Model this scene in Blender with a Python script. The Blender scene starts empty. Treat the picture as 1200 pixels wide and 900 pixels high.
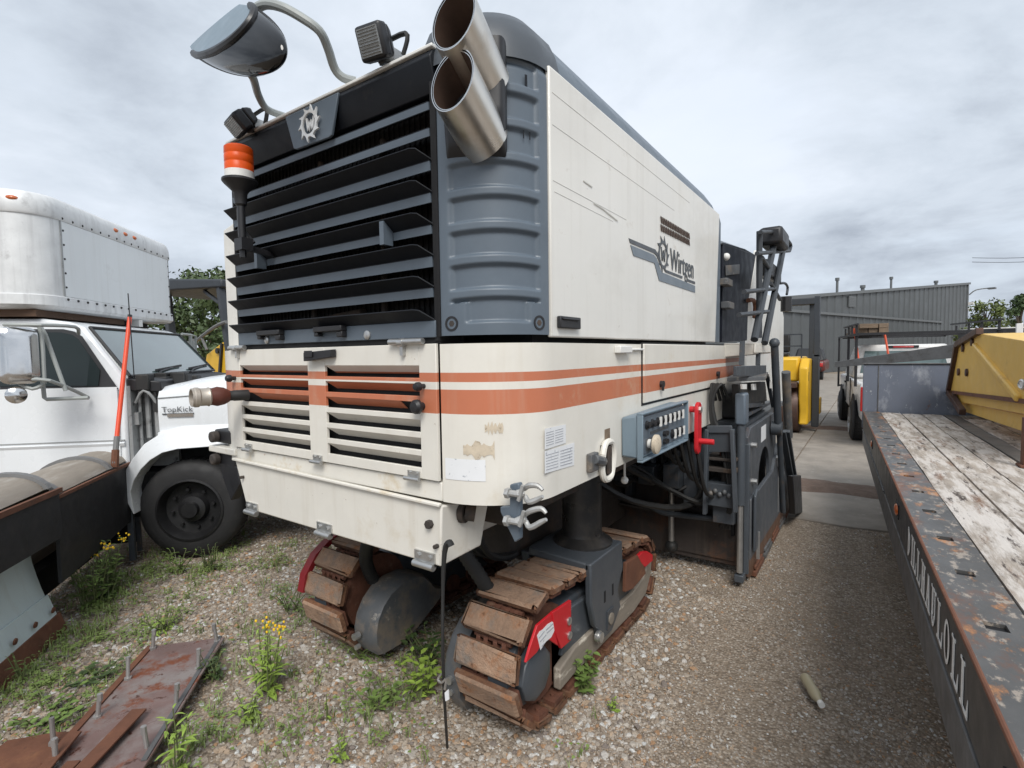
import bpy, bmesh, math, random
from math import sin, cos, pi, radians, sqrt, atan2
from mathutils import Vector, Matrix, Euler
import numpy as np
random.seed(7)
rng = np.random.default_rng(11)
SC = bpy.context.scene
COL = SC.collection
K = 1.15   # metres per layout unit

# ---------------------------------------------------------------- camera
cd = bpy.data.cameras.new('camera')
cam = bpy.data.objects.new('camera', cd)
COL.objects.link(cam)
cd.sensor_width = 36.0
cd.lens = 607.64 / 1200 * 36.0
cd.clip_start = 0.05
cd.clip_end = 3000
def cam_matrix(pitch, roll, yaw):
    fw = Vector((-sin(yaw)*cos(pitch), cos(yaw)*cos(pitch), -sin(pitch)))
    r = Vector((cos(yaw), sin(yaw), 0)); u = r.cross(fw)
    r2 = cos(roll)*r + sin(roll)*u; u2 = -sin(roll)*r + cos(roll)*u
    m = Matrix((r2, u2, -fw)).transposed().to_4x4()
    m.translation = Vector((0, 0, 1.65*K))
    return m
cam.matrix_world = cam_matrix(.0580, -.01506, .60725)
SC.camera = cam

# ---------------------------------------------------------------- light
SUN_EL, SUN_AZ = radians(47), radians(142)      # azimuth clockwise from +Y
world = bpy.data.worlds.new('World'); SC.world = world
world.use_nodes = True
nt = world.node_tree; nt.nodes.clear()
def wn(t, **k):
    n = nt.nodes.new(t)
    for a, b in k.items(): setattr(n, a, b)
    return n
wo = wn('ShaderNodeOutputWorld'); bg = wn('ShaderNodeBackground'); bg.inputs[1].default_value = 0.1
sky = wn('ShaderNodeTexSky', sky_type='NISHITA', sun_disc=False, sun_elevation=SUN_EL, sun_rotation=SUN_AZ)
tc = wn('ShaderNodeTexCoord')
sp = wn('ShaderNodeSeparateXYZ'); nt.links.new(tc.outputs['Generated'], sp.inputs[0])
zz = wn('ShaderNodeMath', operation='MAXIMUM'); nt.links.new(sp.outputs[2], zz.inputs[0]); zz.inputs[1].default_value = 0.0
za = wn('ShaderNodeMath', operation='ADD'); nt.links.new(zz.outputs[0], za.inputs[0]); za.inputs[1].default_value = 0.24
dx = wn('ShaderNodeMath', operation='DIVIDE'); nt.links.new(sp.outputs[0], dx.inputs[0]); nt.links.new(za.outputs[0], dx.inputs[1])
dy = wn('ShaderNodeMath', operation='DIVIDE'); nt.links.new(sp.outputs[1], dy.inputs[0]); nt.links.new(za.outputs[0], dy.inputs[1])
cb = wn('ShaderNodeCombineXYZ'); nt.links.new(dx.outputs[0], cb.inputs[0]); nt.links.new(dy.outputs[0], cb.inputs[1])
def wnoise(scale, detail, rough, off, dist=0.0):
    mp = wn('ShaderNodeMapping'); mp.inputs['Location'].default_value = off
    nt.links.new(cb.outputs[0], mp.inputs[0])
    n = wn('ShaderNodeTexNoise'); n.inputs['Scale'].default_value = scale; n.inputs['Detail'].default_value = detail
    n.inputs['Roughness'].default_value = rough; n.inputs['Distortion'].default_value = dist
    nt.links.new(mp.outputs[0], n.inputs['Vector'])
    return n
def wramp(src, stops):
    r = wn('ShaderNodeValToRGB'); e = r.color_ramp.elements
    for i, (p, c) in enumerate(stops):
        el = e[i] if i < 2 else e.new(p)
        el.position = p; el.color = (*c, 1)
    nt.links.new(src, r.inputs[0]); return r
n1 = wnoise(0.55, 9, 0.50, (2.2, 9.9, 5), 0.25)
n2 = wnoise(1.5, 8, 0.6, (7.0, 7.7, 1), 0.3)
mxn = wn('ShaderNodeMath', operation='MULTIPLY_ADD'); nt.links.new(n2.outputs[0], mxn.inputs[0]); mxn.inputs[1].default_value = 0.45
nt.links.new(n1.outputs[0], mxn.inputs[2])
cr = wramp(mxn.outputs[0], [(0.52, (4.75, 5.05, 5.4)), (0.66, (4.25, 4.6, 5.1)), (0.77, (3.35, 3.72, 4.2)), (0.88, (2.15, 2.42, 2.85))])
mask = wramp(n2.outputs[0], [(0.2, (0.86, 0.86, 0.86)), (0.5, (1, 1, 1))])
mix = wn('ShaderNodeMix', data_type='RGBA')
nt.links.new(mask.outputs[0], mix.inputs[0]); nt.links.new(sky.outputs[0], mix.inputs[6]); nt.links.new(cr.outputs[0], mix.inputs[7])
nt.links.new(mix.outputs[2], bg.inputs[0]); nt.links.new(bg.outputs[0], wo.inputs[0])

sl = bpy.data.lights.new('sun', 'SUN'); sl.energy = 1.5; sl.angle = radians(28); sl.color = (1.0, 0.965, 0.91)
so = bpy.data.objects.new('sun', sl); COL.objects.link(so)
sd = Vector((sin(SUN_AZ)*cos(SUN_EL), cos(SUN_AZ)*cos(SUN_EL), sin(SUN_EL)))
so.rotation_euler = sd.to_track_quat('Z', 'Y').to_euler()
so.location = (0, 0, 30)
SC.view_settings.view_transform = 'Standard'
SC.view_settings.look = 'None'
SC.view_settings.exposure = 1.0
SC.view_settings.gamma = 1.0

# ---------------------------------------------------------------- materials
def material(name, col, rough=0.55, metal=0.0, var=0.12, vscale=5.0, dirt=None, bump=None, bands=None,
             streak=None, rnd=0.0, spec=None, speck=None, stretch=(1, 1, 1), coat=0.0):
    """dirt=(colour, lo, hi, scale) blotches; streak=(colour, amount) vertical runs; speck=(colour, lo, hi, scale) small chips"""
    m = bpy.data.materials.new(name); m.use_nodes = True
    t = m.node_tree; N = t.nodes; L = t.links; N.clear()
    def nn(ty, **k):
        n = N.new(ty)
        for a, b in k.items(): setattr(n, a, b)
        return n
    out = nn('ShaderNodeOutputMaterial'); b = nn('ShaderNodeBsdfPrincipled'); L.new(b.outputs[0], out.inputs[0])
    co = nn('ShaderNodeTexCoord').outputs['Object']
    raw = co
    oi = None
    if rnd:
        oi = nn('ShaderNodeObjectInfo')
        mu = nn('ShaderNodeMath', operation='MULTIPLY'); L.new(oi.outputs['Random'], mu.inputs[0]); mu.inputs[1].default_value = 41.0
        ad = nn('ShaderNodeVectorMath', operation='ADD'); L.new(co, ad.inputs[0]); L.new(mu.outputs[0], ad.inputs[1]); co = ad.outputs[0]
    if stretch != (1, 1, 1):
        mp = nn('ShaderNodeMapping'); mp.inputs['Scale'].default_value = stretch; L.new(co, mp.inputs[0]); cs = mp.outputs[0]
    else: cs = co
    def noise(scale, detail=6, rg=0.6, vec=None):
        n = nn('ShaderNodeTexNoise'); n.inputs['Scale'].default_value = scale; n.inputs['Detail'].default_value = detail
        n.inputs['Roughness'].default_value = rg; L.new(vec or cs, n.inputs['Vector']); return n.outputs[0]
    def mr(src, a, b_, c, d):
        n = nn('ShaderNodeMapRange'); L.new(src, n.inputs[0])
        for i, v in enumerate((a, b_, c, d)): n.inputs[i+1].default_value = v
        return n.outputs[0]
    def mixc(fac, c0, c1):
        n = nn('ShaderNodeMix', data_type='RGBA')
        for s, v in ((0, fac), (6, c0), (7, c1)):
            if hasattr(v, 'is_linked') or hasattr(v, 'links'): L.new(v, n.inputs[s])
            elif s == 0: n.inputs[0].default_value = v
            else: n.inputs[s].default_value = (*v[:3], 1)
        return n.outputs[2]
    base = col
    if bands:
        sz = nn('ShaderNodeSeparateXYZ'); L.new(raw, sz.inputs[0])
        base = None; acc = None
        for lo, hi, bc in bands:
            g = nn('ShaderNodeMath', operation='GREATER_THAN'); L.new(sz.outputs[2], g.inputs[0]); g.inputs[1].default_value = lo*K
            l = nn('ShaderNodeMath', operation='LESS_THAN'); L.new(sz.outputs[2], l.inputs[0]); l.inputs[1].default_value = hi*K
            mm = nn('ShaderNodeMath', operation='MULTIPLY'); L.new(g.outputs[0], mm.inputs[0]); L.new(l.outputs[0], mm.inputs[1])
            acc = mixc(mm.outputs[0], acc if acc is not None else col, bc)
        base = acc
    v1 = noise(vscale, 7, 0.65)
    g = mr(v1, 0.25, 0.75, 1-var, 1+var)
    if rnd:
        g2 = mr(oi.outputs['Random'], 0, 1, 1-rnd, 1+rnd)
        mm = nn('ShaderNodeMath', operation='MULTIPLY'); L.new(g, mm.inputs[0]); L.new(g2, mm.inputs[1]); g = mm.outputs[0]
    hv = nn('ShaderNodeVectorMath', operation='SCALE')
    if isinstance(base, tuple): hv.inputs[0].default_value = base[:3]
    else: L.new(base, hv.inputs[0])
    L.new(g, hv.inputs['Scale']); c = hv.outputs[0]
    rf = mr(noise(vscale*1.7, 5), 0.3, 0.7, max(0.02, rough-0.08), min(1, rough+0.1))
    if dirt:
        for dd in (dirt if isinstance(dirt[0], (list, tuple)) and isinstance(dirt[0][0], (list, tuple)) else [dirt]):
            f = mr(noise(dd[3], 8, 0.7), dd[1], dd[2], 0, 1); c = mixc(f, c, dd[0])
    if streak:
        mp = nn('ShaderNodeMapping'); mp.inputs['Scale'].default_value = (14, 14, 0.7); L.new(co, mp.inputs[0])
        f = mr(noise(1.0, 6, 0.6, mp.outputs[0]), 0.52, 0.75, 0, streak[1]); c = mixc(f, c, streak[0])
    if speck:
        f = mr(noise(speck[3], 5, 0.75), speck[1], speck[2], 0, 1); c = mixc(f, c, speck[0])
    L.new(c, b.inputs['Base Color']); L.new(rf, b.inputs['Roughness'])
    b.inputs['Metallic'].default_value = metal
    if spec is not None: b.inputs['Specular IOR Level'].default_value = spec
    if coat: b.inputs['Coat Weight'].default_value = coat
    if bump:
        bn = nn('ShaderNodeBump'); bn.inputs['Strength'].default_value = bump[0]; bn.inputs['Distance'].default_value = bump[2] if len(bump) > 2 else 0.01
        L.new(noise(bump[1], 8, 0.65), bn.inputs['Height']); L.new(bn.outputs[0], b.inputs['Normal'])
    return m

def glass(name, col, rough=0.04, alpha=1.0, trans=0.0):
    m = bpy.data.materials.new(name); m.use_nodes = True
    b = m.node_tree.nodes['Principled BSDF']
    b.inputs['Base Color'].default_value = (*col, 1); b.inputs['Roughness'].default_value = rough
    b.inputs['Transmission Weight'].default_value = trans; b.inputs['IOR'].default_value = 1.45
    return m

OR_ = (0.50, 0.165, 0.085)
BANDS = [(1.529-.085, 1.529, OR_), (1.5555, 1.588, OR_)]
RUST = (0.16, 0.055, 0.022)
GRIME = (0.27, 0.23, 0.18)
M = {}
M['cream'] = material('cream_paint', (0.70, 0.672, 0.608), 0.42, var=.05, dirt=(((0.54, 0.46, 0.33), .58, .80, 2.3), ((.46, .40, .32), .64, .76, 9)), speck=((0.20, 0.10, .05), .675, .70, 22), bump=(.08, 60, .002), streak=((0.48, 0.42, 0.33), .35), coat=.1)
M['cream_band'] = material('cream_paint_with_orange_stripes', (0.70, 0.672, 0.608), 0.40, var=.05, dirt=(((0.56, 0.48, 0.35), .58, .82, 2.1), ((.50, .43, .33), .66, .78, 8)), bands=BANDS, speck=((0.26, 0.14, .07), .69, .72, 22), streak=((.52, .46, .36), .22), bump=(.07, 60, .002), coat=.1)
M['white_hood'] = material('off_white_hood_paint', (0.71, 0.695, 0.65), 0.40, var=.06, vscale=2, dirt=(((0.58, 0.56, 0.51), .52, .78, 1.6), ((.55, .51, .45), .62, .74, 8)), speck=((0.33, 0.30, .26), .715, .74, 22), streak=((.56, .54, .49), .40), bump=(.05, 40, .002), stretch=(1, .6, 1), coat=.15)
M['orange_slat'] = material('orange_paint', OR_, 0.45, var=.10, speck=((0.3, 0.08, .04), .7, .75, 30))
M['grey_blue'] = material('grey_blue_plastic', (0.100, 0.126, 0.155), 0.42, var=.08, speck=((0.2, 0.23, .26), .72, .8, 60), bump=(.06, 120, .002))
M['grey_blue_dk'] = material('dark_grey_blue_paint', (0.062, 0.071, 0.082), 0.40, var=.12, dirt=((0.16, 0.14, 0.12), .62, .85, 5), bump=(.06, 70, .002))
M['louver'] = material('black_louver_paint', (0.007, 0.0085, 0.012), 0.5, var=.2, spec=.28, dirt=((.028, .026, .024), .6, .8, 7), bump=(.05, 80, .002))
M['black'] = material('black_cavity', (0.006, 0.006, 0.007), 0.8, var=.2)  # near-black colour; on plates and sheets it stands for the dark of openings
M['black_plastic'] = material('black_plastic', (0.015, 0.015, 0.017), 0.45, var=.15, speck=((.05, .05, .05), .68, .8, 90))
M['radiator'] = material('dusty_radiator_core', (0.020, 0.020, 0.021), 0.8, var=.4, vscale=25, dirt=((.05, .042, .034), .55, .75, 9), bump=(.5, 90, .01))
M['steel'] = material('galvanized_steel', (0.52, 0.52, 0.51), 0.36, metal=.85, var=.15, vscale=18, dirt=((.3, .25, .2), .62, .8, 14), bump=(.1, 70, .002))
M['clamp'] = material('dull_zinc_clamp', (.42, .42, .41), .5, metal=.45, var=.2, vscale=20, dirt=((.2, .16, .12), .58, .74, 18), bump=(.2, 60, .003))
M['stainless'] = material('brushed_stainless', (0.66, 0.63, 0.58), 0.33, metal=1.0, var=.08, vscale=3, bump=(.03, 90, .002), dirt=((.45, .38, .30), .58, .8, 2.5))
M['soot'] = material('sooty_pipe_inside', (0.075, 0.045, 0.032), 0.75, metal=.2, var=.3, vscale=9)
M['dark_steel'] = material('dark_grey_steel_paint', (0.050, 0.058, 0.068), 0.45, var=.2, dirt=(((.12, .085, .06), .56, .75, 6), ((.20, .19, .18), .68, .8, 22)), bump=(.12, 40, .003))
M['drive_grey'] = material('worn_grey_drive_cover', (0.085, 0.09, 0.096), 0.5, var=.25, dirt=(((.20, .16, .12), .47, .66, 4.0), ((.34, .31, .27), .60, .72, 12)), bump=(.12, 40, .003))
M['cream_worn'] = material('worn_cream_paint', (0.70, 0.672, 0.608), 0.45, var=.06, dirt=(((.50, .38, .20), .53, .74, 5), ((.30, .15, .06), .66, .74, 13)), speck=((.12, .06, .03), .68, .72, 30), bump=(.1, 60, .002))
M['muddy'] = material('muddy_dark_steel', (0.045, 0.037, 0.032), 0.75, var=.3, dirt=((.11, .07, .045), .5, .72, 4), bump=(.3, 30, .006))
M['rusty_wall'] = material('rusty_chamber_steel', (0.050, 0.040, 0.036), 0.6, var=.35, vscale=3, dirt=(((.14, .06, .028), .52, .70, 2.5), ((.17, .14, .11), .66, .8, 12)), streak=((.13, .10, .075), .6), bump=(.25, 30, .004))
M['pad'] = material('worn_tan_pad_face', (0.285, 0.185, 0.125), 0.9, var=.3, vscale=12, rnd=.25, dirt=(((.31, .135, .058), .52, .68, 8), ((.20, .17, .145), .52, .66, 5), ((.085, .045, .028), .60, .70, 16), ((.40, .34, .28), .66, .74, 22)), bump=(1.0, 55, .014))
M['pad_edge'] = material('rusty_orange_pad_edge', (0.15, 0.070, 0.036), 0.9, var=.4, vscale=14, rnd=.3, dirt=(((.085, .042, .026), .50, .64, 9), ((.20, .13, .09), .56, .70, 8), ((.33, .125, .04), .60, .72, 12)), bump=(.9, 40, .012))
M['pad_rust'] = material('rusty_shoe_plate', (0.115, 0.045, 0.026), 0.8, var=.35, vscale=14, rnd=.2, dirt=((.20, .13, .085), .58, .75, 12), bump=(.5, 40, .006))
M['worn_beam'] = material('scraped_beam', (0.22, 0.19, 0.155), 0.7, var=.25, vscale=10, dirt=(((.48, .44, .37), .58, .66, 14), ((.12, .06, .03), .6, .75, 6)), stretch=(1, .25, 1), bump=(.3, 30, .004))
M['red'] = material('red_paint', (0.52, 0.014, 0.022), 0.42, var=.1, speck=((.25, .05, .03), .72, .78, 40), bump=(.05, 60, .002))
M['red_dk'] = material('faded_red_paint', (0.20, 0.012, 0.016), 0.5, var=.2, speck=((.1, .04, .03), .64, .75, 20))
M['sticker'] = material('white_sticker', (0.74, 0.75, 0.76), 0.5, var=.05, speck=((.42, .44, .47), .60, .66, 42))
M['ink'] = material('printed_grey_ink', (0.33, 0.34, 0.37), 0.6, var=.1)
M['crease'] = material('grey_scuff', (.52, .51, .48), .6, var=.2)
M['logo_grey'] = material('logo_grey_film', (0.155, 0.185, 0.215), 0.45, var=.06)
M['logo_dark'] = material('logo_dark_film', (0.060, 0.066, 0.072), 0.45, var=.06)
M['silver_badge'] = material('silver_badge', (0.74, 0.74, 0.73), 0.3, metal=.25, var=.04)
M['amber'] = material('amber_lens', (0.70, 0.085, 0.006), 0.38, var=.08, spec=.3)
M['amber_dk'] = material('amber_marker_lens', (0.50, 0.12, 0.03), 0.25, var=.1, coat=.4)
M['white_plastic'] = material('white_plastic', (0.72, 0.71, 0.68), 0.4, var=.05)
M['ctl_blue'] = material('blue_grey_control_box', (0.17, 0.225, 0.27), 0.42, var=.08, speck=((.34, .38, .42), .72, .8, 50))
M['mirror'] = material('mirror_glass', (0.50, 0.52, 0.54), 0.03, metal=1.0, var=.02)
M['mirror_dk'] = material('dark_convex_mirror', (0.006, 0.0065, 0.008), 0.04, metal=0, var=.5, vscale=6)  # black base stands in for the dark scenery a mirror would reflect
M['lens'] = material('ribbed_lamp_glass', (0.30, 0.31, 0.31), 0.15, metal=.3, var=.1, bump=(.5, 9, .01), stretch=(.3, .3, 12))
M['tube_grey'] = material('grey_tube_paint', (0.30, 0.32, 0.31), 0.42, var=.08)
M['hose'] = material('black_rubber_hose', (0.018, 0.018, 0.018), 0.6, var=.2, dirt=((.10, .08, .06), .6, .8, 10))
M['hose_red'] = material('brown_rubber_sleeve', (0.095, 0.026, 0.016), 0.6, var=.2)
M['alu'] = material('worn_cast_aluminium', (0.46, 0.42, 0.37), 0.5, metal=.6, var=.15, dirt=((.25, .2, .15), .55, .8, 20), bump=(.2, 50, .003))
M['truck_white'] = material('white_truck_paint', (0.73, 0.755, 0.775), 0.26, var=.035, vscale=1.6, dirt=((.56, .56, .54), .62, .9, 2.2), streak=((.5, .5, .48), .18), coat=.3)
M['box_alu'] = material('weathered_aluminium_trim', (0.66, 0.67, 0.67), 0.45, metal=.1, var=.12, vscale=6, dirt=((.36, .36, .36), .58, .8, 5), streak=((.34, .34, .34), .5), bump=(.08, 30, .003))
M['box_white'] = material('white_box_panel', (0.72, 0.745, 0.75), 0.34, var=.04, vscale=1.5, dirt=((.58, .59, .58), .6, .85, 3), streak=((.55, .55, .53), .3))
M['wood_brown'] = material('dark_brown_timber', (0.10, 0.055, 0.032), 0.7, var=.25, stretch=(1, 6, 6))
M['tint'] = glass('tinted_window_glass', (0.015, 0.022, 0.022), 0.03)
M['tint_green'] = material('greenish_windscreen', (0.085, 0.125, 0.125), 0.06, var=.35, vscale=1.4, coat=1.0)
M['rubber'] = material('tyre_rubber', (0.016, 0.016, 0.017), 0.7, var=.2, dirt=((.05, .045, .04), .55, .8, 8), bump=(.2, 30, .004))
M['rim_black'] = material('black_steel_rim', (0.012, 0.012, 0.013), 0.42, var=.3)
M['rim_grey'] = material('grey_steel_rim', (0.25, 0.25, 0.25), 0.4, metal=.5, var=.2)
M['chrome'] = material('chrome_trim', (0.62, 0.62, 0.62), 0.14, metal=1.0, var=.06)
M['engine_grey'] = material('grey_firewall_metal', (0.30, 0.31, 0.31), 0.5, var=.25, vscale=9, dirt=((.08, .08, .08), .55, .7, 9))
M['orange_red'] = material('fluorescent_orange_pole', (0.72, 0.075, 0.025), 0.4, var=.12, vscale=3, speck=((.3, .1, .06), .7, .76, 40))
M['plow_black'] = material('black_rubber_flap', (0.016, 0.016, 0.018), 0.6, var=.25, dirt=((.045, .04, .036), .55, .8, 3))
M['plow_pale'] = material('pale_blue_moldboard_paint', (0.56, 0.65, 0.665), 0.42, var=.05, vscale=3, speck=(RUST, .735, .76, 14), dirt=((.40, .44, .42), .6, .8, 3), streak=((.40, .40, .36), .3))
M['plow_tan'] = material('weathered_tan_plow_steel', (0.27, 0.235, 0.195), 0.62, var=.2, vscale=6, dirt=((.40, .38, .35), .55, .75, 3), stretch=(.5, 3, 3))
M['rib_grey'] = material('grey_rib_steel', (0.16, 0.16, 0.16), 0.55, var=.15)
M['rust'] = material('rusted_steel', (0.13, 0.052, 0.028), 0.8, var=.3, vscale=8, dirt=(((.20, .088, .042), .55, .75, 7), ((.06, .03, .02), .62, .75, 15)), bump=(.3, 40, .004))
M['rust_plate'] = material('wet_rusty_plate', (0.165, 0.108, 0.098), 0.30, var=.25, vscale=4, dirt=(((.23, .20, .19), .50, .66, 3), ((.17, .050, .020), .55, .64, 5), ((.075, .030, .020), .60, .645, 17)), bump=(.2, 30, .003))
M['deck_rail'] = material('worn_black_orange_rail', (0.072, 0.070, 0.067), 0.40, var=.3, vscale=7, dirt=(((.030, .030, .030), .52, .62, 9), ((.38, .17, .06), .545, .63, 9), ((.30, .255, .21), .55, .62, 26), ((.14, .055, .025), .55, .66, 4)), stretch=(1, .55, 1), bump=(.25, 35, .003))
M['fascia'] = material('black_trailer_side', (0.040, 0.041, 0.043), 0.42, var=.25, dirt=((.12, .09, .065), .60, .8, 6), bump=(.1, 40, .003))
M['beam_grey'] = material('dusty_grey_beam', (0.105, 0.106, 0.108), 0.55, var=.25, vscale=8, dirt=((.06, .055, .05), .5, .7, 9), bump=(.2, 40, .003))
M['plank'] = material('weathered_white_plank', (0.34, 0.295, 0.25), 0.85, var=.3, vscale=5, rnd=.15, dirt=(((.56, .52, .48), .44, .56, 3.2), ((.19, .11, .07), .57, .67, 2.0), ((.055, .04, .034), .57, .65, 4.5)), stretch=(5, .9, 3), bump=(.8, 10, .01))
M['plank_dk'] = material('dark_steel_strip', (0.13, 0.12, 0.11), 0.6, var=.25, dirt=((.3, .2, .13), .6, .75, 5))
M['headboard'] = material('scuffed_blue_grey_headboard', (0.135, 0.155, 0.20), 0.5, var=.12, vscale=5, dirt=(((.30, .32, .36), .55, .70, 6), ((.40, .42, .45), .63, .66, 16), ((.16, .07, .04), .66, .71, 4)), stretch=(1, 1, .5), bump=(.1, 30, .003))
M['white_letters'] = material('white_lettering', (0.72, 0.72, 0.70), 0.5, var=.08)
M['yellow'] = material('yellow_bucket_paint', (0.74, 0.47, 0.10), 0.48, var=.08, dirt=(((.42, .24, .06), .60, .8, 4), ((.22, .10, .04), .70, .75, 16)), bump=(.08, 50, .002))
M['yellow2'] = material('yellow_roller_paint', (0.68, 0.40, 0.022), 0.4, var=.08, dirt=((.3, .2, .08), .62, .8, 5))
M['drum'] = material('rusty_drum_steel', (0.075, 0.042, 0.032), 0.5, metal=.3, var=.3, vscale=5, dirt=((.14, .07, .04), .5, .7, 4))
M['rops'] = material('dark_grey_frame_paint', (0.034, 0.039, 0.046), 0.5, var=.12)
M['pickup_white'] = material('white_pickup_paint', (0.68, 0.67, 0.65), 0.3, var=.05, dirt=((.42, .37, .31), .55, .8, 4), coat=.3)
M['strap'] = material('orange_strap', (0.55, 0.085, 0.035), 0.6, var=.1)
M['lumber'] = material('stacked_timber', (0.16, 0.115, 0.078), 0.8, var=.3, vscale=6, rnd=.3, stretch=(1, 5, 5))
M['siding'] = material('grey_metal_siding', (0.076, 0.083, 0.086), 0.5, var=.06, vscale=.4, streak=((.06, .066, .07), .5))
M['siding_trim'] = material('grey_trim_metal', (0.115, 0.122, 0.125), 0.5, var=.08)
M['bark'] = material('brown_bark', (0.09, 0.07, 0.05), 0.9, var=.3)
def leafmat(name, c, var=.35, vs=3.0):
    m = material(name, c, 0.55, var=var, vscale=vs)
    b = [n for n in m.node_tree.nodes if n.type == 'BSDF_PRINCIPLED'][0]
    b.inputs['Subsurface Weight'].default_value = 0.0
    return m
M['leaf'] = leafmat('weed_leaf_green', (0.135, 0.205, 0.050), .35, 14)
M['leaf_lt'] = leafmat('light_weed_leaf_green', (0.25, 0.36, 0.060), .3, 14)
M['leaf_dk'] = leafmat('dark_leaf_green', (0.055, 0.090, 0.028), .4, 9)
M['tree_leaf'] = leafmat('tree_leaf_green', (0.060, 0.092, 0.030), .45, 1.0)
M['tree_leaf2'] = leafmat('yellow_green_tree_leaf', (0.115, 0.145, 0.040), .4, 1.0)
M['grass'] = leafmat('short_grass_green', (0.165, 0.225, 0.062), .45, 6)
M['stem'] = leafmat('green_stem', (0.11, 0.13, 0.05), .2, 5)
M['flower'] = material('yellow_flower', (0.78, 0.50, 0.02), 0.6, var=.15, vscale=30)
M['flower_w'] = material('white_flower', (0.75, 0.76, 0.72), 0.6, var=.05)
M['bottle'] = glass('dusty_clear_plastic', (0.42, 0.37, 0.25), 0.35, trans=.1)
M['paper'] = material('white_litter', (0.78, 0.78, 0.76), 0.6, var=.03)
M['lamp_glass'] = material('dusty_clear_lamp', (.5, .5, .47), .2, var=.1)
M['tail_red'] = material('red_tail_lens', (.42, .02, .02), .25, var=.1, coat=.4)
M['maroon'] = material('dark_red_car_paint', (.10, .022, .018), .35, var=.15)

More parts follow.
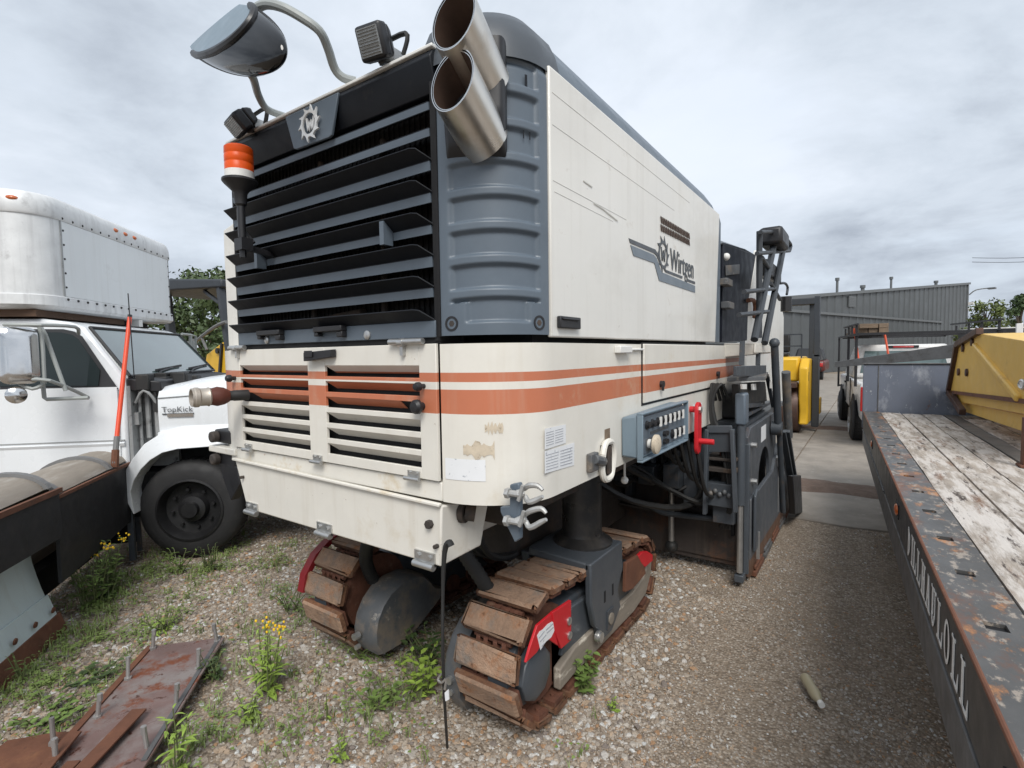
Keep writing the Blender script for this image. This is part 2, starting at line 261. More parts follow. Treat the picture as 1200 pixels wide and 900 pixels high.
# ---------------------------------------------------------------- mesh builder
class MB:
    def __init__(s): s.v = []; s.f = []; s.mi = []; s.cur = 0
    def add(s, vs, fs, mi=None):
        o = len(s.v); s.v += [tuple(p) for p in vs]
        for f in fs: s.f.append(tuple(i+o for i in f)); s.mi.append(s.cur if mi is None else mi)
        return s
    def box(s, x0, y0, z0, x1, y1, z1, mi=None):
        x0, x1 = min(x0, x1), max(x0, x1); y0, y1 = min(y0, y1), max(y0, y1); z0, z1 = min(z0, z1), max(z0, z1)
        return s.add([(x0, y0, z0), (x1, y0, z0), (x1, y1, z0), (x0, y1, z0), (x0, y0, z1), (x1, y0, z1), (x1, y1, z1), (x0, y1, z1)],
              [(0, 3, 2, 1), (4, 5, 6, 7), (0, 1, 5, 4), (1, 2, 6, 5), (2, 3, 7, 6), (3, 0, 4, 7)], mi)
    def hexa(s, a, b, mi=None):
        """two quads a (4 pts) and b (4 pts), joined into a solid"""
        return s.add(list(a)+list(b), [(3, 2, 1, 0), (4, 5, 6, 7), (0, 1, 5, 4), (1, 2, 6, 5), (2, 3, 7, 6), (3, 0, 4, 7)], mi)
    def prism(s, pts, ext, mi=None):
        n = len(pts); e = Vector(ext); a = [Vector(p) for p in pts]
        nrm = Vector((0, 0, 0))
        for i in range(n): nrm += a[i].cross(a[(i+1) % n])
        if nrm.dot(e) > 0: a = a[::-1]
        b = [p+e for p in a]
        fs = [tuple(range(n)), tuple(range(2*n-1, n-1, -1))] + [(i, i+n, (i+1) % n+n, (i+1) % n) for i in range(n)]
        fs = [f if k < 2 else f for k, f in enumerate(fs)]
        return s.add(a+b, fs, mi)
    def bar(s, p0, p1, w, h, up=(0, 0, 1), mi=None):
        p0, p1 = Vector(p0), Vector(p1); d = (p1-p0).normalized(); u = Vector(up)
        r = d.cross(u)
        if r.length < 1e-4: r = d.cross(Vector((1, 0, 0)))
        r.normalize(); u = r.cross(d).normalized()
        q = lambda p: [p-r*w/2-u*h/2, p+r*w/2-u*h/2, p+r*w/2+u*h/2, p-r*w/2+u*h/2]
        return s.hexa(q(p0), q(p1), mi)
    def _frame(s, d):
        d = d.normalized(); a = Vector((0, 0, 1)) if abs(d.z) < .9 else Vector((1, 0, 0))
        u = d.cross(a).normalized(); return u, d.cross(u).normalized()
    def cyl(s, p0, p1, r0, r1=None, n=16, caps=True, mi=None):
        p0, p1 = Vector(p0), Vector(p1); r1 = r0 if r1 is None else r1
        u, w = s._frame(p1-p0)
        ring = lambda p, r: [p+(u*cos(2*pi*i/n)+w*sin(2*pi*i/n))*r for i in range(n)]
        fs = [(i, (i+1) % n, (i+1) % n+n, i+n) for i in range(n)]
        if caps: fs += [tuple(range(n-1, -1, -1)), tuple(range(n, 2*n))]
        return s.add(ring(p0, r0)+ring(p1, r1), fs, mi)
    def lathe(s, prof, p0, ax, n=24, mi=None, caps=True):
        p0 = Vector(p0); ax = Vector(ax).normalized(); u, w = s._frame(ax); vs = []; fs = []
        for r, h in prof:
            vs += [p0+ax*h+(u*cos(2*pi*i/n)+w*sin(2*pi*i/n))*r for i in range(n)]
        for k in range(len(prof)-1):
            fs += [(k*n+i, k*n+(i+1) % n, (k+1)*n+(i+1) % n, (k+1)*n+i) for i in range(n)]
        if caps:
            fs += [tuple(range(n-1, -1, -1)), tuple(range((len(prof)-1)*n, len(prof)*n))]
        return s.add(vs, fs, mi)
    def tube(s, pts, r, n=8, smooth=0, mi=None):
        P = [Vector(p) for p in pts]
        if smooth:
            Q = [P[0]]+P+[P[-1]]; R = []
            for i in range(1, len(Q)-2):
                for k in range(smooth):
                    t = k/smooth; a, b, c, d = Q[i-1], Q[i], Q[i+1], Q[i+2]
                    R.append(.5*((2*b)+(c-a)*t+(2*a-5*b+4*c-d)*t*t+(3*b-a-3*c+d)*t**3))
            R.append(P[-1])
            if isinstance(r, (list, tuple)):
                m_ = len(P)-1; r = [r[min(int(i/smooth), m_)]+(r[min(int(i/smooth)+1, m_)]-r[min(int(i/smooth), m_)])*(i/smooth % 1) for i in range(len(R))]
            P = R
        vs = []; fs = []; u = None
        for i, p in enumerate(P):
            d = (P[min(i+1, len(P)-1)]-P[max(i-1, 0)]).normalized()
            if u is None: u, w = s._frame(d)
            else: u = (u-d*u.dot(d)).normalized(); w = d.cross(u)
            rr = r[i] if isinstance(r, (list, tuple)) else r
            vs += [p+(u*cos(2*pi*k/n)+w*sin(2*pi*k/n))*rr for k in range(n)]
        for i in range(len(P)-1):
            fs += [(i*n+k, i*n+(k+1) % n, (i+1)*n+(k+1) % n, (i+1)*n+k) for k in range(n)]
        fs += [tuple(range(n-1, -1, -1)), tuple(range((len(P)-1)*n, len(P)*n))]
        return s.add(vs, fs, mi)
    def grid(s, fn, nu, nv, mi=None, skip=None):
        vs = [fn(i/nu, j/nv) for j in range(nv+1) for i in range(nu+1)]
        fs = [(j*(nu+1)+i, j*(nu+1)+i+1, (j+1)*(nu+1)+i+1, (j+1)*(nu+1)+i) for j in range(nv) for i in range(nu)
              if not (skip and skip((i+.5)/nu, (j+.5)/nv))]
        return s.add(vs, fs, mi)
    def ball(s, c, rx, ry=None, rz=None, n=10, mi=None):
        ry = ry or rx; rz = rz or rx; c = Vector(c); vs = []; m = n//2+1
        for j in range(m+1):
            a = pi*j/m
            for i in range(n): vs.append(c+Vector((rx*sin(a)*cos(2*pi*i/n), ry*sin(a)*sin(2*pi*i/n), rz*cos(a))))
        fs = [(j*n+i, (j+1)*n+i, (j+1)*n+(i+1) % n, j*n+(i+1) % n) for j in range(m) for i in range(n)]
        return s.add(vs, fs, mi)
    def mesh(s, name, mats, org=(0, 0, 0), sharp=35):
        me = bpy.data.meshes.new(name)
        ox, oy, oz = org
        me.from_pydata([((x-ox)*K, (y-oy)*K, (z-oz)*K) for x, y, z in s.v], [], s.f)
        for m in (mats if isinstance(mats, (list, tuple)) else [mats]): me.materials.append(M[m] if isinstance(m, str) else m)
        me.polygons.foreach_set('material_index', s.mi)
        me.polygons.foreach_set('use_smooth', [True]*len(me.polygons))
        me.update()
        bm = bmesh.new(); bm.from_mesh(me); bmesh.ops.recalc_face_normals(bm, faces=bm.faces); bm.to_mesh(me); bm.free()
        me.set_sharp_from_angle(angle=radians(sharp))
        return me

ORG = {}
def tagset(o, label=None, cat=None, group=None, kind=None):
    if label: o['label'] = label
    if cat: o['category'] = cat
    if group: o['group'] = group
    if kind: o['kind'] = kind
    return o
def thing(name, label, cat, loc=(0, 0, 0), rot=None, group=None):
    o = bpy.data.objects.new(name, None); COL.objects.link(o)
    o.empty_display_size = .2
    o.location = Vector(loc)*K
    if rot is not None: o.rotation_euler = (0, 0, radians(rot))
    ORG[o.name] = (0, 0, 0) if rot is not None else tuple(loc)
    return tagset(o, label, cat, group)
def part(name, mb, mats, parent, bevel=0, sharp=35, label=None, kind=None):
    org = ORG[parent.name]
    o = bpy.data.objects.new(name, mb.mesh(name, mats, org, sharp)); COL.objects.link(o); o.parent = parent
    ORG[o.name] = org
    if bevel:
        b = o.modifiers.new('bevel', 'BEVEL'); b.width = bevel*K; b.segments = 2; b.limit_method = 'ANGLE'; b.angle_limit = radians(40); b.harden_normals = False
    return tagset(o, label, kind=kind)
def put(name, me, parent, pos, rot=(0, 0, 0)):
    """a small repeated piece sharing mesh data, placed in its thing's frame"""
    o = bpy.data.objects.new(name, me); COL.objects.link(o); o.parent = parent
    ox, oy, oz = ORG[parent.name]
    o.location = ((pos[0]-ox)*K, (pos[1]-oy)*K, (pos[2]-oz)*K); o.rotation_euler = rot
    ORG[o.name] = (ox, oy, oz)
    return o
def single(name, mb, mats, label, cat, loc=(0, 0, 0), rot=None, bevel=0, group=None, kind=None, sharp=35):
    """a thing that is one mesh; vertices in layout units, world axes (or local ones when rot is given)"""
    org = (0, 0, 0) if rot is not None else loc
    o = bpy.data.objects.new(name, mb.mesh(name, mats, org, sharp)); COL.objects.link(o)
    o.location = Vector(loc)*K
    if rot is not None: o.rotation_euler = (0, 0, radians(rot))
    ORG[o.name] = org
    if bevel:
        b = o.modifiers.new('bevel', 'BEVEL'); b.width = bevel*K; b.segments = 2; b.limit_method = 'ANGLE'; b.angle_limit = radians(40)
    return tagset(o, label, cat, group, kind)
def copy_tree(o, parent=None):
    c = o.copy(); COL.objects.link(c); c.parent = parent
    for k in list(o.children): copy_tree(k, c)
    return c

def text2d(body, size=1.0):
    cu = bpy.data.curves.new('txt', 'FONT'); cu.body = body; cu.size = size; cu.resolution_u = 3
    ob = bpy.data.objects.new('txt', cu); COL.objects.link(ob)
    dg = bpy.context.evaluated_depsgraph_get(); dg.update()
    me = bpy.data.meshes.new_from_object(ob.evaluated_get(dg))
    vs = [(v.co.x, v.co.y) for v in me.vertices]; fs = [tuple(p.vertices) for p in me.polygons]
    bpy.data.objects.remove(ob); bpy.data.curves.remove(cu); bpy.data.meshes.remove(me)
    return vs, fs
def stroke_w(mb, c, ux, uy, w, h, t, dp, mi=None):
    """a bold letter W from four strokes"""
    c, ux, uy, dp = Vector(c), Vector(ux), Vector(uy), Vector(dp)
    P = [(-.5, .5), (-.27, -.5), (0, .32), (.27, -.5), (.5, .5)]; half = t/2
    for (xa, ya), (xb, yb) in zip(P[:-1], P[1:]):
        q = [c+ux*(xa*w-half)+uy*ya*h, c+ux*(xa*w+half)+uy*ya*h, c+ux*(xb*w+half)+uy*yb*h, c+ux*(xb*w-half)+uy*yb*h]
        mb.hexa(q, [p+dp for p in q], mi)
def add_text(mb, body, o, ux, uy, w, h, depth=(0, 0, 0), mi=None):
    """lettering fitted into w x h from origin o along ux, uy; a thin solid"""
    vs, fs = text2d(body)
    xs = [v[0] for v in vs]; ys = [v[1] for v in vs]
    x0, x1, y0, y1 = min(xs), max(xs), min(ys), max(ys)
    o, ux, uy, dp = Vector(o), Vector(ux), Vector(uy), Vector(depth)
    P = [o+ux*((x-x0)/(x1-x0)*w)+uy*((y-y0)/(y1-y0)*h)+dp for x, y in vs]
    mb.add(P, fs, mi)
def gear(mb, c, ux, uy, r, dp, mi=None, teeth=10):
    """the toothed ring emblem: sawtooth ring with an open middle"""
    c, ux, uy, dp = Vector(c), Vector(ux), Vector(uy), Vector(dp)
    outer = []; inner = []
    n = teeth*4
    for i in range(n):
        a = 2*pi*i/n; k = i % 4
        rr = r*(1.0 if k == 0 else .74 if k == 1 else .70 if k == 2 else .72)
        aa = a+(.16 if k == 0 else 0)
        outer.append(c+(ux*cos(aa)+uy*sin(aa))*rr); inner.append(c+(ux*cos(a)+uy*sin(a))*r*.56)
    top = outer+inner; bot = [p-dp for p in top]
    fs = []
    for i in range(n):
        j = (i+1) % n
        fs += [(i, j, n+j, n+i), (2*n+j, 2*n+i, 3*n+i, 3*n+j), (i, 2*n+i, 2*n+j, j), (n+j, 3*n+j, 3*n+i, n+i)]
    mb.add(top+bot, fs, mi)
# ---------------------------------------------------------------- ground
def ground_material():
    m = bpy.data.materials.new('gravel_ground'); m.use_nodes = True
    t = m.node_tree; N = t.nodes; L = t.links; b = N['Principled BSDF']
    co = N.new('ShaderNodeTexCoord').outputs['Object']
    def noise(s, d=8, r=.65):
        n = N.new('ShaderNodeTexNoise'); n.inputs['Scale'].default_value = s; n.inputs['Detail'].default_value = d; n.inputs['Roughness'].default_value = r
        L.new(co, n.inputs['Vector']); return n.outputs[0]
    def ramp(src, st):
        r = N.new('ShaderNodeValToRGB'); e = r.color_ramp.elements
        for i, (p, c) in enumerate(st):
            el = e[i] if i < 2 else e.new(p); el.position = p; el.color = (*c, 1)
        L.new(src, r.inputs[0]); return r.outputs[0]
    def mixc(f, a, c):
        n = N.new('ShaderNodeMix'); n.data_type = 'RGBA'
        for s, v in ((0, f), (6, a), (7, c)):
            if isinstance(v, tuple): n.inputs[s].default_value = (*v, 1)
            elif isinstance(v, float): n.inputs[s].default_value = v
            else: L.new(v, n.inputs[s])
        return n.outputs[2]
    vo = N.new('ShaderNodeTexVoronoi'); vo.inputs['Scale'].default_value = 62; L.new(co, vo.inputs['Vector'])
    sep = N.new('ShaderNodeSeparateColor'); L.new(vo.outputs['Color'], sep.inputs[0])
    stone = ramp(sep.outputs[0], [(0, (.15, .118, .087)), (.3, (.27, .218, .165)), (.6, (.335, .278, .22)), (.85, (.40, .345, .285)), (1, (.50, .45, .39))])
    soil = ramp(noise(9), [(.3, (.15, .115, .084)), (.7, (.275, .22, .165))])
    vd = N.new('ShaderNodeMapRange'); L.new(vo.outputs['Distance'], vd.inputs[0])
    vd.inputs[1].default_value = .35; vd.inputs[2].default_value = .75; vd.inputs[3].default_value = 0; vd.inputs[4].default_value = 1
    c = mixc(vd.outputs[0], stone, soil)
    big = N.new('ShaderNodeMapRange'); L.new(noise(.9, 5), big.inputs[0]); big.inputs[1].default_value = .42; big.inputs[2].default_value = .62; big.inputs[3].default_value = 0; big.inputs[4].default_value = .62
    c = mixc(big.outputs[0], c, soil)
    L.new(c, b.inputs['Base Color']); b.inputs['Roughness'].default_value = .9
    b.inputs['Specular IOR Level'].default_value = .25
    bp = N.new('ShaderNodeBump'); bp.inputs['Strength'].default_value = .8; bp.inputs['Distance'].default_value = .012
    inv = N.new('ShaderNodeMath'); inv.operation = 'SUBTRACT'; inv.inputs[0].default_value = 1; L.new(vo.outputs['Distance'], inv.inputs[1])
    L.new(inv.outputs[0], bp.inputs['Height']); L.new(bp.outputs[0], b.inputs['Normal'])
    return m
M['gravel'] = ground_material()
M['concrete'] = material('old_concrete', (0.255, 0.225, 0.19), 0.85, var=.25, vscale=2.5, dirt=(((.17, .145, .12), .52, .72, 1.1), ((.38, .36, .33), .6, .75, 6)), speck=((.12, .10, .085), .66, .74, 30), bump=(.25, 25, .004))
M['soil'] = material('red_brown_soil', (0.13, 0.088, 0.066), 0.95, var=.3, vscale=6, dirt=((.16, .12, .095), .55, .7, 12), bump=(.8, 14, .02))

g = MB()
def gz(x, y): return 0.018*sin(x*1.7+.6)*sin(y*1.3) + .012*sin(x*3.9+y*2.3)
xs = [-400, -120, -40, -14] + [-8+.25*i for i in range(38)] + [3, 8, 20, 60, 400]
ys = [-60, -12, -3] + [0+.25*i for i in range(25)] + [7, 9, 14, 30, 80, 200, 600]
inner = lambda x, y: (1 if -8 <= x <= 1.3 and 0 <= y <= 5.2 else 0)
vs = [(x, y, gz(x, y)*inner(x, y)-.012) for y in ys for x in xs]
nx = len(xs)
g.add(vs, [(j*nx+i, j*nx+i+1, (j+1)*nx+i+1, (j+1)*nx+i) for j in range(len(ys)-1) for i in range(nx-1)])
single('gravel_ground', g, 'gravel', None, None, kind='structure')
# concrete yard beyond the gravel: cast slabs with open joints
sl_ = MB()
def edge(x): return 5.69+.03*sin(x*5)+.02*sin(x*13+1)
ybr = [None, 7.05, 10.4, 15.5, 22, 30, 40.8]
for a in range(len(ybr)-1):
    for bx in range(-3, 5):
        x0, x1 = bx*5.2-.9, (bx+1)*5.2-.92
        y0a = edge(x0) if ybr[a] is None else ybr[a]+.02; y0b = edge(x1) if ybr[a] is None else ybr[a]+.02
        if ybr[a] is None:
            n = 14; pts = [(x0+(x1-x0)*i/n, edge(x0+(x1-x0)*i/n), -.03) for i in range(n+1)] + [(x1, ybr[a+1], -.03), (x0, ybr[a+1], -.03)]
        else: pts = [(x0, y0a, -.03), (x1, y0b, -.03), (x1, ybr[a+1], -.03), (x0, ybr[a+1], -.03)]
        sl_.prism(pts, (0, 0, .034+.004*((bx+a) % 2)))
single('concrete_yard', sl_, 'concrete', None, None, kind='structure', bevel=.006)
so_ = MB()
def soilpatch(cx, cy, rx, ry, h, seed):
    r = random.Random(seed); ph = [r.uniform(0, 6.28) for _ in range(6)]
    rad = lambda a: 1+.16*sin(2*a+ph[0])+.1*sin(5*a+ph[1])+.06*sin(9*a+ph[2])
    so_.grid(lambda u, v: (cx+rx*v*rad(2*pi*u)*cos(2*pi*u), cy+ry*v*rad(2*pi*u)*sin(2*pi*u), -.006+ (h+.018)*(1-v**2)*(1+.35*sin(13*u*6.28+v*9)*v)), 48, 8)
soilpatch(-.45, 7.15, 1.15, .42, .035, 1)
soilpatch(-.6, 12.6, 1.6, .35, .02, 2)
single('soil_strip', so_, 'soil', None, None, kind='stuff')

# loose gravel: instanced stones
def pebble_material():
    m = bpy.data.materials.new('loose_gravel'); m.use_nodes = True
    t = m.node_tree; N = t.nodes; L = t.links; b = N['Principled BSDF']
    oi = N.new('ShaderNodeObjectInfo'); r = N.new('ShaderNodeValToRGB'); e = r.color_ramp.elements; r.color_ramp.interpolation = 'CONSTANT'
    st = [(0, (0.266, 0.217, 0.170)), (.12, (0.348, 0.294, 0.236)), (.28, (0.299, 0.255, 0.213)), (.40, (0.400, 0.362, 0.314)), (.55, (0.237, 0.192, 0.150)), (.66, (0.365, 0.279, 0.203)), (.76, (0.455, 0.429, 0.395)), (.84, (0.342, 0.212, 0.124)), (.91, (0.193, 0.162, 0.141)), (.96, (0.529, 0.529, 0.510))]
    for i, (p, c) in enumerate(st):
        el = e[i] if i < 2 else e.new(p); el.position = p; el.color = (*c, 1)
    L.new(oi.outputs['Random'], r.inputs[0])
    co = N.new('ShaderNodeTexCoord'); n = N.new('ShaderNodeTexNoise'); n.inputs['Scale'].default_value = 2.2; n.inputs['Detail'].default_value = 4; L.new(co.outputs['Object'], n.inputs['Vector'])
    mr = N.new('ShaderNodeMapRange'); L.new(n.outputs[0], mr.inputs[0]); mr.inputs[1].default_value = .3; mr.inputs[2].default_value = .7; mr.inputs[3].default_value = .75; mr.inputs[4].default_value = 1.2
    sc = N.new('ShaderNodeVectorMath'); sc.operation = 'SCALE'; L.new(r.outputs[0], sc.inputs[0]); L.new(mr.outputs[0], sc.inputs['Scale']); L.new(sc.outputs[0], b.inputs['Base Color'])
    b.inputs['Roughness'].default_value = .8; b.inputs['Specular IOR Level'].default_value = .3
    return m
M['pebble'] = pebble_material()
def stones_group(smin, smax):
    ng = bpy.data.node_groups.new('scatter_stones', 'GeometryNodeTree')
    ng.interface.new_socket('Geometry', in_out='INPUT', socket_type='NodeSocketGeometry'); ng.interface.new_socket('Geometry', in_out='OUTPUT', socket_type='NodeSocketGeometry')
    N = ng.nodes; L = ng.links
    gi = N.new('NodeGroupInput'); go = N.new('NodeGroupOutput')
    jn = N.new('GeometryNodeJoinGeometry')
    for k in range(4):
        ic = N.new('GeometryNodeMeshIcoSphere'); ic.inputs['Radius'].default_value = 1; ic.inputs['Subdivisions'].default_value = 2
        spn = N.new('GeometryNodeSetPosition'); no = N.new('ShaderNodeTexNoise'); no.noise_dimensions = '4D'; no.inputs['Scale'].default_value = .9; no.inputs['W'].default_value = 3.7*k; no.inputs['Detail'].default_value = 1
        sb = N.new('ShaderNodeVectorMath'); sb.operation = 'SUBTRACT'; L.new(no.outputs['Color'], sb.inputs[0]); sb.inputs[1].default_value = (.5, .5, .5)
        ml = N.new('ShaderNodeVectorMath'); ml.operation = 'SCALE'; L.new(sb.outputs[0], ml.inputs[0]); ml.inputs['Scale'].default_value = 1.6
        L.new(ml.outputs[0], spn.inputs['Offset']); L.new(ic.outputs['Mesh'], spn.inputs['Geometry'])
        sm = N.new('GeometryNodeSetMaterial'); sm.inputs['Material'].default_value = M['pebble']; L.new(spn.outputs[0], sm.inputs['Geometry'])
        gti = N.new('GeometryNodeGeometryToInstance'); L.new(sm.outputs[0], gti.inputs[0]); L.new(gti.outputs[0], jn.inputs[0])
    mp = N.new('GeometryNodeMeshToPoints'); L.new(gi.outputs[0], mp.inputs['Mesh'])
    ip = N.new('GeometryNodeInstanceOnPoints'); ip.inputs['Pick Instance'].default_value = True
    L.new(mp.outputs[0], ip.inputs['Points']); L.new(jn.outputs[0], ip.inputs['Instance'])
    ri = N.new('FunctionNodeRandomValue'); ri.data_type = 'INT'; ri.inputs[4].default_value = 0; ri.inputs[5].default_value = 3; ri.inputs['Seed'].default_value = 5; L.new(ri.outputs[2], ip.inputs['Instance Index'])
    rr = N.new('FunctionNodeRandomValue'); rr.data_type = 'FLOAT_VECTOR'; rr.inputs[0].default_value = (-.5, -.5, 0); rr.inputs[1].default_value = (.5, .5, 6.28); L.new(rr.outputs[0], ip.inputs['Rotation'])
    rs = N.new('FunctionNodeRandomValue'); rs.data_type = 'FLOAT'; rs.inputs[2].default_value = 0; rs.inputs[3].default_value = 1; rs.inputs['Seed'].default_value = 9
    pw = N.new('ShaderNodeMath'); pw.operation = 'POWER'; L.new(rs.outputs[1], pw.inputs[0]); pw.inputs[1].default_value = 3.0
    mr = N.new('ShaderNodeMapRange'); L.new(pw.outputs[0], mr.inputs[0]); mr.inputs[3].default_value = smin; mr.inputs[4].default_value = smax
    rv = N.new('FunctionNodeRandomValue'); rv.data_type = 'FLOAT_VECTOR'; rv.inputs[0].default_value = (.8, .65, .42); rv.inputs[1].default_value = (1.35, 1, .75); rv.inputs['Seed'].default_value = 12
    vm = N.new('ShaderNodeVectorMath'); vm.operation = 'SCALE'; L.new(rv.outputs[0], vm.inputs[0]); L.new(mr.outputs[0], vm.inputs['Scale'])
    L.new(vm.outputs[0], ip.inputs['Scale']); L.new(ip.outputs[0], go.inputs[0])
    return ng
def scatter(name, pts, smin, smax):
    me = bpy.data.meshes.new(name); me.from_pydata([(x*K, y*K, z*K) for x, y, z in pts], [], []); me.materials.append(M['pebble'])
    o = bpy.data.objects.new(name, me); COL.objects.link(o); o['kind'] = 'stuff'
    md = o.modifiers.new('scatter', 'NODES'); md.node_group = stones_group(smin, smax)
    return o
def vnoise(x, y):
    return .5+.25*(np.sin(x*2.1+1.3)*np.sin(y*2.7+.4)+np.sin(x*4.7+y*3.1)*.6+np.sin(x*1.1-y*5.3+2)*.4)
def sample(n, x0, x1, y0, y1, keep):
    p = rng.random((n, 2))*[x1-x0, y1-y0]+[x0, y0]
    k = keep(p[:, 0], p[:, 1]); p = p[rng.random(n) < k]
    return [(x, y, gz(x, y)-.012) for x, y in p.tolist()]
def dist_fall(x, y): return np.clip(1.9/np.maximum(np.hypot(x, y)-1.1, .6), 0, 1)
scatter('coarse_gravel', sample(150000, -5.2, -.7, .45, 4.6, lambda x, y: dist_fall(x, y)*np.clip(.35+vnoise(x, y), 0, 1)*np.clip((-.55-x-.18*(y-2.5))*2.2, 0, 1)), .0048, .020)
scatter('fine_gravel', sample(110000, -1.7, .62, 1.3, 5.62, lambda x, y: np.clip(2.6/np.maximum(y, 1), 0, 1)*np.clip(.05+vnoise(x*1.3, y)*.8, 0, 1)*np.where((x<-.95)&(y>2.9),.35,1)), .0032, .0095)

# ---------------------------------------------------------------- milling machine
mm = thing('milling_machine', 'cream road milling machine with orange stripes, black louvered grille and rusty crawler tracks', 'milling machine', (-1.9, 1.35, 0))
XR, XL = -.945, -2.955          # body sides
def rnd_outline(xs_, y0, xside, yflat, n=12):
    """front corner curve, from the front plane round to the side"""
    return [(xs_+(xside-xs_)*sin(t*pi/2/n), y0+(yflat-y0)*(1-cos(t*pi/2/n))) for t in range(n+1)]
right = rnd_outline(-1.245, 1.352, XR, 1.62); left = rnd_outline(-2.655, 1.352, XL, 1.62)
out = [(-2.655, 1.40), (-1.245, 1.40)] + right + [(XR, 4.9), (XL, 4.9)] + left[::-1]
b = MB(); b.prism([(x, y, 1.128) for x, y in out], (0, 0, 1.688-1.128))
body = part('lower_body', b, 'cream_band', mm, sharp=25)
# rounded lip under the corner and the sill below the louvered door
b = MB(); b.box(-2.652, 1.350, 1.128, -1.248, 1.398, 1.196)
part('front_sill', b, 'cream_worn', body, bevel=.004)
b = MB(); b.box(-2.62, 1.385, 1.20, -1.28, 1.399, 1.686); part('slot_dark_backing', b, 'black', body)  # black sheet on the solid body paints the dark behind the door slots
# louvered door
b = MB()
xs3 = [(-2.648, -2.565), (-2.005, -1.885), (-1.335, -1.252)]
for x0, x1 in xs3: b.box(x0, 1.338, 1.202, x1, 1.352, 1.69)
rows = [1.6125-.0655*i for i in range(6)]           # top of each opening
for ci, (x0, x1) in enumerate(((-2.565, -2.005), (-1.885, -1.335))):
    zt = 1.69
    for r in rows:
        b.box(x0, 1.3385, r, x1, 1.3515, zt); zt = r-.044
    b.box(x0, 1.3385, 1.202, x1, 1.3515, zt)
door = part('louvered_door', b, 'cream_band', mm, bevel=.002)
for ci, (x0, x1) in enumerate(((-2.565, -2.005), (-1.885, -1.335))):
    for k, r in enumerate(rows):
        s = MB(); q = .0
        xa, xb = x0+.002, x1-.002
        cut = .0
        if k == 2 and ci == 0: xa += .10
        if k == 2 and ci == 1: xb -= .10
        s.hexa([(xa, 1.3395, r+.001), (xb, 1.3395, r+.001), (xb, 1.343, r+.001), (xa, 1.343, r+.001)],
               [(xa+.03, 1.374, r-.031), (xb, 1.374, r-.031), (xb, 1.378, r-.031), (xa+.03, 1.378, r-.031)])
        part('louver_slat', s, 'cream_band' if k not in (1, 2) else 'orange_slat', door)
# door hardware
def hinge(x, z, y=1.336, w=.075, mat='steel', par=door):
    h = MB(); h.cyl((x-w/2, y-.012, z), (x+w/2, y-.012, z), .0085, n=10)
    h.box(x-w/2+.008, y-.004, z, x+w/2-.008, y+.001, z+.028); h.cyl((x-.018, y-.01, z+.022), (x-.018, y, z+.022), .006, n=8); h.cyl((x+.018, y-.01, z+.022), (x+.018, y, z+.022), .006, n=8)
    part('hinge', h, mat, par, sharp=40)
for x in (-2.51, -1.951, -1.372): hinge(x, 1.2)
for x0, x1, z in ((-2.63, -2.49, 1.70), (-1.47, -1.30, 1.70)):
    h = MB(); h.cyl((x0, 1.325, z), (x1, 1.325, z), .0115, n=12); h.cyl((x0+.05, 1.325, z-.003), (x0+.075, 1.325, z-.003), .0155, n=12); h.box(x0+.055, 1.322, z-.05, x0+.07, 1.338, z)
    part('latch_bar', h, 'steel', door)
h = MB(); h.hexa([(-1.975, 1.30, 1.632), (-1.975, 1.335, 1.632), (-1.975, 1.335, 1.672), (-1.975, 1.30, 1.668)], [(-1.80, 1.306, 1.648), (-1.80, 1.335, 1.648), (-1.80, 1.335, 1.68), (-1.80, 1.306, 1.678)])
h.box(-1.965, 1.296, 1.648, -1.91, 1.30, 1.676)
part('pull_handle', h, 'black_plastic', door, bevel=.004)
for (x, z, r) in ((-1.322, 1.468, .026), (-1.312, 1.54, .016), (-2.612, 1.55, .018)):
    k = MB(); k.cyl((x, 1.338, z), (x, 1.318, z), r*.55, n=12); k.lathe([(r*.6, 0), (r, .008), (r, .02), (r*.7, .03), (.001, .032)], (x, 1.322, z), (0, -1, 0), n=16)
    part('knob', k, 'black_plastic', door)
# filler coupling on its hose at the left
f = MB(); ca = Vector((-2.507, 1.31, 1.47)); cb_ = Vector((-2.545, 1.1, 1.473))
ax = (cb_-ca); Ln = ax.length
f.lathe([(.026, -.03), (.026, Ln*.16), (.024, Ln*.18), (.024, Ln*.3)], ca, ax, n=18, mi=0)
f.lathe([(.028, Ln*.26), (.040, Ln*.36), (.046, Ln*.50), (.040, Ln*.60), (.040, Ln*.66)], ca, ax, n=20, mi=1)
f.lathe([(.040, Ln*.64), (.045, Ln*.67), (.041, Ln*.70), (.041, Ln*.84), (.046, Ln*.87), (.046, Ln*.94), (.042, Ln*.96), (.042, Ln), (.036, Ln), (.036, Ln*.72), (.001, Ln*.72)], ca, ax, n=22, mi=2)
part('hose_coupling', f, ['hose', 'hose_red', 'alu'], mm)
# bumper box
b = MB()
b.hexa([(-2.648, 1.335, 1.136), (-1.238, 1.335, 1.118), (-1.245, 1.62, 1.075), (-2.65, 1.62, 1.075)],
       [(-2.555, 1.338, .895), (-1.252, 1.338, .893), (-1.255, 1.575, .895), (-2.53, 1.575, .895)])
bump = part('bumper_box', b, 'cream', mm, bevel=.006)
b = MB(); b.bar((-2.648, 1.328, 1.140), (-1.238, 1.328, 1.122), .018, .012); part('bumper_top_lip', b, 'cream_worn', bump, bevel=.003)
def lhinge(x, z):
    h = MB(); h.cyl((x-.05, 1.326, z), (x+.05, 1.326, z), .013, n=12); h.box(x-.05, 1.330, z, x+.05, 1.3375, z+.048)
    h.cyl((x-.028, 1.322, z+.032), (x-.028, 1.332, z+.032), .009, n=8); h.cyl((x+.028, 1.322, z+.032), (x+.028, 1.332, z+.032), .009, n=8)
    part('bumper_hinge', h, 'steel', bump)
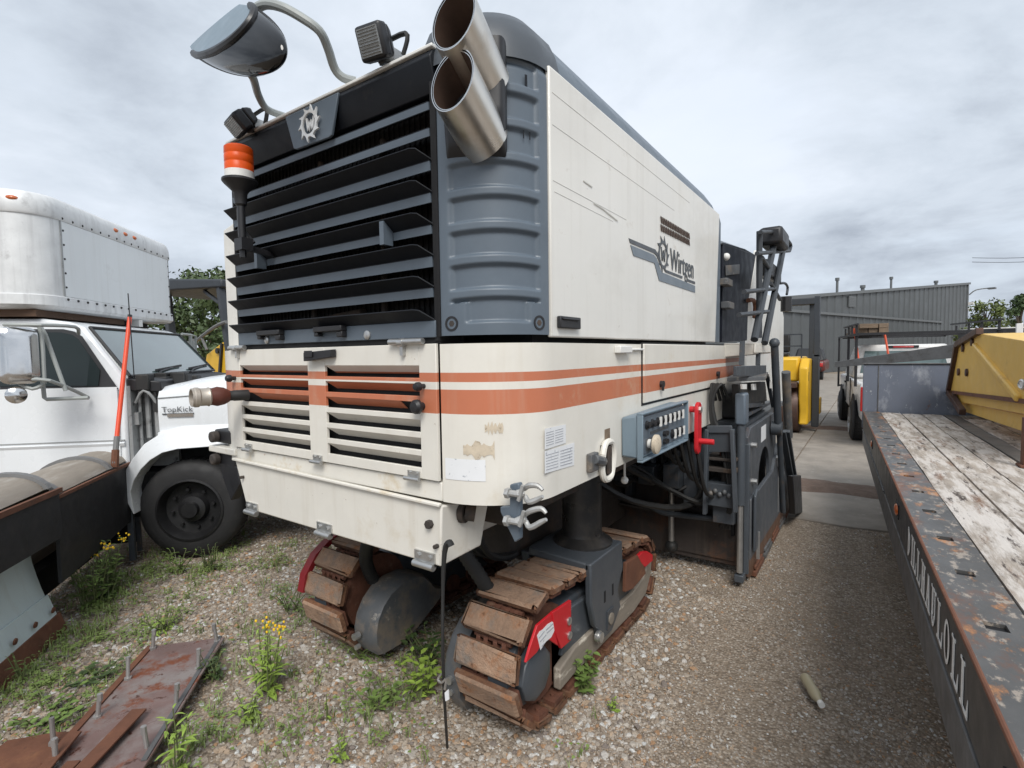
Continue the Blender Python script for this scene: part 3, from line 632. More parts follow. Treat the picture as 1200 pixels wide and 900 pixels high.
for x in (-2.50, -1.92, -1.325): lhinge(x, .888)
for i, p in enumerate([(-1.294, 1.333, 1.044), (-2.57, 1.333, 1.056), (-1.263, 1.333, 0.969)]):
    k = MB(); k.cyl((p[0], 1.337, p[2]), (p[0], 1.318, p[2]), .016 if i == 0 else .008, n=6); part('bolt_head', k, 'muddy', bump)
k = MB(); k.cyl((-1.235, 1.458, 1.064), (-1.205, 1.481, 1.057), .03, n=14); k.cyl((-1.25, 1.451, 1.064), (-1.23, 1.457, 1.065), .04, n=14); part('tow_pin', k, 'muddy', bump)
# front left bracket
b = MB(); b.box(-2.93, 1.34, 1.150, -2.66, 1.46, 1.185); br = part('side_bracket', b, 'cream_worn', mm, bevel=.006)
for z in (1.235, 1.115):
    k = MB(); k.box(-2.90, 1.36, z-.035, -2.70, 1.44, z+.035); k.cyl((-2.86, 1.36, z), (-2.86, 1.32, z), .03, n=12, mi=1); part('rubber_buffer', k, ['black_plastic', 'muddy'], br, bevel=.008)
k = MB(); k.prism([(-2.87, 1.36, 1.09), (-2.68, 1.36, 1.09), (-2.66, 1.36, 1.0), (-2.76, 1.36, .90), (-2.84, 1.36, 1.02)], (0, .05, 0)); part('bracket_gusset', k, 'black_plastic', br, bevel=.005)
# hood: louvered front
hood = MB(); hood.box(-2.60, 1.47, 1.69, -1.25, 1.49, 2.64, mi=1)
hood.box(-2.9, 1.60, 1.69, -1.02, 4.0, 1.72); hood.box(-1.27, 1.356, 1.70, -1.245, 1.47, 2.60); hood.box(-2.60, 1.356, 1.70, -2.585, 1.47, 2.66)
hood.box(-2.60, 1.36, 1.69, -1.25, 1.47, 1.712)
hd = part('grille_housing', hood, ['black', 'radiator'], mm)
r_ = MB()
for i in range(46): r_.box(-2.57+.0285*i, 1.462, 1.72, -2.57+.0285*i+.006, 1.469, 2.56)
part('radiator_fins', r_, 'radiator', hd)
k = MB()
for (xa, za, xb, zb, r) in ((-2.2, 1.80, -1.75, 1.83, .02), (-2.3, 1.93, -1.5, 1.90, .012), (-1.62, 1.78, -1.6, 2.5, .014), (-2.1, 1.75, -2.0, 2.5, .014), (-2.45, 2.05, -1.7, 2.02, .015)):
    k.cyl((xa, 1.44, za), (xb, 1.44, zb), r, n=8)
part('cooler_pipes', k, 'muddy', hd)
def yl(z): return 1.352
bars = [(2.495, 2.522), (2.406, 2.434), (2.290, 2.324), (2.181, 2.215), (2.074, 2.105), (1.959, 1.997), (1.854, 1.888)]
for z0, z1 in bars:
    b = MB(); b.hexa([(-2.585, 1.354, z0), (-1.272, 1.354, z0), (-1.272, 1.36, z0), (-2.585, 1.36, z0)], [(-2.585, 1.350, z1), (-1.272, 1.350, z1), (-1.272, 1.356, z1), (-2.585, 1.356, z1)])
    b.hexa([(-2.585, 1.350, z1-.003), (-1.272, 1.350, z1-.003), (-1.272, 1.350, z1), (-2.585, 1.350, z1)], [(-2.585, 1.44, z1+.02), (-1.272, 1.44, z1+.02), (-1.272, 1.44, z1+.023), (-2.585, 1.44, z1+.023)], mi=1)
    part('louver_bar', b, ['grey_blue', 'louver'], hd)
b = MB(); b.box(-2.588, 1.350, 1.712, -1.262, 1.358, 1.772); lp = part('lower_grille_panel', b, 'grey_blue', hd, bevel=.003)
for x in (-2.27, -1.83):
    h = MB(); h.box(x-.10, 1.318, 1.752, x+.085, 1.350, 1.775); h.box(x+.05, 1.322, 1.728, x+.085, 1.350, 1.752); h.box(x-.10, 1.322, 1.735, x-.075, 1.350, 1.752)
    part('grip', h, 'black_plastic', lp, bevel=.004)
for x in (-2.33, -1.62):
    h = MB(); h.lathe([(.018, 0), (.018, .006), (.012, .009), (.001, .009)], (x, 1.350, 1.732), (0, -1, 0), n=16); part('lock', h, 'steel', lp)
for z1 in (2.324, 2.215, 2.105, 1.997, 1.888, 1.772):
    b = MB(); d = .045; zo = z1+.036
    pts = [(-2.588, 1.350, z1), (-1.264, 1.350, z1), (-1.30, 1.350-d*.9, zo-.004), (-1.325, 1.350-d, zo), (-2.588, 1.350-d, zo)]
    b.prism(pts, (0, .002, .0035)); part('louver_blade', b, 'louver', hd)
for a, c in ([(-1.481, 1.345, 2.138), (-1.484, 1.345, 2.054)], [(-2.328, 1.345, 2.136), (-2.334, 1.345, 2.058)]):
    k = MB(); k.box(a[0]-.004, 1.305, c[2], a[0]+.018, 1.349, a[2]); part('blade_stay', k, 'grey_blue', hd)
# visor and top
b = MB(); b.prism([(-2.605, 1.352, 2.688), (-2.605, 1.335, 2.66), (-2.605, 1.350, 2.60), (-2.605, 1.372, 2.555), (-2.605, 1.47, 2.555), (-2.605, 1.47, 2.688)], (1.36, 0, 0))
vis = part('hood_visor', b, 'louver', mm, bevel=.004)
b = MB(); b.box(-2.61, 1.340, 2.690, -1.24, 1.50, 2.702); part('visor_top_trim', b, 'white_plastic', vis, bevel=.003)
b = MB(); pl_ = [(-2.083, 1.328, 2.675), (-1.724, 1.328, 2.674), (-1.773, 1.328, 2.524), (-1.792, 1.328, 2.519), (-2.012, 1.328, 2.524), (-2.03, 1.328, 2.531)]
b.prism(pl_, (0, .012, 0)); bdg = part('badge_plate', b, 'grey_blue', vis, bevel=.003)
gc = (-1.897, 1.32, 2.596)
b = MB(); gear(b, gc, (1, 0, 0), (0, 0, 1), .074, (0, .007, 0)); 
stroke_w(b, (gc[0], 1.319, gc[2]), (1, 0, 0), (0, 0, 1), .050, .056, .0095, (0, .006, 0))
part('gear_emblem', b, 'silver_badge', bdg)
# hood shell (grey top with chamfer), left corner
hs = MB()
YB = 4.02
prof = [(-1.00, 2.654), (-1.028, 2.74), (-1.085, 2.825), (-1.21, 2.872), (-1.5, 2.885), (-2.4, 2.885), (-2.69, 2.872), (-2.815, 2.825), (-2.872, 2.74), (-2.90, 2.654), (-2.90, 1.72), (-1.00, 1.72)]
def sec(y, dz, dxs): return [(x+(dxs if x > -1.9 else -dxs), y, z+(dz if z > 2.66 else 0)) for x, z in prof]
A_, B_ = sec(1.625, 0, .035), sec(YB+.03, -.02, .035)
n = len(prof)
hs.add(A_+B_, [tuple(range(n)), tuple(range(2*n-1, n-1, -1))]+[(i, i+n, (i+1) % n+n, (i+1) % n) for i in range(n)])
part('hood_shell', hs, 'grey_blue', mm, sharp=50, bevel=.008)
# white side panels
b = MB(); b.prism([(-.963, 1.612, 1.708), (-.963, 3.965, 1.712), (-.963, 4.065, 2.652), (-.963, 1.612, 2.652)], (.02, 0, 0))
sp_ = part('hood_side_panel', b, 'white_hood', mm, bevel=.006)
b = MB(); b.prism([(-.962, 3.968, 1.712), (-.962, 4.11, 1.712), (-.962, 4.125, 2.60), (-.962, 4.068, 2.64)], (.015, 0, 0)); part('panel_edge_strip', b, 'grey_blue', mm, bevel=.004)
b = MB(); b.box(-2.955, 1.62, 1.71, -2.935, 4.06, 2.65); part('hood_side_panel', b, 'white_hood', mm, bevel=.006)
b2 = MB(); b2.prism([(-2.925, 1.47, 1.364), (-2.811, 1.47, 1.369), (-2.708, 1.47, 2.372), (-2.812, 1.47, 2.371), (-2.927, 1.47, 2.347), (-2.931, 1.47, 2.209)], (0, .22, 0))
part('open_side_door', b2, 'white_hood', mm, bevel=.006, label='white hood door standing slightly open on the left side')
# side latch, logo, slots, scratches
h = MB(); c0 = (-0.94, 1.646, 1.785); c1 = (-0.94, 1.805, 1.741)
h.box(-.942, c0[1], c1[2], -.925, c1[1], c0[2]); h.box(-.926, c0[1]+.012, c1[2]+.03, -.917, c1[1]-.02, c0[2]-.006); part('door_latch', h, 'black_plastic', sp_, bevel=.006)
b = MB()
for poly in ([(-0.941, 2.324, 2.179), (-0.94, 2.682, 2.182), (-0.94, 2.735, 2.161), (-0.941, 2.803, 2.111), (-0.94, 2.783, 2.1), (-0.94, 2.702, 2.154), (-0.94, 2.663, 2.161), (-0.94, 2.339, 2.16)], [(-0.941, 2.839, 2.099), (-0.94, 3.158, 2.097), (-0.94, 3.151, 2.083), (-0.94, 2.86, 2.085)], [(-0.94, 3.245, 2.093), (-0.94, 3.423, 2.093), (-0.94, 3.424, 2.078), (-0.94, 3.252, 2.078)]):
    b.prism(poly, (-.002, 0, 0))
part('logo_line', b, 'logo_dark', sp_)
b = MB(); b.prism([(-0.94, 2.344, 2.151), (-0.941, 2.663, 2.152), (-0.94, 2.702, 2.14), (-0.94, 2.783, 2.077), (-0.94, 3.424, 2.067), (-0.94, 3.425, 2.024), (-0.94, 2.742, 2.028), (-0.94, 2.669, 2.11), (-0.94, 2.381, 2.107)], (-.002, 0, 0)); part('logo_band', b, 'logo_grey', sp_)
gc = Vector((-0.939, 2.808, 2.174)); 
b = MB(); gear(b, gc, (0, 1, 0), (0, 0, 1), .104, (.002, 0, 0)); stroke_w(b, gc, (0, 1, 0), (0, 0, 1), .066, .072, .013, (-.0015, 0, 0))
w0 = Vector((-0.94, 2.923, 2.103)); w1 = Vector((-0.94, 3.389, 2.112)); wh = (-0.94, 2.925, 2.219)[2]-w0.z
for o_ in (0, .007): add_text(b, 'Wirtgen', w0+Vector((o_*.02, o_, -.035)), (0, 1, 0), (0, 0, 1), w1.y-w0.y-.007, wh+.045)
part('logo_lettering', b, 'logo_dark', sp_)
for (_, ya, za), (_, yb, zb) in ([(-0.94, 2.761, 2.371), (-0.941, 3.303, 2.376)], [(-0.94, 2.761, 2.328), (-0.94, 3.304, 2.337)]):
    b = MB()
    n = 18
    for i in range(n):
        y = ya+(yb-ya)*(i/n); z = za+(zb-za)*(i/n); b.prism([(-.9405, y, z), (-.9405, y+.018, z-.002), (-.9405, y+.030, z-.036), (-.9405, y+.012, z-.034)], (.0015, 0, 0))
    part('vent_slots', b, 'soot', sp_)
b = MB()
for z_, ya, yb in ((2.565, 1.63, 3.3), (2.455, 1.63, 3.0), (2.262, 1.63, 2.3), (2.225, 1.64, 2.15)): b.bar((-.9425, ya, z_), (-.9425, yb, z_-.004), .0008, .0016)
for a, c in ([(-0.94, 1.955, 2.256), (-0.94, 2.045, 2.251)], [(-0.94, 2.045, 2.251), (-0.94, 2.196, 2.232)], [(-0.941, 1.865, 2.321), (-0.94, 1.941, 2.316)]): b.bar(a, c, .0008, .005, up=(0, 0, 1))
part('panel_scratches', b, 'crease', sp_)
# ribbed corner panel (right) with exhaust opening; plain mirrored corner on the left
def corner(mirror):
    mb = MB(); z0, z1 = 1.716, 2.652
    def cur(t):
        a = t*pi/2; x = -1.235+.285*sin(a); y = 1.352+.253*(1-cos(a)); nx_, ny_ = sin(a)/.285, -cos(a)/.253; l = sqrt(nx_**2+ny_**2)
        return x, y, nx_/l, ny_/l
    edges = [1.745+.1125*i for i in range(8)]
    def ss(a, b_, x): t = max(0, min(1, (x-a)/(b_-a))); return t*t*(3-2*t)
    def fn(u, v):
        t = u; z = z0+(z1-z0)*v; x, y, nx_, ny_ = cur(t)
        dep = 0
        for e in edges:
            if e > 2.3 and t < .62 and not mirror: pass
            zc = z-.009*sin(pi*t)
            m = ss(e+.004, e+.014, zc)*(1-ss(e+.080, e+.094, zc))*ss(.09, .115, t)*(1-ss(.86, .885, t))
            if zc < 1.80+.022: m *= 1 if .0 else (ss(.22, .25, t)*(1-ss(.74, .77, t)) if e < 1.75 else 1)
            dep = max(dep, m)
        top = ss(2.60, 2.652, z)*.02
        o = -.016*dep-top
        px_, py_ = x+nx_*o, y+ny_*o
        if mirror: px_ = -3.9-px_
        return (px_, py_, z)
    def skip(u, v):
        if mirror: return False
        z = z0+(z1-z0)*v
        if not (.08 < u < .565): return False
        zb = 2.345
        if z < zb: return False
        # rounded lower corners
        r = .06; s = (u-.06)*.40; s2 = (.575-u)*.40
        for q in (s, s2):
            if q < r and z < zb+r and (r-q)**2+(zb+r-z)**2 > r*r: return False
        return True
    mb.grid(fn, 60, 220, skip=skip)
    return mb, cur
cm, cur = corner(False)
cp = part('ribbed_corner_panel', cm, 'grey_blue', mm, sharp=60)
b = MB(); b.box(-1.247, 1.348, 1.714, -1.236, 1.40, 2.50); part('corner_seam', b, 'black', cp)
b = MB()  # proud black sheet round the exhausts, colour standing in for the shaded recess
def recess_blackf(u, v):
    t = .05+.545*u; z = 2.282+.378*v; x, y, nx_, ny_ = cur(t); e = min(1, 6*min(u, 1-u, v*.9)); e = 1-(1-e)**2
    o = -.03+(.062+.03*u)*e*(.62+.38*min(1, 2.5*v))
    return (x+nx_*o, y+ny_*o, z)
def bskip(u, v):
    r = .20; return (u < r and v < r*.8 and (r-u)**2+((r*.8-v)*1.25)**2 > r*r) or (u > 1-r and v < r*.8 and (u-1+r)**2+((r*.8-v)*1.25)**2 > r*r)
b.grid(recess_blackf, 30, 30, skip=bskip)
part('exhaust_recess_black', b, 'black_plastic', cp)
# cap above the corner; darker colour offsets sky light, stands for recess shade
def capring(off, z, n=14):
    pts = []
    for i in range(n+1):
        x, y, nx_, ny_ = cur(i/n); pts.append((x-nx_*off, y-ny_*off, z))
    return [(-1.30, pts[0][1], z)]+pts+[(pts[-1][0], 1.70, z)]
rings = [capring(.0, 2.63), capring(.004, 2.665), capring(.018, 2.72), capring(.045, 2.775), capring(.085, 2.818), capring(.14, 2.848), capring(.22, 2.868)]
b = MB(); n = len(rings[0]); b.add([p for r in rings for p in r], [(k*n+i, k*n+i+1, (k+1)*n+i+1, (k+1)*n+i) for k in range(len(rings)-1) for i in range(n-1)]+[tuple(range((len(rings)-1)*n, len(rings)*n))])
part('corner_cap', b, 'grey_blue_dk', cp, sharp=50)
for t, z in ((.10, 1.757), (.86, 1.757)):
    x, y, nx_, ny_ = cur(t); c = Vector((x, y, z)); nv = Vector((nx_, ny_, 0))
    k = MB(); k.lathe([(.026, -.002), (.026, .002), (.019, .002), (.019, -.004), (.001, -.004)], c, nv, n=18); k.cyl(c-nv*.006, c+nv*.001, .011, n=6, mi=1); part('panel_bolt', k, ['black_plastic', 'muddy'], cp)
def curved_text(body, t, z, w, h):
    b = MB(); x, y, nx_, ny_ = cur(t); ux = Vector((-ny_, nx_, 0)); add_text(b, body, Vector((x, y, z))-ux*w/2+Vector((nx_, ny_, 0))*-.007, ux, (0, 0, 1), w, h); part('moulded_number', b, 'louver', cp)
curved_text('11', .76, 2.375, .03, .042); curved_text('1', .76, 2.545, .010, .042)
# exhaust pipes
def exhaust(c):
    b = MB(); c = Vector(c); d = Vector((-.13, .865, -.49)).normalized(); R = .085; n = 28
    u, w = Vector((1, 0, 0)), d.cross(Vector((1, 0, 0))); n = 36
    def ring(r, shear, l):   # cut plane faces the front, leaning back a little
        P = []
        for i in range(n):
            o = u*cos(2*pi*i/n)*r+w*sin(2*pi*i/n)*r
            tt = 0
            if shear: tt = -(o.y*.98-o.z*.10)/(d.y*.98-d.z*.10)
            P.append(c+o+d*(tt+l))
        return P
    L_ = .235
    rs = [ring(R, 1, 0), ring(R, 0, L_)]
    fs = [(i, (i+1) % n, (i+1) % n+n, i+n) for i in range(n)]
    b.add(rs[0]+rs[1], fs, 0)
    b.add(ring(R, 1, 0)+ring(R*.965, 1, 0), fs, 1)
    b.add(ring(R*.965, 1, 0)+ring(R*.965, 1, .014), fs, 3)
    b.add(ring(R*.965, 1, .014)+ring(R*.93, 1, .014), fs, 3)
    b.add(ring(R*.93, 1, .014)+ring(R*.93, 1, .002)+[], fs, 1)
    b.add(ring(R*.93, 1, .002)+ring(R*.905, 1, .002), fs, 1)
    b.add(ring(R*.905, 1, .002)+ring(R*.90, 0, L_), fs, 2)
    b.add(ring(R*.90, 0, L_*.9), [tuple(range(n))], 2)
    part('exhaust_pipe', b, ['stainless', 'chrome', 'soot', 'black'], mm, sharp=40)
exhaust((-1.044, 1.225, 2.649)); exhaust((-1.054, 1.225, 2.473))
# ---- side of the lower body
b = MB(); b.prism([(-.957, 2.505, 1.392), (-.957, 4.265, 1.392), (-.957, 4.265, 1.690), (-.957, 2.505, 1.690)], (.022, 0, 0))
sd_ = part('side_flap', b, 'cream_band', mm, bevel=.004)
b = MB(); b.box(-.9445, 2.49, 1.38, -.9425, 4.28, 1.698); part('flap_seam', b, 'black', mm)
for p in [(-0.935, 2.749, 1.476), (-0.935, 3.983, 1.482)]:
    k = MB(); k.cyl((-.935, p[1], p[2]), (-.915, p[1], p[2]), .018, n=10); k.box(-.922, p[1]-.02, p[2]-.035, -.914, p[1]+.0, p[2]); part('flap_latch', k, 'black_plastic', sd_)
k = MB(); q = (-0.93, 2.235, 1.661); k.box(-.946, q[1]-.07, q[2]-.015, -.915, q[1]+.07, q[2]+.018); k.box(-.946, q[1]+.07, q[2]-.004, -.93, q[1]+.26, q[2]+.006); part('flap_stop', k, 'white_plastic', mm, bevel=.004)
# paper labels
def slab(pts, name, mat, lines=0):
    b = MB(); b.prism(pts, (-.0012, 0, 0)); st = part(name, b, mat, body)
    return st
s1 = slab([(-0.942, 1.555, 1.385), (-0.942, 1.707, 1.382), (-0.942, 1.706, 1.312), (-0.942, 1.554, 1.311)], 'sticker', 'sticker')
s2 = slab([(-0.942, 1.553, 1.305), (-0.942, 1.774, 1.303), (-0.943, 1.772, 1.215), (-0.942, 1.552, 1.226)], 'sticker', 'sticker')
for st, pts in ((s2, [(-0.942, 1.56, 1.294), (-0.941, 1.765, 1.293), (-0.942, 1.764, 1.223), (-0.942, 1.559, 1.232)]), (s1, [(-0.942, 1.562, 1.373), (-0.942, 1.692, 1.374), (-0.942, 1.691, 1.319), (-0.942, 1.561, 1.319)])):
    b = MB(); a, c, d, e = [Vector(p) for p in pts]
    for i in range(6):
        t = (i+.5)/6; l = a.lerp(e, t); r0 = c.lerp(d, t)
        b.bar(l, l.lerp(r0, .42), .0015, .0022); b.bar(l.lerp(r0, .5), l.lerp(r0, .95), .0015, .0022)
    part('printed_lines', b, 'ink', st)
slab([(-0.942, 3.132, 1.289), (-0.942, 3.246, 1.289), (-0.942, 3.247, 1.216), (-0.942, 3.133, 1.217)], 'sticker', 'sticker'); slab([(-0.942, 3.395, 1.304), (-0.942, 3.609, 1.3), (-0.942, 3.611, 1.201), (-0.942, 3.397, 1.205)], 'sticker', 'sticker')
slab([(-0.943, 2.056, 1.317), (-0.942, 2.107, 1.318), (-0.942, 2.107, 1.269), (-0.942, 2.055, 1.267)], 'brown_label', 'lumber')
def curlab(t0, t1, z0, z1, name, mat, seed=0):
    b = MB(); r = random.Random(seed)
    jag = [r.uniform(-.012, .012) for _ in range(16)] if seed else [0]*16
    def fn(u, v):
        t = t0+(t1-t0)*u; a = t*pi/2; x = -1.245+.30*sin(a); y = 1.352+.268*(1-cos(a)); nx_, ny_ = sin(a)/.30, -cos(a)/.268; l = sqrt(nx_*nx_+ny_*ny_)
        j = jag[int(u*15)]
        return (x+nx_/l*.0014, y+ny_/l*.0014, z0+(z1-z0)*v+(j*(2*v-1)))
    b.grid(fn, 15, 2); return part(name, b, mat, body)
M['residue'] = material('sticker_residue', (.55, .47, .36), .7, var=.15, vscale=30, speck=((.30, .24, .17), .57, .66, 36))
st = curlab(.03, .36, 1.213, 1.288, 'sticker', 'sticker')
st2 = curlab(.19, .43, 1.297, 1.345, 'sticker_residue', 'residue', 4); curlab(.36, .50, 1.382, 1.412, 'sticker_residue', 'residue', 9)
# control box
XC = -.855
b = MB(); b.hexa([(-.945, 2.235, 1.168), (XC, 2.235, 1.163), (XC, 2.92, 1.150), (-.945, 2.92, 1.150)], [(-.945, 2.235, 1.350), (XC-.012, 2.235, 1.365), (XC-.012, 2.92, 1.365), (-.945, 2.92, 1.365)])
ctl = part('control_box', b, 'ctl_blue', mm, bevel=.01)
b = MB(); b.box(XC-.012, 2.225, 1.366, XC+.018, 2.93, 1.376); b.box(XC-.01, 2.225, 1.150, XC+.018, 2.93, 1.160); b.box(XC-.01, 2.225, 1.160, XC+.018, 2.235, 1.366); b.box(XC-.01, 2.92, 1.160, XC+.018, 2.93, 1.366)
part('control_box_rim', b, 'ctl_blue', ctl, bevel=.003)
b = MB(); b.box(XC-.02, 2.255, 1.178, XC+.004, 2.90, 1.352); part('control_face', b, 'grey_blue', ctl, bevel=.003)
b = MB(); b.box(XC+.002, 2.36, 1.262, XC+.0065, 2.62, 1.275); b.box(XC+.002, 2.30, 1.19, XC+.0055, 2.44, 1.247); part('legend_plate', b, 'logo_dark', ctl)
for i in range(8):
    k = MB(); y = 2.31+.072*i; z = 1.312
    k.lathe([(.021, 0), (.021, .006), (.016, .008), (.016, .018), (.001, .02)], (XC+.004, y, z), (1, 0, 0), n=14)
    if i > 1: k.box(XC+.02, y-.012, z-.022, XC+.026, y+.010, z+.024, mi=1)
    part('switch', k, ['black_plastic', 'white_plastic'] if i > 1 else ['black_plastic', 'amber_dk'], ctl)
for i in range(3):
    k = MB(); y = 2.68+.075*i; z = 1.222
    k.lathe([(.024, 0), (.024, .006), (.018, .008), (.018, .018), (.001, .02)], (XC+.004, y, z), (1, 0, 0), n=14); k.box(XC+.02, y-.012, z-.022, XC+.026, y+.010, z+.024, mi=1); part('switch', k, ['black_plastic', 'white_plastic'], ctl)
k = MB(); k.cyl((XC, 2.335, 1.222), (XC+.03, 2.335, 1.222), .022, n=14); k.lathe([(.03, .02), (.045, .03), (.045, .045), (.03, .052), (.001, .053)], (XC+.004, 2.335, 1.222), (1, 0, 0), n=18, mi=1); part('stop_button', k, ['white_plastic', 'residue'], ctl)
for z in (1.20, 1.24):
    k = MB(); k.cyl((XC+.004, 2.55, z), (XC+.02, 2.55, z), .014, n=10); k.cyl((XC+.004, 2.58, z), (XC+.02, 2.58, z), .012, n=10); part('key_switch', k, 'black_plastic', ctl)
# red crank
b = MB(); a, c = Vector((-0.905, 3.337, 1.282)), Vector((-0.905, 3.331, 1.049))
def slotshape(a, c, r, n=10):
    d = (c-a).normalized(); s_ = Vector((0, -d.z, d.y)); P = []
    for i in range(n+1): t = pi*i/n; P.append(a+s_*r*cos(t)-d*r*sin(t))
    for i in range(n+1): t = pi*i/n; P.append(c-s_*r*cos(t)+d*r*sin(t))
    return P
b.prism(slotshape(a, c, .048), (.022, 0, 0)); q = c+Vector((0, 0, .035)); b.cyl(q, q+Vector((.11, 0, 0)), .018, n=14); b.cyl((-.945, a.y, a.z), (-.90, a.y, a.z), .02, n=12)
cr_ = part('crank_handle', b, 'red', mm, bevel=.004)
k = MB(); k.cyl((-.884, a.y, a.z), (-.872, a.y, a.z), .022, n=6); part('crank_bolt', k, 'steel', cr_)
# lashing eye and shackle
b = MB(); a, c = Vector((-0.93, 2.062, 1.215)), Vector((-0.93, 2.053, 1.153))
b.tube([(-.93, a.y-.055, a.z), (-.93, a.y-.03, a.z+.045), (-.93, a.y+.03, a.z+.045), (-.93, a.y+.055, a.z), (-.93, c.y+.055, c.z), (-.93, c.y+.03, c.z-.045), (-.93, c.y-.03, c.z-.045), (-.93, c.y-.055, c.z), (-.93, a.y-.055, a.z)], .014, n=8, smooth=4); eye = part('lashing_eye', b, 'cream', mm)
b = MB(); b.box(-.944, a.y-.05, c.z-.04, -.938, a.y+.05, a.z+.04); part('eye_black_plate', b, 'black', eye); b = MB(); b.box(-.937, a.y-.01, c.z-.03, -.925, a.y+.03, a.z+.03); part('hook_plate', b, 'muddy', eye, bevel=.004)  # plate coloured black in place of the dark hollow inside the ring
b = MB(); q = Vector((-0.93, 1.928, 1.205)); b.box(-.944, q.y-.05, q.z-.04, -.92, q.y+.02, q.z+.035); b.cyl((-.925, q.y-.02, q.z+.01), (-.925, q.y+.07, q.z-.015), .022, n=10); part('cable_clamp', b, 'drive_grey', mm, bevel=.004)
b = MB(); q = Vector((-1.017, 2.45, 1.015)); b.cyl(q+Vector((0, 0, .1)), q, .006, n=6); b.ball(q-Vector((0, 0, .012)), .02); part('pull_cord_ball', b, 'white_plastic', mm)
# outrigger bracket with two clamps under the right corner

pp = [(-0.989, 1.4, 1.213), (-0.955, 1.4, 1.223), (-0.95, 1.4, 1.212), (-0.953, 1.4, 1.033), (-0.972, 1.4, 1.018), (-1.03, 1.4, 1.113), (-1.03, 1.4, 1.131), (-0.991, 1.4, 1.137)]
b = MB(); b.prism(pp, (0, .025, 0)); clb = part('clamp_bracket', b, 'grey_blue', mm, bevel=.004)
for i, (c, d_) in enumerate((((-0.969, 1.4, 1.19), (-0.879, 1.4, 1.202)), ((-0.974, 1.4, 1.096), (-0.867, 1.4, 1.129)))):
    c = Vector(c); d_ = Vector(d_); k = MB()
    k.cyl(c-Vector((.022, .016, 0)), c+Vector((.034, -.014, 0)), .011, n=10); k.cyl(c-Vector((.02, .02, 0)), c-Vector((.006, .02, 0)), .018, n=6)
    m_ = c.lerp(d_, .45); k.cyl(c+Vector((.02, -.014, 0)), m_, .014, n=10)
    for sgn in (1, -1):
        k.tube([m_+Vector((0, 0, .011*sgn)), m_+Vector((.02, -.006, .027*sgn)), d_+Vector((0, 0, .022*sgn)), d_+Vector((.02, 0, .010*sgn))], [.008, .010, .009, .006], n=8, smooth=3)
    k.bar(m_+Vector((-.012, -.018, -.026)), m_+Vector((.006, -.018, .028)), .011, .011)
    part('tube_clamp', k, 'clamp', clb)
# hoses and plates below the nose
def bez(P, n): 
    P = [Vector(p) for p in P]; R = []
    for i in range(n+1):
        t = i/n; Q = P
        while len(Q) > 1: Q = [a.lerp(b_, t) for a, b_ in zip(Q[:-1], Q[1:])]
        R.append(Q[0])
    return R
for P in ([(-1.60, 1.75, 1.05), (-1.62, 1.70, .85), (-1.45, 1.72, .80), (-1.40, 1.86, .50)], [(-1.95, 1.7, .95), (-2.05, 1.68, .72), (-2.2, 1.72, .62), (-2.24, 1.85, .42)]):
    b = MB(); pp = bez(P, 56); b.tube(pp, [.030 if k % 2 else .036 for k in range(57)], n=10); part('corrugated_hose', b, 'hose', mm, sharp=80)
b = MB()
for i in range(3): b.tube(bez([(-1.75+.1*i, 1.95, 1.05), (-1.7+.1*i, 1.8, .8), (-1.62+.06*i, 1.9, .62), (-1.52, 2.2, .60)], 16), .016, n=7)
part('hydraulic_hose', b, 'hose', mm, kind='stuff')
b = MB(); b.hexa([(-2.35, 1.6, .80), (-1.52, 1.6, .80), (-1.52, 2.6, .80), (-2.35, 2.6, .80)], [(-2.4, 1.58, .90), (-1.48, 1.58, .90), (-1.48, 2.6, .90), (-2.4, 2.6, .90)]); part('belly_tank', b, 'cream', mm, bevel=.01)
b = MB(); b.box(-2.62, 1.75, .92, -1.26, 4.0, 1.126); b.box(-2.35, 2.2, .55, -1.55, 2.75, .93); b.box(-2.25, 2.75, .30, -1.65, 4.0, .95); part('chassis', b, 'muddy', mm, bevel=.01)

# ---- crawlers
M['muddy_col'] = material('greasy_black_column', (.022, .021, .021), .34, var=.3, vscale=5, dirt=(((.075, .06, .045), .56, .66, 3.0), ((.045, .04, .035), .5, .7, 8)), bump=(.1, 20, .003))
def pad_mesh():
    b = MB(); w, l = .160, .0555
    pts = [(-l, .0), (l, .0), (l, .026), (l-.016, .046), (-l+.016, .046), (-l, .026)]
    pts = [(-l, .0), (l, .0), (l, .022), (l-.010, .034), (-l+.010, .034), (-l, .022)]
    zo = .004; c = .012; V = []
    for x, ins in ((-w, 1), (-w+c, 0), (w-c, 0), (w, 1)):
        V += [(x, y*(1 if not ins else .96), z+zo-(.010 if ins and z > .03 else 0)) for y, z in pts]
    for k in range(3):
        for i in range(6):
            j = (i+1) % 6; o = len(b.v); b.add([V[6*k+i], V[6*k+6+i], V[6*k+6+j], V[6*k+j]], [(0, 1, 2, 3)], 0 if (i in (2, 3, 4) and k == 1) or (i == 3) else 2)
    b.add(V[:6], [tuple(range(6))], 2); b.add(V[18:], [tuple(range(5, -1, -1))], 2)
    b.box(-w+.012, -.042, -.018, w-.012, .042, .004, mi=1)
    for xx in (-.085, -.045, .005, .05): b.box(xx, -.074, -.040, xx+.022, .074, -.012, mi=1)
    b.cyl((-.10, .070, -.026), (.09, .070, -.026), .012, n=8, mi=1)
    for sx in (-1, 1): b.cyl((sx*(w-.045), 0, -.026), (sx*(w-.045), 0, -.02), .012, n=6, mi=1)
    return b
PADS = [pad_mesh().mesh('track_pad', ['pad', 'pad_rust', 'pad_edge']) for _ in range(1)]
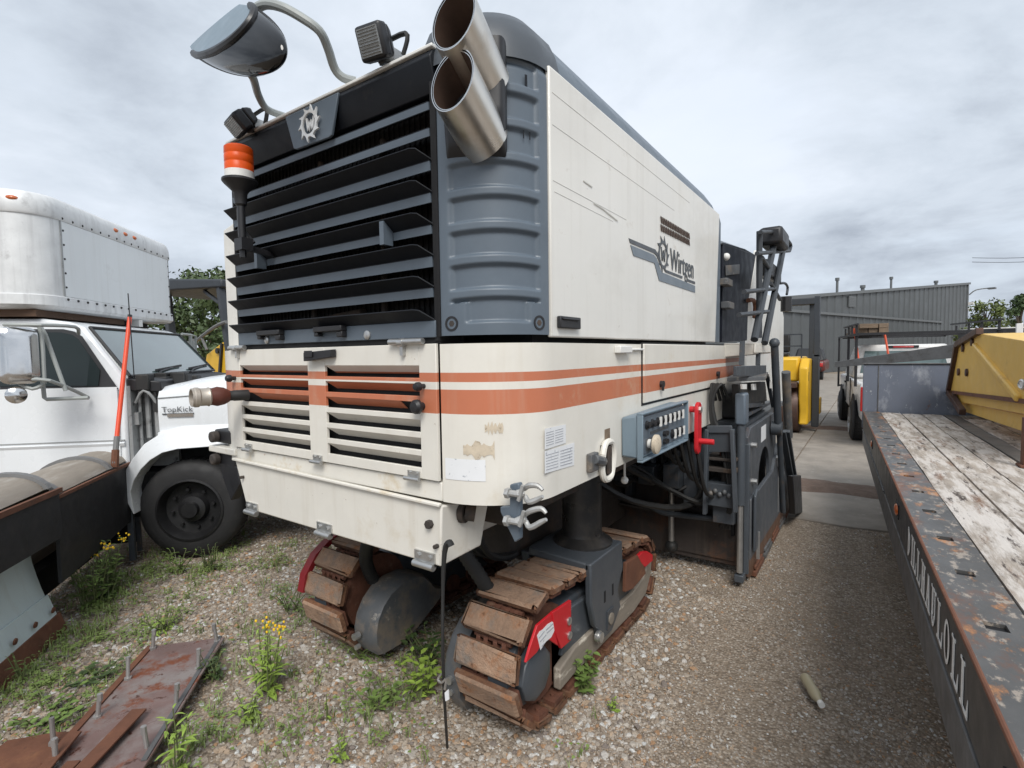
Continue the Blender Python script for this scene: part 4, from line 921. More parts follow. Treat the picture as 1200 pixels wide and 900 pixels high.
for q in range(3):      # three chipped variants
    bm = pad_mesh(); r = random.Random(q+3)
    bm.v = [(x+r.uniform(-.007, .004)*(1 if x > 0 else -1), y+r.uniform(-.007, .005), z+r.uniform(-.007, .003)) if z > .02 else (x+r.uniform(-.004, .004)*(z > .003), y, z) for x, y, z in bm.v]
    PADS.append(bm.mesh('track_pad', ['pad', 'pad_rust', 'pad_edge']))
C1, R1, C2, R2 = (1.915, .318), .262, (3.03, .262), .206
def belt():
    (y1, z1), (y2, z2) = C1, C2
    d = sqrt((y2-y1)**2+(z2-z1)**2); base = atan2(z2-z1, y2-y1); al = math.acos((R1-R2)/d)
    P = []
    top = base+al; bot = base-al
    nseg = 40
    # rear arc from bottom to top, then front arc from top to bottom
    for i in range(nseg+1):
        a = bot+(top-bot)*i/nseg; P.append((y2+R2*cos(a), z2+R2*sin(a)))
    for i in range(nseg+1):
        a = top+(2*pi-(top-bot))*i/nseg; P.append((y1+R1*cos(a), z1+R1*sin(a)))
    P.append(P[0]); return P
BP = belt()
def along(n, ph):
    L = [0]
    for i in range(1, len(BP)): L.append(L[-1]+math.dist(BP[i], BP[i-1]))
    res = []
    for k in range(n):
        s = (k+ph)/n*L[-1]; i = max(j for j in range(len(L)) if L[j] <= s+1e-9); i = min(i, len(BP)-2)
        t = (s-L[i])/(L[i+1]-L[i]); y = BP[i][0]+(BP[i+1][0]-BP[i][0])*t; z = BP[i][1]+(BP[i+1][1]-BP[i][1])*t
        ty, tz = BP[i+1][0]-BP[i][0], BP[i+1][1]-BP[i][1]; l = math.hypot(ty, tz)
        res.append((y, z, tz/l, -ty/l))
    return res, L[-1]
NP = round(along(1, 0)[1]/.139)
def crawler(xo, xi, ph, visible_outer):
    s = 1 if xo > xi else -1          # outward direction
    xc = (xo+xi)/2
    b = MB(); ca = []
    # side frame between the wheels
    x0, x1 = xi+s*.06, xo-s*.05
    b.prism([(x0, 1.98, .12), (x0, 2.95, .10), (x0, 3.06, .30), (x0, 2.9, .40), (x0, 2.15, .46), (x0, 1.98, .44)], (x1-x0, 0, 0))
    fr_ = part('track_frame', b, 'dark_steel', mm, bevel=.012)
    for (y, z, ny, nz), k in zip(along(NP, ph)[0], range(NP)):
        o = put('track_pad', PADS[k*7 % 4], fr_, (xc, y, z), (atan2(-ny, nz), 0, 0))
        if k % 3 == 1: o.rotation_euler.x += .02
    # wheels inside
    w = MB()
    w.lathe([(.001, -.11), (.21, -.11), (.21, -.03), (.15, -.02), (.15, .02), (.21, .03), (.21, .11), (.001, .11)], (xc, C1[0], C1[1]), (1, 0, 0), n=22)
    part('drive_sprocket', w, 'pad_rust', fr_)
    w = MB(); w.lathe([(.001, -.12), (.165, -.12), (.165, .12), (.001, .12)], (xc, C2[0], C2[1]), (1, 0, 0), n=20); part('idler_wheel', w, 'pad_rust', fr_)
    for i in range(4):
        w = MB(); w.lathe([(.001, -.12), (.06, -.12), (.06, .12), (.001, .12)], (xc, 2.16+.2*i, .115), (1, 0, 0), n=14); part('track_roller', w, 'pad_rust', fr_)
    w = MB(); xx = xo-s*.05
    w.prism([(xx, 2.0, .10), (xx, 2.12, .105), (xx, 2.9, .09), (xx, 3.1, .12), (xx, 3.19, .22), (xx, 3.21, .31), (xx, 3.16, .33), (xx, 3.06, .24), (xx, 2.9, .215), (xx, 2.15, .235), (xx, 2.0, .20)], (s*.04, 0, 0))
    w.prism([(xx-s*.01, 2.05, .23), (xx-s*.01, 2.9, .21), (xx-s*.01, 2.95, .36), (xx-s*.01, 2.15, .43)], (s*.03, 0, 0), mi=1)
    part('scraped_beam', w, ['worn_beam', 'grey_blue_dk'], fr_, bevel=.008)
    # hub motor
    w = MB(); w.lathe([(.115, -.12), (.115, -.01), (.10, .0), (.085, .006), (.001, .008)], (xo+s*.0, 1.80, .292), (s, 0, 0), n=9); w.lathe([(.15, -.16), (.15, -.06), (.115, -.05)], (xo, 1.80, .292), (s, 0, 0), n=24); part('hub_motor', w, 'grey_blue_dk', fr_, bevel=.004, sharp=25)
    # inner drive cover
    w = MB(); xa, xb = xi-s*.015, xi-s*(.12 if visible_outer else .17)
    arc = [(1.665+.26*(1-cos(t)) if True else 0, .09+.42*sin(t)) for t in [pi/2*i/8 for i in range(9)]]
    pro = [(1.725, .045), (1.675, .13), (1.672, .21), (1.69, .29), (1.735, .365), (1.80, .42), (1.89, .452), (2.0, .452), (2.09, .425), (2.15, .36), (2.19, .30), (2.26, .265), (2.24, .20), (2.02, .085), (1.86, .04)]
    inn = [(1.94+(y-1.94)*.93, .24+(z-.24)*.93) for y, z in pro]
    if not visible_outer: pro = [(1.97+(y-1.97)*.9, .29+(z-.29)*.84) for y, z in pro]; inn = [(1.97+(y-1.97)*.9, .29+(z-.29)*.84) for y, z in inn]
    n = len(pro); w.add([(xa, y, z) for y, z in pro]+[(xb+s*.03, y, z) for y, z in pro]+[(xb, y, z) for y, z in inn],
        [tuple(range(n)), tuple(range(3*n-1, 2*n-1, -1))]+[(k*n+i, k*n+n+i, k*n+n+(i+1) % n, k*n+(i+1) % n) for k in range(2) for i in range(n)])
    w.cyl((xa-s*.05, 1.655, .20), (xa-s*.05, 1.69, .20), .018, n=8, mi=1); w.cyl((xa-s*.05, 1.665, .14), (xa-s*.05, 1.69, .14), .013, n=8, mi=1)
    part('drive_cover', w, ['drive_grey', 'steel'], fr_, sharp=40)
    # yoke and leg
    w = MB(); ya, yb = 2.25, 2.64; xo2 = xo+s*.025
    w.hexa([(xi-s*.02, ya, .585), (xo2-s*.01, ya, .575), (xo2-s*.01, yb, .575), (xi-s*.02, yb, .585)], [(xi-s*.02, ya, .63), (xo2-s*.01, ya, .612), (xo2-s*.01, yb, .612), (xi-s*.02, yb, .63)])
    w.prism([(xi-s*.02, ya, .60), (xi-s*.02, yb, .60), (xi-s*.02, yb-.06, .33), (xi-s*.02, ya+.06, .33)], (-s*.05, 0, 0))
    yk = part('yoke_plate', w, 'grey_blue_dk', fr_, bevel=.008)
    w = MB(); w.prism([(xo2, ya, .614), (xo2, yb, .614), (xo2, yb+.01, .46), (xo2, yb-.06, .36), (xo2, yb-.02, .25), (xo2, 2.50, .165), (xo2, 2.36, .17), (xo2, 2.335, .25), (xo2, ya+.05, .28), (xo2, ya, .42)], (-s*.035, 0, 0))
    part('yoke_drop_plate', w, 'grey_blue_dk', fr_, bevel=.008)
    w = MB(); w.cyl((xo2-s*.01, 2.33, .215), (xo2+s*.02, 2.33, .215), .026, n=14); w.lathe([(.03, .0), (.03, .008)], (xo2, 2.33, .215), (s, 0, 0), n=14); part('yoke_pin', w, 'steel', fr_)
    w = MB(); w.box(xo2, 2.43, .20, xo2+s*.006, 2.51, .30, mi=0); w.lathe([(.03, 0), (.03, .01), (.02, .012), (.001, .012)], (xo2+s*.003, 2.47, .25), (s, 0, 0), n=14, mi=1)
    for yy in (2.40, 2.50): w.box(xo2-s*.001, yy, .36, xo2+s*.0015, yy+.018, .42, mi=2)
    part('track_eye', w, ['dark_steel', 'worn_beam', 'black'], fr_)
    w = MB(); w.lathe([(.165, .605), (.165, .625), (.135, .645), (.112, .66), (.108, .68), (.108, 1.13)], (xc, 2.52, 0), (0, 0, 1), n=30); part('lifting_column', w, 'rusty_wall' if False else 'muddy_col', fr_, sharp=30)
    return fr_
fr1 = crawler(-1.135, -1.455, .42, True)
fr2 = crawler(-2.555, -2.235, .25, False)
# red guards and warning label on the near crawler
def q7(*pts): pass
b = MB(); b.prism([(-1.105, 1.659, 0.423), (-1.105, 1.692, 0.472), (-1.105, 1.748, 0.536), (-1.105, 1.869, 0.538), (-1.105, 1.886, 0.451), (-1.105, 1.918, 0.367), (-1.105, 1.814, 0.454), (-1.105, 1.739, 0.425)], (-.012, 0, 0)); gd = part('red_guard', b, 'red', fr1, bevel=.002)
b = MB(); b.prism([(-1.1, 1.861, 0.543), (-1.1, 2.029, 0.529), (-1.1, 2.026, 0.344), (-1.1, 1.935, 0.347), (-1.1, 1.884, 0.446)], (-.014, 0, 0)); gd2 = part('red_guard', b, 'red', fr1, bevel=.002)
for p in [(-1.1, 2.003, 0.444), (-1.1, 2.006, 0.376)]:
    k = MB(); k.lathe([(.018, 0), (.018, .007), (.010, .011), (.001, .011)], p, (1, 0, 0), n=12); part('guard_bolt', k, 'steel', gd2)
b = MB(); b.prism([(-1.104, 1.742, 0.496), (-1.104, 1.762, 0.505), (-1.104, 1.785, 0.502), (-1.104, 1.827, 0.507), (-1.104, 1.862, 0.502), (-1.104, 1.891, 0.483), (-1.104, 1.883, 0.453), (-1.104, 1.854, 0.436), (-1.104, 1.811, 0.438), (-1.104, 1.767, 0.423)], (-.001, 0, 0)); st = part('warning_label', b, 'sticker', gd)
b = MB()
for pts in ([(-1.103, 1.754, 0.48), (-1.103, 1.798, 0.489)], [(-1.103, 1.763, 0.461), (-1.103, 1.811, 0.468)], [(-1.103, 1.812, 0.488), (-1.103, 1.869, 0.49)], [(-1.103, 1.818, 0.472), (-1.103, 1.872, 0.473)], [(-1.103, 1.776, 0.435), (-1.103, 1.797, 0.438)]): b.bar(pts[0], pts[1], .0015, .004)
part('printed_lines', b, 'ink', st)
b = MB(); b.prism([(-1.105, 2.864, 0.451), (-1.105, 2.933, 0.454), (-1.105, 3.019, 0.431), (-1.105, 3.11, 0.38), (-1.105, 3.11, 0.341), (-1.105, 2.976, 0.345), (-1.105, 2.919, 0.391)], (-.02, 0, 0)); part('rear_guard', b, 'red', fr1, bevel=.003)
b = MB(); b.prism([(-1.107, 2.689, 0.471), (-1.107, 2.869, 0.454), (-1.107, 2.967, 0.363), (-1.107, 2.996, 0.3), (-1.107, 2.789, 0.285), (-1.107, 2.675, 0.309)], (-.02, 0, 0)); part('rear_guard_plate', b, 'rust', fr1, bevel=.003)
# red guard hoop over the far crawler
b = MB(); hoop = [(1.61, .36), (1.63, .45), (1.70, .545), (1.80, .605), (1.92, .63), (2.08, .625)]
P0 = [(-2.535, y, z) for y, z in hoop]; P1 = [(-2.585, y, z) for y, z in hoop]
inn = [(1.915+(y-1.915)*.90, .318+(z-.318)*.90) for y, z in hoop]
n = len(hoop); b.add(P0+[(-2.535, y, z) for y, z in inn]+P1+[(-2.585, y, z) for y, z in inn], [(i, i+1, n+i+1, n+i) for i in range(n-1)]+[(2*n+i, 3*n+i, 3*n+i+1, 2*n+i+1) for i in range(n-1)]+[(i, 2*n+i, 2*n+i+1, i+1) for i in range(n-1)]+[(n+i, n+i+1, 3*n+i+1, 3*n+i) for i in range(n-1)]+[(0, n, 3*n, 2*n), (n-1, 3*n-1, 4*n-1, 2*n-1)][0:2])
part('red_guard', b, 'red_dk', fr2)

M['navy'] = material('dark_navy_panel', (.008, .010, .017), .55, var=.15, spec=.25)
# ---- milling chamber between the crawlers and the operator station
b = MB(); b.box(-3.1, 4.0, .06, -.74, 4.04, .62); wl = part('chamber_front_wall', b, 'rusty_wall', mm, bevel=.006)
b = MB(); b.box(-3.1, 4.02, .62, -.76, 4.06, 1.12); part('chamber_upper_wall', b, 'dark_steel', wl)
b = MB(); b.box(-1.26, 3.985, .10, -.80, 3.999, .46); part('rusty_plate', b, 'rusty_wall', wl, bevel=.003)
b = MB(); b.tube([(-1.841, 3.86, 0.498), (-1.581, 3.86, 0.48), (-1.406, 3.86, 0.459), (-1.305, 3.86, 0.422), (-1.143, 3.86, 0.422), (-0.771, 3.86, 0.448)], .022, n=8, smooth=4); part('bumper_rail', b, 'dark_steel', wl)
b = MB(); b.hexa([(-2.9, 3.86, .46), (-.82, 3.86, .40), (-.82, 4.0, .40), (-2.9, 4.0, .46)], [(-2.9, 3.86, .475), (-.82, 3.86, .415), (-.82, 4.0, .415), (-2.9, 4.0, .475)]); part('ledge_plate', b, 'muddy', wl)
a, c = (-1.24, 3.9, 0.884), (-1.238, 3.9, 0.155)
b = MB(); b.cyl((a[0], 3.9, a[2]+.2), (a[0], 3.9, a[2]-.12), .045, n=14); b.cyl((a[0], 3.9, a[2]-.12), (a[0], 3.9, c[2]), .022, n=12, mi=1); b.ball((c[0], 3.9, c[2]), .05); b.tube([(a[0]-.05, 3.86, a[2]+.22), (a[0]-.06, 3.84, a[2]+.05), (a[0]-.05, 3.86, a[2]-.15)], .015, smooth=3); part('lift_cylinder', b, ['hose', 'steel'], wl)
b = MB(); q0 = (-1.121, 3.8, 0.975); q1 = (-1.027, 3.8, 0.533); b.box(q0[0], 3.8, q1[2], q1[0], 3.98, q0[2]); part('cylinder_guide', b, 'grey_blue_dk', wl, bevel=.006)
# bracket frame with hydraulic block
b = MB()
fpts = [(-0.918, 3.66, 1.114), (-0.758, 3.66, 1.126), (-0.732, 3.66, 0.568), (-0.931, 3.66, 0.523)]
for i in (1, 3): b.bar(fpts[i], fpts[(i+1) % 4] if i == 1 else fpts[0], .025, .05, up=(0, 1, 0))
b.bar(fpts[0], fpts[1], .02, .05); b.prism([fpts[0], fpts[1], (-0.761, 3.68, 0.967), (-0.922, 3.68, 0.951)], (0, .012, 0))
bk = part('bracket_frame', b, 'grey_blue_dk', wl, bevel=.004)
b = MB()
z_ = (-0.841, 3.72, 0.905); b.box(z_[0]-.10, 3.70, z_[2]-.01, z_[0]+.10, 3.95, z_[2]+.01); b.box(z_[0]-.10, 3.70, z_[2]-.09, z_[0]+.10, 3.95, z_[2]-.06); b.cyl((z_[0], 3.8, z_[2]), (z_[0], 3.8, z_[2]+.06), .03, n=6, mi=1); b.cyl((z_[0], 3.8, z_[2]-.18), (z_[0], 3.8, z_[2]-.06), .02, n=8)
b.box(z_[0]-.09, 3.70, z_[2]-.33, z_[0]+.09, 3.9, z_[2]-.17, mi=2)
for i in range(5): b.ball((z_[0]-.06+.03*i, 3.69, z_[2]-.24+.02*(i % 2)), .018, n=8, mi=3)
b.box(z_[0]-.06, 3.75, z_[2]-.46, z_[0]+.08, 3.9, z_[2]-.34, mi=2)
part('hydraulic_block', b, ['muddy', 'rust', 'dark_steel', 'drive_grey'], wl, bevel=.004)
# side plate
XPl = -.70
M['plate'] = material('grey_side_plate_worn_to_rust', (.072, .080, .092), .45, var=.15, dirt=(((.10, .045, .022), .58, .74, 2.2), ((.20, .19, .18), .69, .8, 16)), streak=((.20, .19, .175), .35), bump=(.1, 40, .003), bands=[(-.2, .17, (.105, .048, .026))])
arch = [(4.30+.27*(1-cos(t)), .62+.25*sin(t)) for t in [pi*i/10 for i in range(11)]]
b = MB(); b.prism([(XPl, 3.90, .55), (XPl, 3.90, 1.04), (XPl, 3.98, 1.10), (XPl, 5.05, 1.10), (XPl, 5.15, 1.02), (XPl, 5.2, .55), (XPl, 4.84, .55)]+[(XPl, y, z) for y, z in arch[::-1]]+[(XPl, 4.30, .55)], (-.03, 0, 0)); up_ = part('upper_side_plate', b, 'plate', mm, bevel=.004)
b = MB(); b.box(XPl-.12, 3.95, .3, XPl-.10, 5.3, 1.05); part('plate_backing', b, 'black', up_)
b = MB(); b.prism([(XPl+.022, 3.90, .04), (XPl+.022, 3.90, .60), (XPl+.022, 4.30, .60), (XPl+.022, 4.90, .615), (XPl+.022, 5.15, .80), (XPl+.022, 5.85, .80), (XPl+.045, 5.95, .62), (XPl+.045, 5.95, .04)], (-.03, 0, 0)); lo_ = part('lower_side_plate', b, 'plate', mm, bevel=.004)
for i in range(5):
    b = MB(); y = 4.0+.40*i; b.box(XPl-.01, y, .012, XPl+.045, y+.34, .05); b.box(XPl+.024, y+.02, .06, XPl+.04, y+.30, .085); part('skid_shoe', b, 'beam_grey' if i % 2 else 'rust', lo_, bevel=.004)
b = MB(); b.prism([(XPl+.002, 4.40, .93), (XPl+.002, 4.62, .93), (XPl+.002, 4.62, 1.05), (XPl+.002, 4.40, 1.05)], (-.001, 0, 0)); part('sticker', b, 'sticker', up_)
for y, z in ((4.02, .97), (4.9, .97), (5.05, .7), (4.05, .7), (4.03, .30), (5.5, .68)):
    k = MB(); k.cyl((XPl, y, z), (XPl+.035, y, z), .02, n=8); part('plate_bolt', k, 'steel', up_)
b = MB(); b.prism([(XPl+.03, 3.93, .22), (XPl+.03, 3.93, .62), (XPl+.03, 3.99, .66), (XPl+.03, 4.08, .62), (XPl+.03, 4.08, .34), (XPl+.03, 4.0, .22)], (.02, 0, 0)); part('latch_plate', b, 'grey_blue_dk', lo_, bevel=.006)
b = MB(); b.bar((XPl+.05, 4.03, .14), (XPl+.05, 4.03, .34), .02, .02, mi=0); b.bar((XPl+.03, 5.1, .2), (XPl+.03, 5.1, .62), .015, .02); b.bar((XPl+.03, 5.45, .2), (XPl+.03, 5.45, .5), .015, .02); part('wear_strip', b, 'steel', lo_)
b = MB(); b.cyl((XPl-.03, 3.80, .10), (XPl-.03, 3.80, 1.02), .020, n=16, mi=1); b.cyl((XPl-.03, 3.80, .58), (XPl-.03, 3.80, 1.20), .030, n=16); b.bar((XPl+.0, 3.86, .08), (XPl+.0, 3.86, 1.0), .035, .03, up=(0, 1, 0)); b.box(XPl-.06, 3.77, .04, XPl+.0, 3.87, .09); ps = part('guide_post', b, ['grey_blue_dk', 'steel'], lo_, bevel=.004)
b = MB(); b.box(XPl-.065, 3.76, 1.14, XPl+.005, 3.88, 1.36); part('valve_box', b, 'grey_blue', ps, bevel=.014)
b = MB()
for i in range(4): b.tube([(XPl-.12-.03*i, 3.85, 1.30), (XPl-.15-.02*i, 3.74, 1.42), (XPl-.20, 3.72, 1.28-.05*i), (XPl-.14+.02*i, 3.72, 1.0), (XPl-.08, 3.74, .62), (XPl-.10-.02*i, 3.80, .40)], .012, n=6, smooth=5)
part('hose_bundle', b, 'hose', ps, kind='stuff')
r = random.Random(21); b = MB()
for i in range(9):
    x = -1.9+.1*i; y0 = 3.0+r.uniform(0, .5); z0 = r.uniform(.85, 1.1)
    b.tube([(x-.4, y0, z0), (x-.1, y0+.2, z0-r.uniform(.1, .3)), (x+.15, 3.75, z0-r.uniform(.15, .4)), (x+.25, 3.92, r.uniform(.65, .95))], r.choice((.014, .018, .022)), n=6, smooth=4)
for i in range(6):
    x = -1.15+.05*i; b.tube([(x, 3.3, 1.10), (x+.02, 3.45, .95-.04*i), (x, 3.8, .88-.05*i), (x-.02, 3.95, .80)], .013, n=6, smooth=4)
part('hydraulic_hose', b, 'hose', wl, kind='stuff')
b = MB()
for i in range(5): b.box(-2.0+.19*i, 3.70, .66, -1.88+.19*i, 3.98, .80+.03*(i % 3)); b.cyl((-1.94+.19*i, 3.84, .8), (-1.94+.19*i, 3.84, .92), .03, n=8)
for x in (-1.62, -1.06): b.box(x, 3.9, .5, x+.06, 4.0, 1.12)
part('valve_bank', b, 'dark_steel', wl, kind='stuff', bevel=.005)
# top of the chamber with walkway, steps
b = MB(); b.box(-2.9, 4.06, 1.08, -.74, 6.0, 1.12); part('chamber_roof', b, 'dark_steel', wl)
def xpoly(name, pts, dx, mat, par=None, bevel=.004):
    b = MB(); b.prism(pts, (dx, 0, 0)); return part(name, b, mat, par or mm, bevel=bevel)
op = xpoly('operator_station_wall', [(-0.96, 4.243, 1.716), (-0.96, 4.258, 2.482), (-0.96, 5.084, 2.562), (-0.96, 5.625, 2.584), (-0.96, 5.382, 2.261), (-0.96, 5.267, 2.115), (-0.96, 5.228, 1.742)], -.03, 'navy')
b = MB(); t0 = [(-0.955, 4.236, 2.465), (-0.955, 5.596, 2.579)]; b.hexa([t0[0], t0[1], (t0[1][0]-1.2, t0[1][1], t0[1][2]), (t0[0][0]-1.2, t0[0][1], t0[0][2])], [(p[0]-.16, p[1], p[2]+.10) for p in t0]+[(t0[1][0]-1.0, t0[1][1], t0[1][2]+.1), (t0[0][0]-1.0, t0[0][1], t0[0][2]+.1)]); part('station_roof', b, 'grey_blue_dk', op, bevel=.006)
xpoly('station_white_panel', [(-0.962, 5.238, 1.742), (-0.962, 5.278, 2.116), (-0.962, 5.435, 2.282), (-0.962, 5.679, 2.642), (-0.962, 5.993, 2.682), (-0.962, 6.377, 2.265), (-0.962, 7.355, 2.273), (-0.962, 7.645, 2.073), (-0.962, 7.685, 0.97), (-0.962, 4.906, 1.202), (-0.962, 4.881, 1.715)], -.03, 'white_hood', op)
xpoly('station_window', [(-0.955, 4.312, 2.313), (-0.955, 4.813, 2.386), (-0.955, 4.817, 2.306), (-0.955, 4.315, 2.235)], .006, 'drive_grey', op)
b = MB(); q = (-0.95, 4.315, 2.379); b.ball(q, .03, n=10); part('station_lamp', b, 'white_plastic', op)
b = MB(); q = (-0.95, 4.265, 2.216)
for p in [(-0.935, 4.198, 2.175), (-0.935, 4.261, 2.005)]: b.box(-.96, p[1]-.06, p[2]-.03, -.90, p[1]+.12, p[2]+.02); 
part('hood_hinge', b, 'drive_grey', op, bevel=.004, kind='stuff')
b = MB(); sp0 = [(-0.945, 4.26, 1.729), (-0.945, 5.329, 1.743)]; b.box(-.945, 4.24, 1.695, -.72, 5.05, 1.705); b.box(-.735, 4.24, 1.63, -.72, 5.05, 1.695); b.hexa([(-.945, 4.25, 1.60), (-.735, 4.25, 1.62), (-.735, 5.05, 1.62), (-.945, 5.05, 1.60)], [(-.945, 4.24, 1.694), (-.736, 4.24, 1.694), (-.736, 5.05, 1.694), (-.945, 5.05, 1.694)]); part('step_plate', b, 'cream', mm, bevel=.004)
# folding handrail
b = MB(); X_ = -.72
def rail(p, q, r=.02): b.cyl(p, q, r, n=10)
P = lambda *a: a
rail(*[(-0.72, 4.346, 2.548), (-0.72, 4.384, 1.744)], .022)
for pts in ([(-0.7, 4.951, 2.584), (-0.7, 4.075, 1.726)], [(-0.7, 5.543, 2.668), (-0.7, 4.509, 1.705)]): rail(pts[0], pts[1], .026)
for pts in ([(-0.7, 4.134, 2.348), (-0.7, 5.884, 2.633)], [(-0.7, 3.695, 2.034), (-0.7, 5.085, 2.187)], [(-0.7, 3.543, 1.875), (-0.7, 4.651, 1.961)], [(-0.7, 4.261, 2.523), (-0.7, 4.946, 2.647)], [(-0.7, 4.346, 2.348), (-0.7, 4.751, 2.294)], [(-0.7, 4.76, 2.198), (-0.7, 5.298, 2.107)]): rail(pts[0], pts[1], .016)
b.tube([(-0.7, 4.811, 2.623), (-0.7, 5.291, 2.687), (-0.7, 5.94, 2.709), (-0.7, 5.884, 2.633)], .018, smooth=3); b.tube([(-0.7, 5.283, 2.251), (-0.7, 5.615, 2.285), (-0.7, 5.8, 2.263), (-0.7, 5.746, 2.191)], .012, smooth=3)
hr = part('folding_ladder', b, 'rops', mm)
b = MB(); q = (-0.7, 4.948, 2.619); b.box(-.80, q[1]-.16, q[2]-.10, -.62, q[1]+.26, q[2]+.05); part('seat_pad', b, 'black_plastic', hr, bevel=.03)
b = MB(); q0 = (-0.74, 4.796, 2.409); q1 = (-0.74, 5.531, 2.272); b.box(-.82, q0[1], q1[2], -.72, q1[1], q0[2]); part('backrest_pad', b, 'black_plastic', hr, bevel=.02)
b = MB(); q = (-0.7, 5.719, 2.164); b.cyl(q, (q[0], q[1], q[2]-.14), .05, n=10); part('hanging_lamp', b, 'black_plastic', hr)
b = MB(); b.tube([(-0.93, 5.102, 2.101), (-0.93, 5.347, 2.119), (-0.93, 5.438, 2.061), (-0.93, 5.4, 1.962)], .02, smooth=3); part('grab_hook', b, 'rust', op)
# steps hanging outside the chamber
b = MB(); s0 = [(-0.72, 3.582, 1.549), (-0.72, 4.735, 1.524), (-0.72, 4.743, 1.432), (-0.72, 3.585, 1.483)]; b.prism(s0, (-.02, 0, 0)); stp = part('step_back_plate', b, 'dark_steel', mm, bevel=.003)
b = MB(); s1 = [(-0.85, 3.921, 1.43), (-0.63, 4.115, 1.43), (-0.738, 4.952, 1.43), (-0.988, 4.886, 1.43)]; b.prism(s1, (0, 0, .03)); part('step_tread', b, 'drive_grey', stp, bevel=.004)
b = MB(); s2 = [(-0.74, 3.768, 1.423), (-0.74, 4.835, 1.384), (-0.74, 4.936, 1.209), (-0.74, 3.832, 1.265)]; b.prism(s2, (-.05, 0, 0)); part('step_box', b, 'hose', stp, bevel=.006)
for pts in ([(-0.715, 3.681, 1.428), (-0.715, 3.836, 1.419), (-0.715, 3.838, 1.384), (-0.715, 3.697, 1.393)], [(-0.715, 4.051, 1.407), (-0.715, 4.183, 1.403), (-0.715, 4.203, 1.354), (-0.715, 4.07, 1.363)], [(-0.715, 4.834, 1.486), (-0.715, 4.97, 1.481), (-0.715, 4.975, 1.422), (-0.715, 4.839, 1.428)], [(-0.715, 4.888, 1.382), (-0.715, 5.026, 1.375), (-0.715, 5.032, 1.314), (-0.715, 4.893, 1.323)]):
    b = MB(); b.prism(pts, (.012, 0, 0)); part('reflector', b, 'white_plastic', stp)
b = MB()
for pts in ([(-0.74, 3.866, 1.713), (-0.74, 3.846, 1.548)], [(-0.74, 4.491, 1.686), (-0.74, 4.465, 1.532)], [(-0.74, 4.918, 1.431), (-0.74, 5.272, 1.133)], [(-0.74, 3.776, 1.27), (-0.74, 4.642, 1.205)] ): b.bar(pts[0], pts[1], .03, .03)
b.bar((-.74, 3.95, 1.18), (-.74, 5.05, 1.18), .02, .02); part('step_strut', b, 'dark_steel', stp)
b = MB(); b.box(-.98, 4.2, 1.125, -.78, 5.1, 1.30); part('hose_tray', b, 'hose', stp, bevel=.02)
# tall posts and rods at the back corner
for nm, pts, r in (('corner_post', [(-0.64, 4.579, 1.705), (-0.64, 4.855, 0.988)], .029), ('lift_rod', [(-0.62, 5.112, 1.455), (-0.62, 5.355, 0.846)], .036), ('lift_rod', [(-0.64, 4.905, 0.981), (-0.64, 5.252, 0.165)], .022)):
    k = MB(); k.cyl(pts[0], pts[1], r, n=14)
    if nm == 'corner_post': k.ball(pts[0], .040, n=10); k.cyl((pts[1][0]-.05, pts[1][1], pts[1][2]), (pts[1][0]+.03, pts[1][1], pts[1][2]), .06, n=12)
    part(nm, k, 'drive_grey' if r > .03 else 'dark_steel', mm)
k = MB()
for pts in ([(-0.63, 5.035, 0.943), (-0.63, 5.756, 0.336)], [(-0.61, 5.146, 0.93), (-0.61, 5.774, 0.378)]): k.bar(pts[0], pts[1], .05, .03)
part('swing_arm', k, 'grey_blue_dk', mm, bevel=.004, kind='stuff')
k = MB()
for pts in ([(-0.6, 5.108, 0.54), (-0.6, 5.745, 0.419), (-0.6, 5.947, -0.011), (-0.6, 5.33, 0.135)], ): k.prism(pts, (.05, 0, 0))
part('hanging_weight', k, 'black_plastic', mm, bevel=.008)

# ---- on top: mirror, lamps, beacon
def mirror():
    e1 = Vector((-2.364, 1.1, 2.927)); e2 = Vector((-1.914, 1.1, 2.948)); A = (e2-e1)/2; c = (e1+e2)/2
    n = (Vector((0, 0, 1.65))-c).normalized()                      # the bowl opens down towards the ground in front
    Bp = Vector((-1.776, 1.1, 2.682))-c; Nv = n*.20+Bp*.22
    def fn(u, v):
        th = pi*u; ph = pi/2*v
        return c-A*cos(th)+Bp*sin(th)**.9*cos(ph)+Nv*sin(th)*sin(ph)
    shell = MB(); shell.grid(fn, 32, 16); part('mirror_glass', shell, 'mirror_dk', mir)
    rim = [fn(i/32, 1) for i in range(33)]
    outer = [c-A*cos(pi*i/32)*.93-Bp*.13-n*.10-Bp*.03*sin(pi*i/32) for i in range(33)]
    bk_ = MB(); bk_.add(rim+outer, [(i, i+1, i+34, i+33) for i in range(32)]); bk_.add([p-n*.012-Bp*.02 for p in rim]+[p-n*.012-Bp*.02 for p in outer], [(i+1, i, i+33, i+34) for i in range(32)])
    part('mirror_hood_plate', bk_, 'ctl_blue', mir)
    bk_ = MB(); bk_.grid(lambda u, v: c-A*cos(pi*u)+(Bp*sin(pi*u)**.9-n*.05*sin(pi*u))*v, 32, 6); part('mirror_back', bk_, 'black_plastic', mir)
    rb = MB(); rb.tube(rim, .014, n=8); rb.tube([fn(i/32, 0) for i in range(33)], .007, n=6); part('mirror_rim', rb, 'black_plastic', mir)
mir = MB(); mir.tube([(-1.95, 1.13, 2.962), (-1.885, 1.14, 2.964), (-1.814, 1.16, 2.938), (-1.76, 1.2, 2.903), (-1.72, 1.25, 2.864), (-1.74, 1.3, 2.832), (-1.769, 1.35, 2.787), (-1.757, 1.38, 2.76), (-1.729, 1.42, 2.753)], .017, n=10, smooth=4)
mir = part('mirror_arm', mir, 'tube_grey', mm)
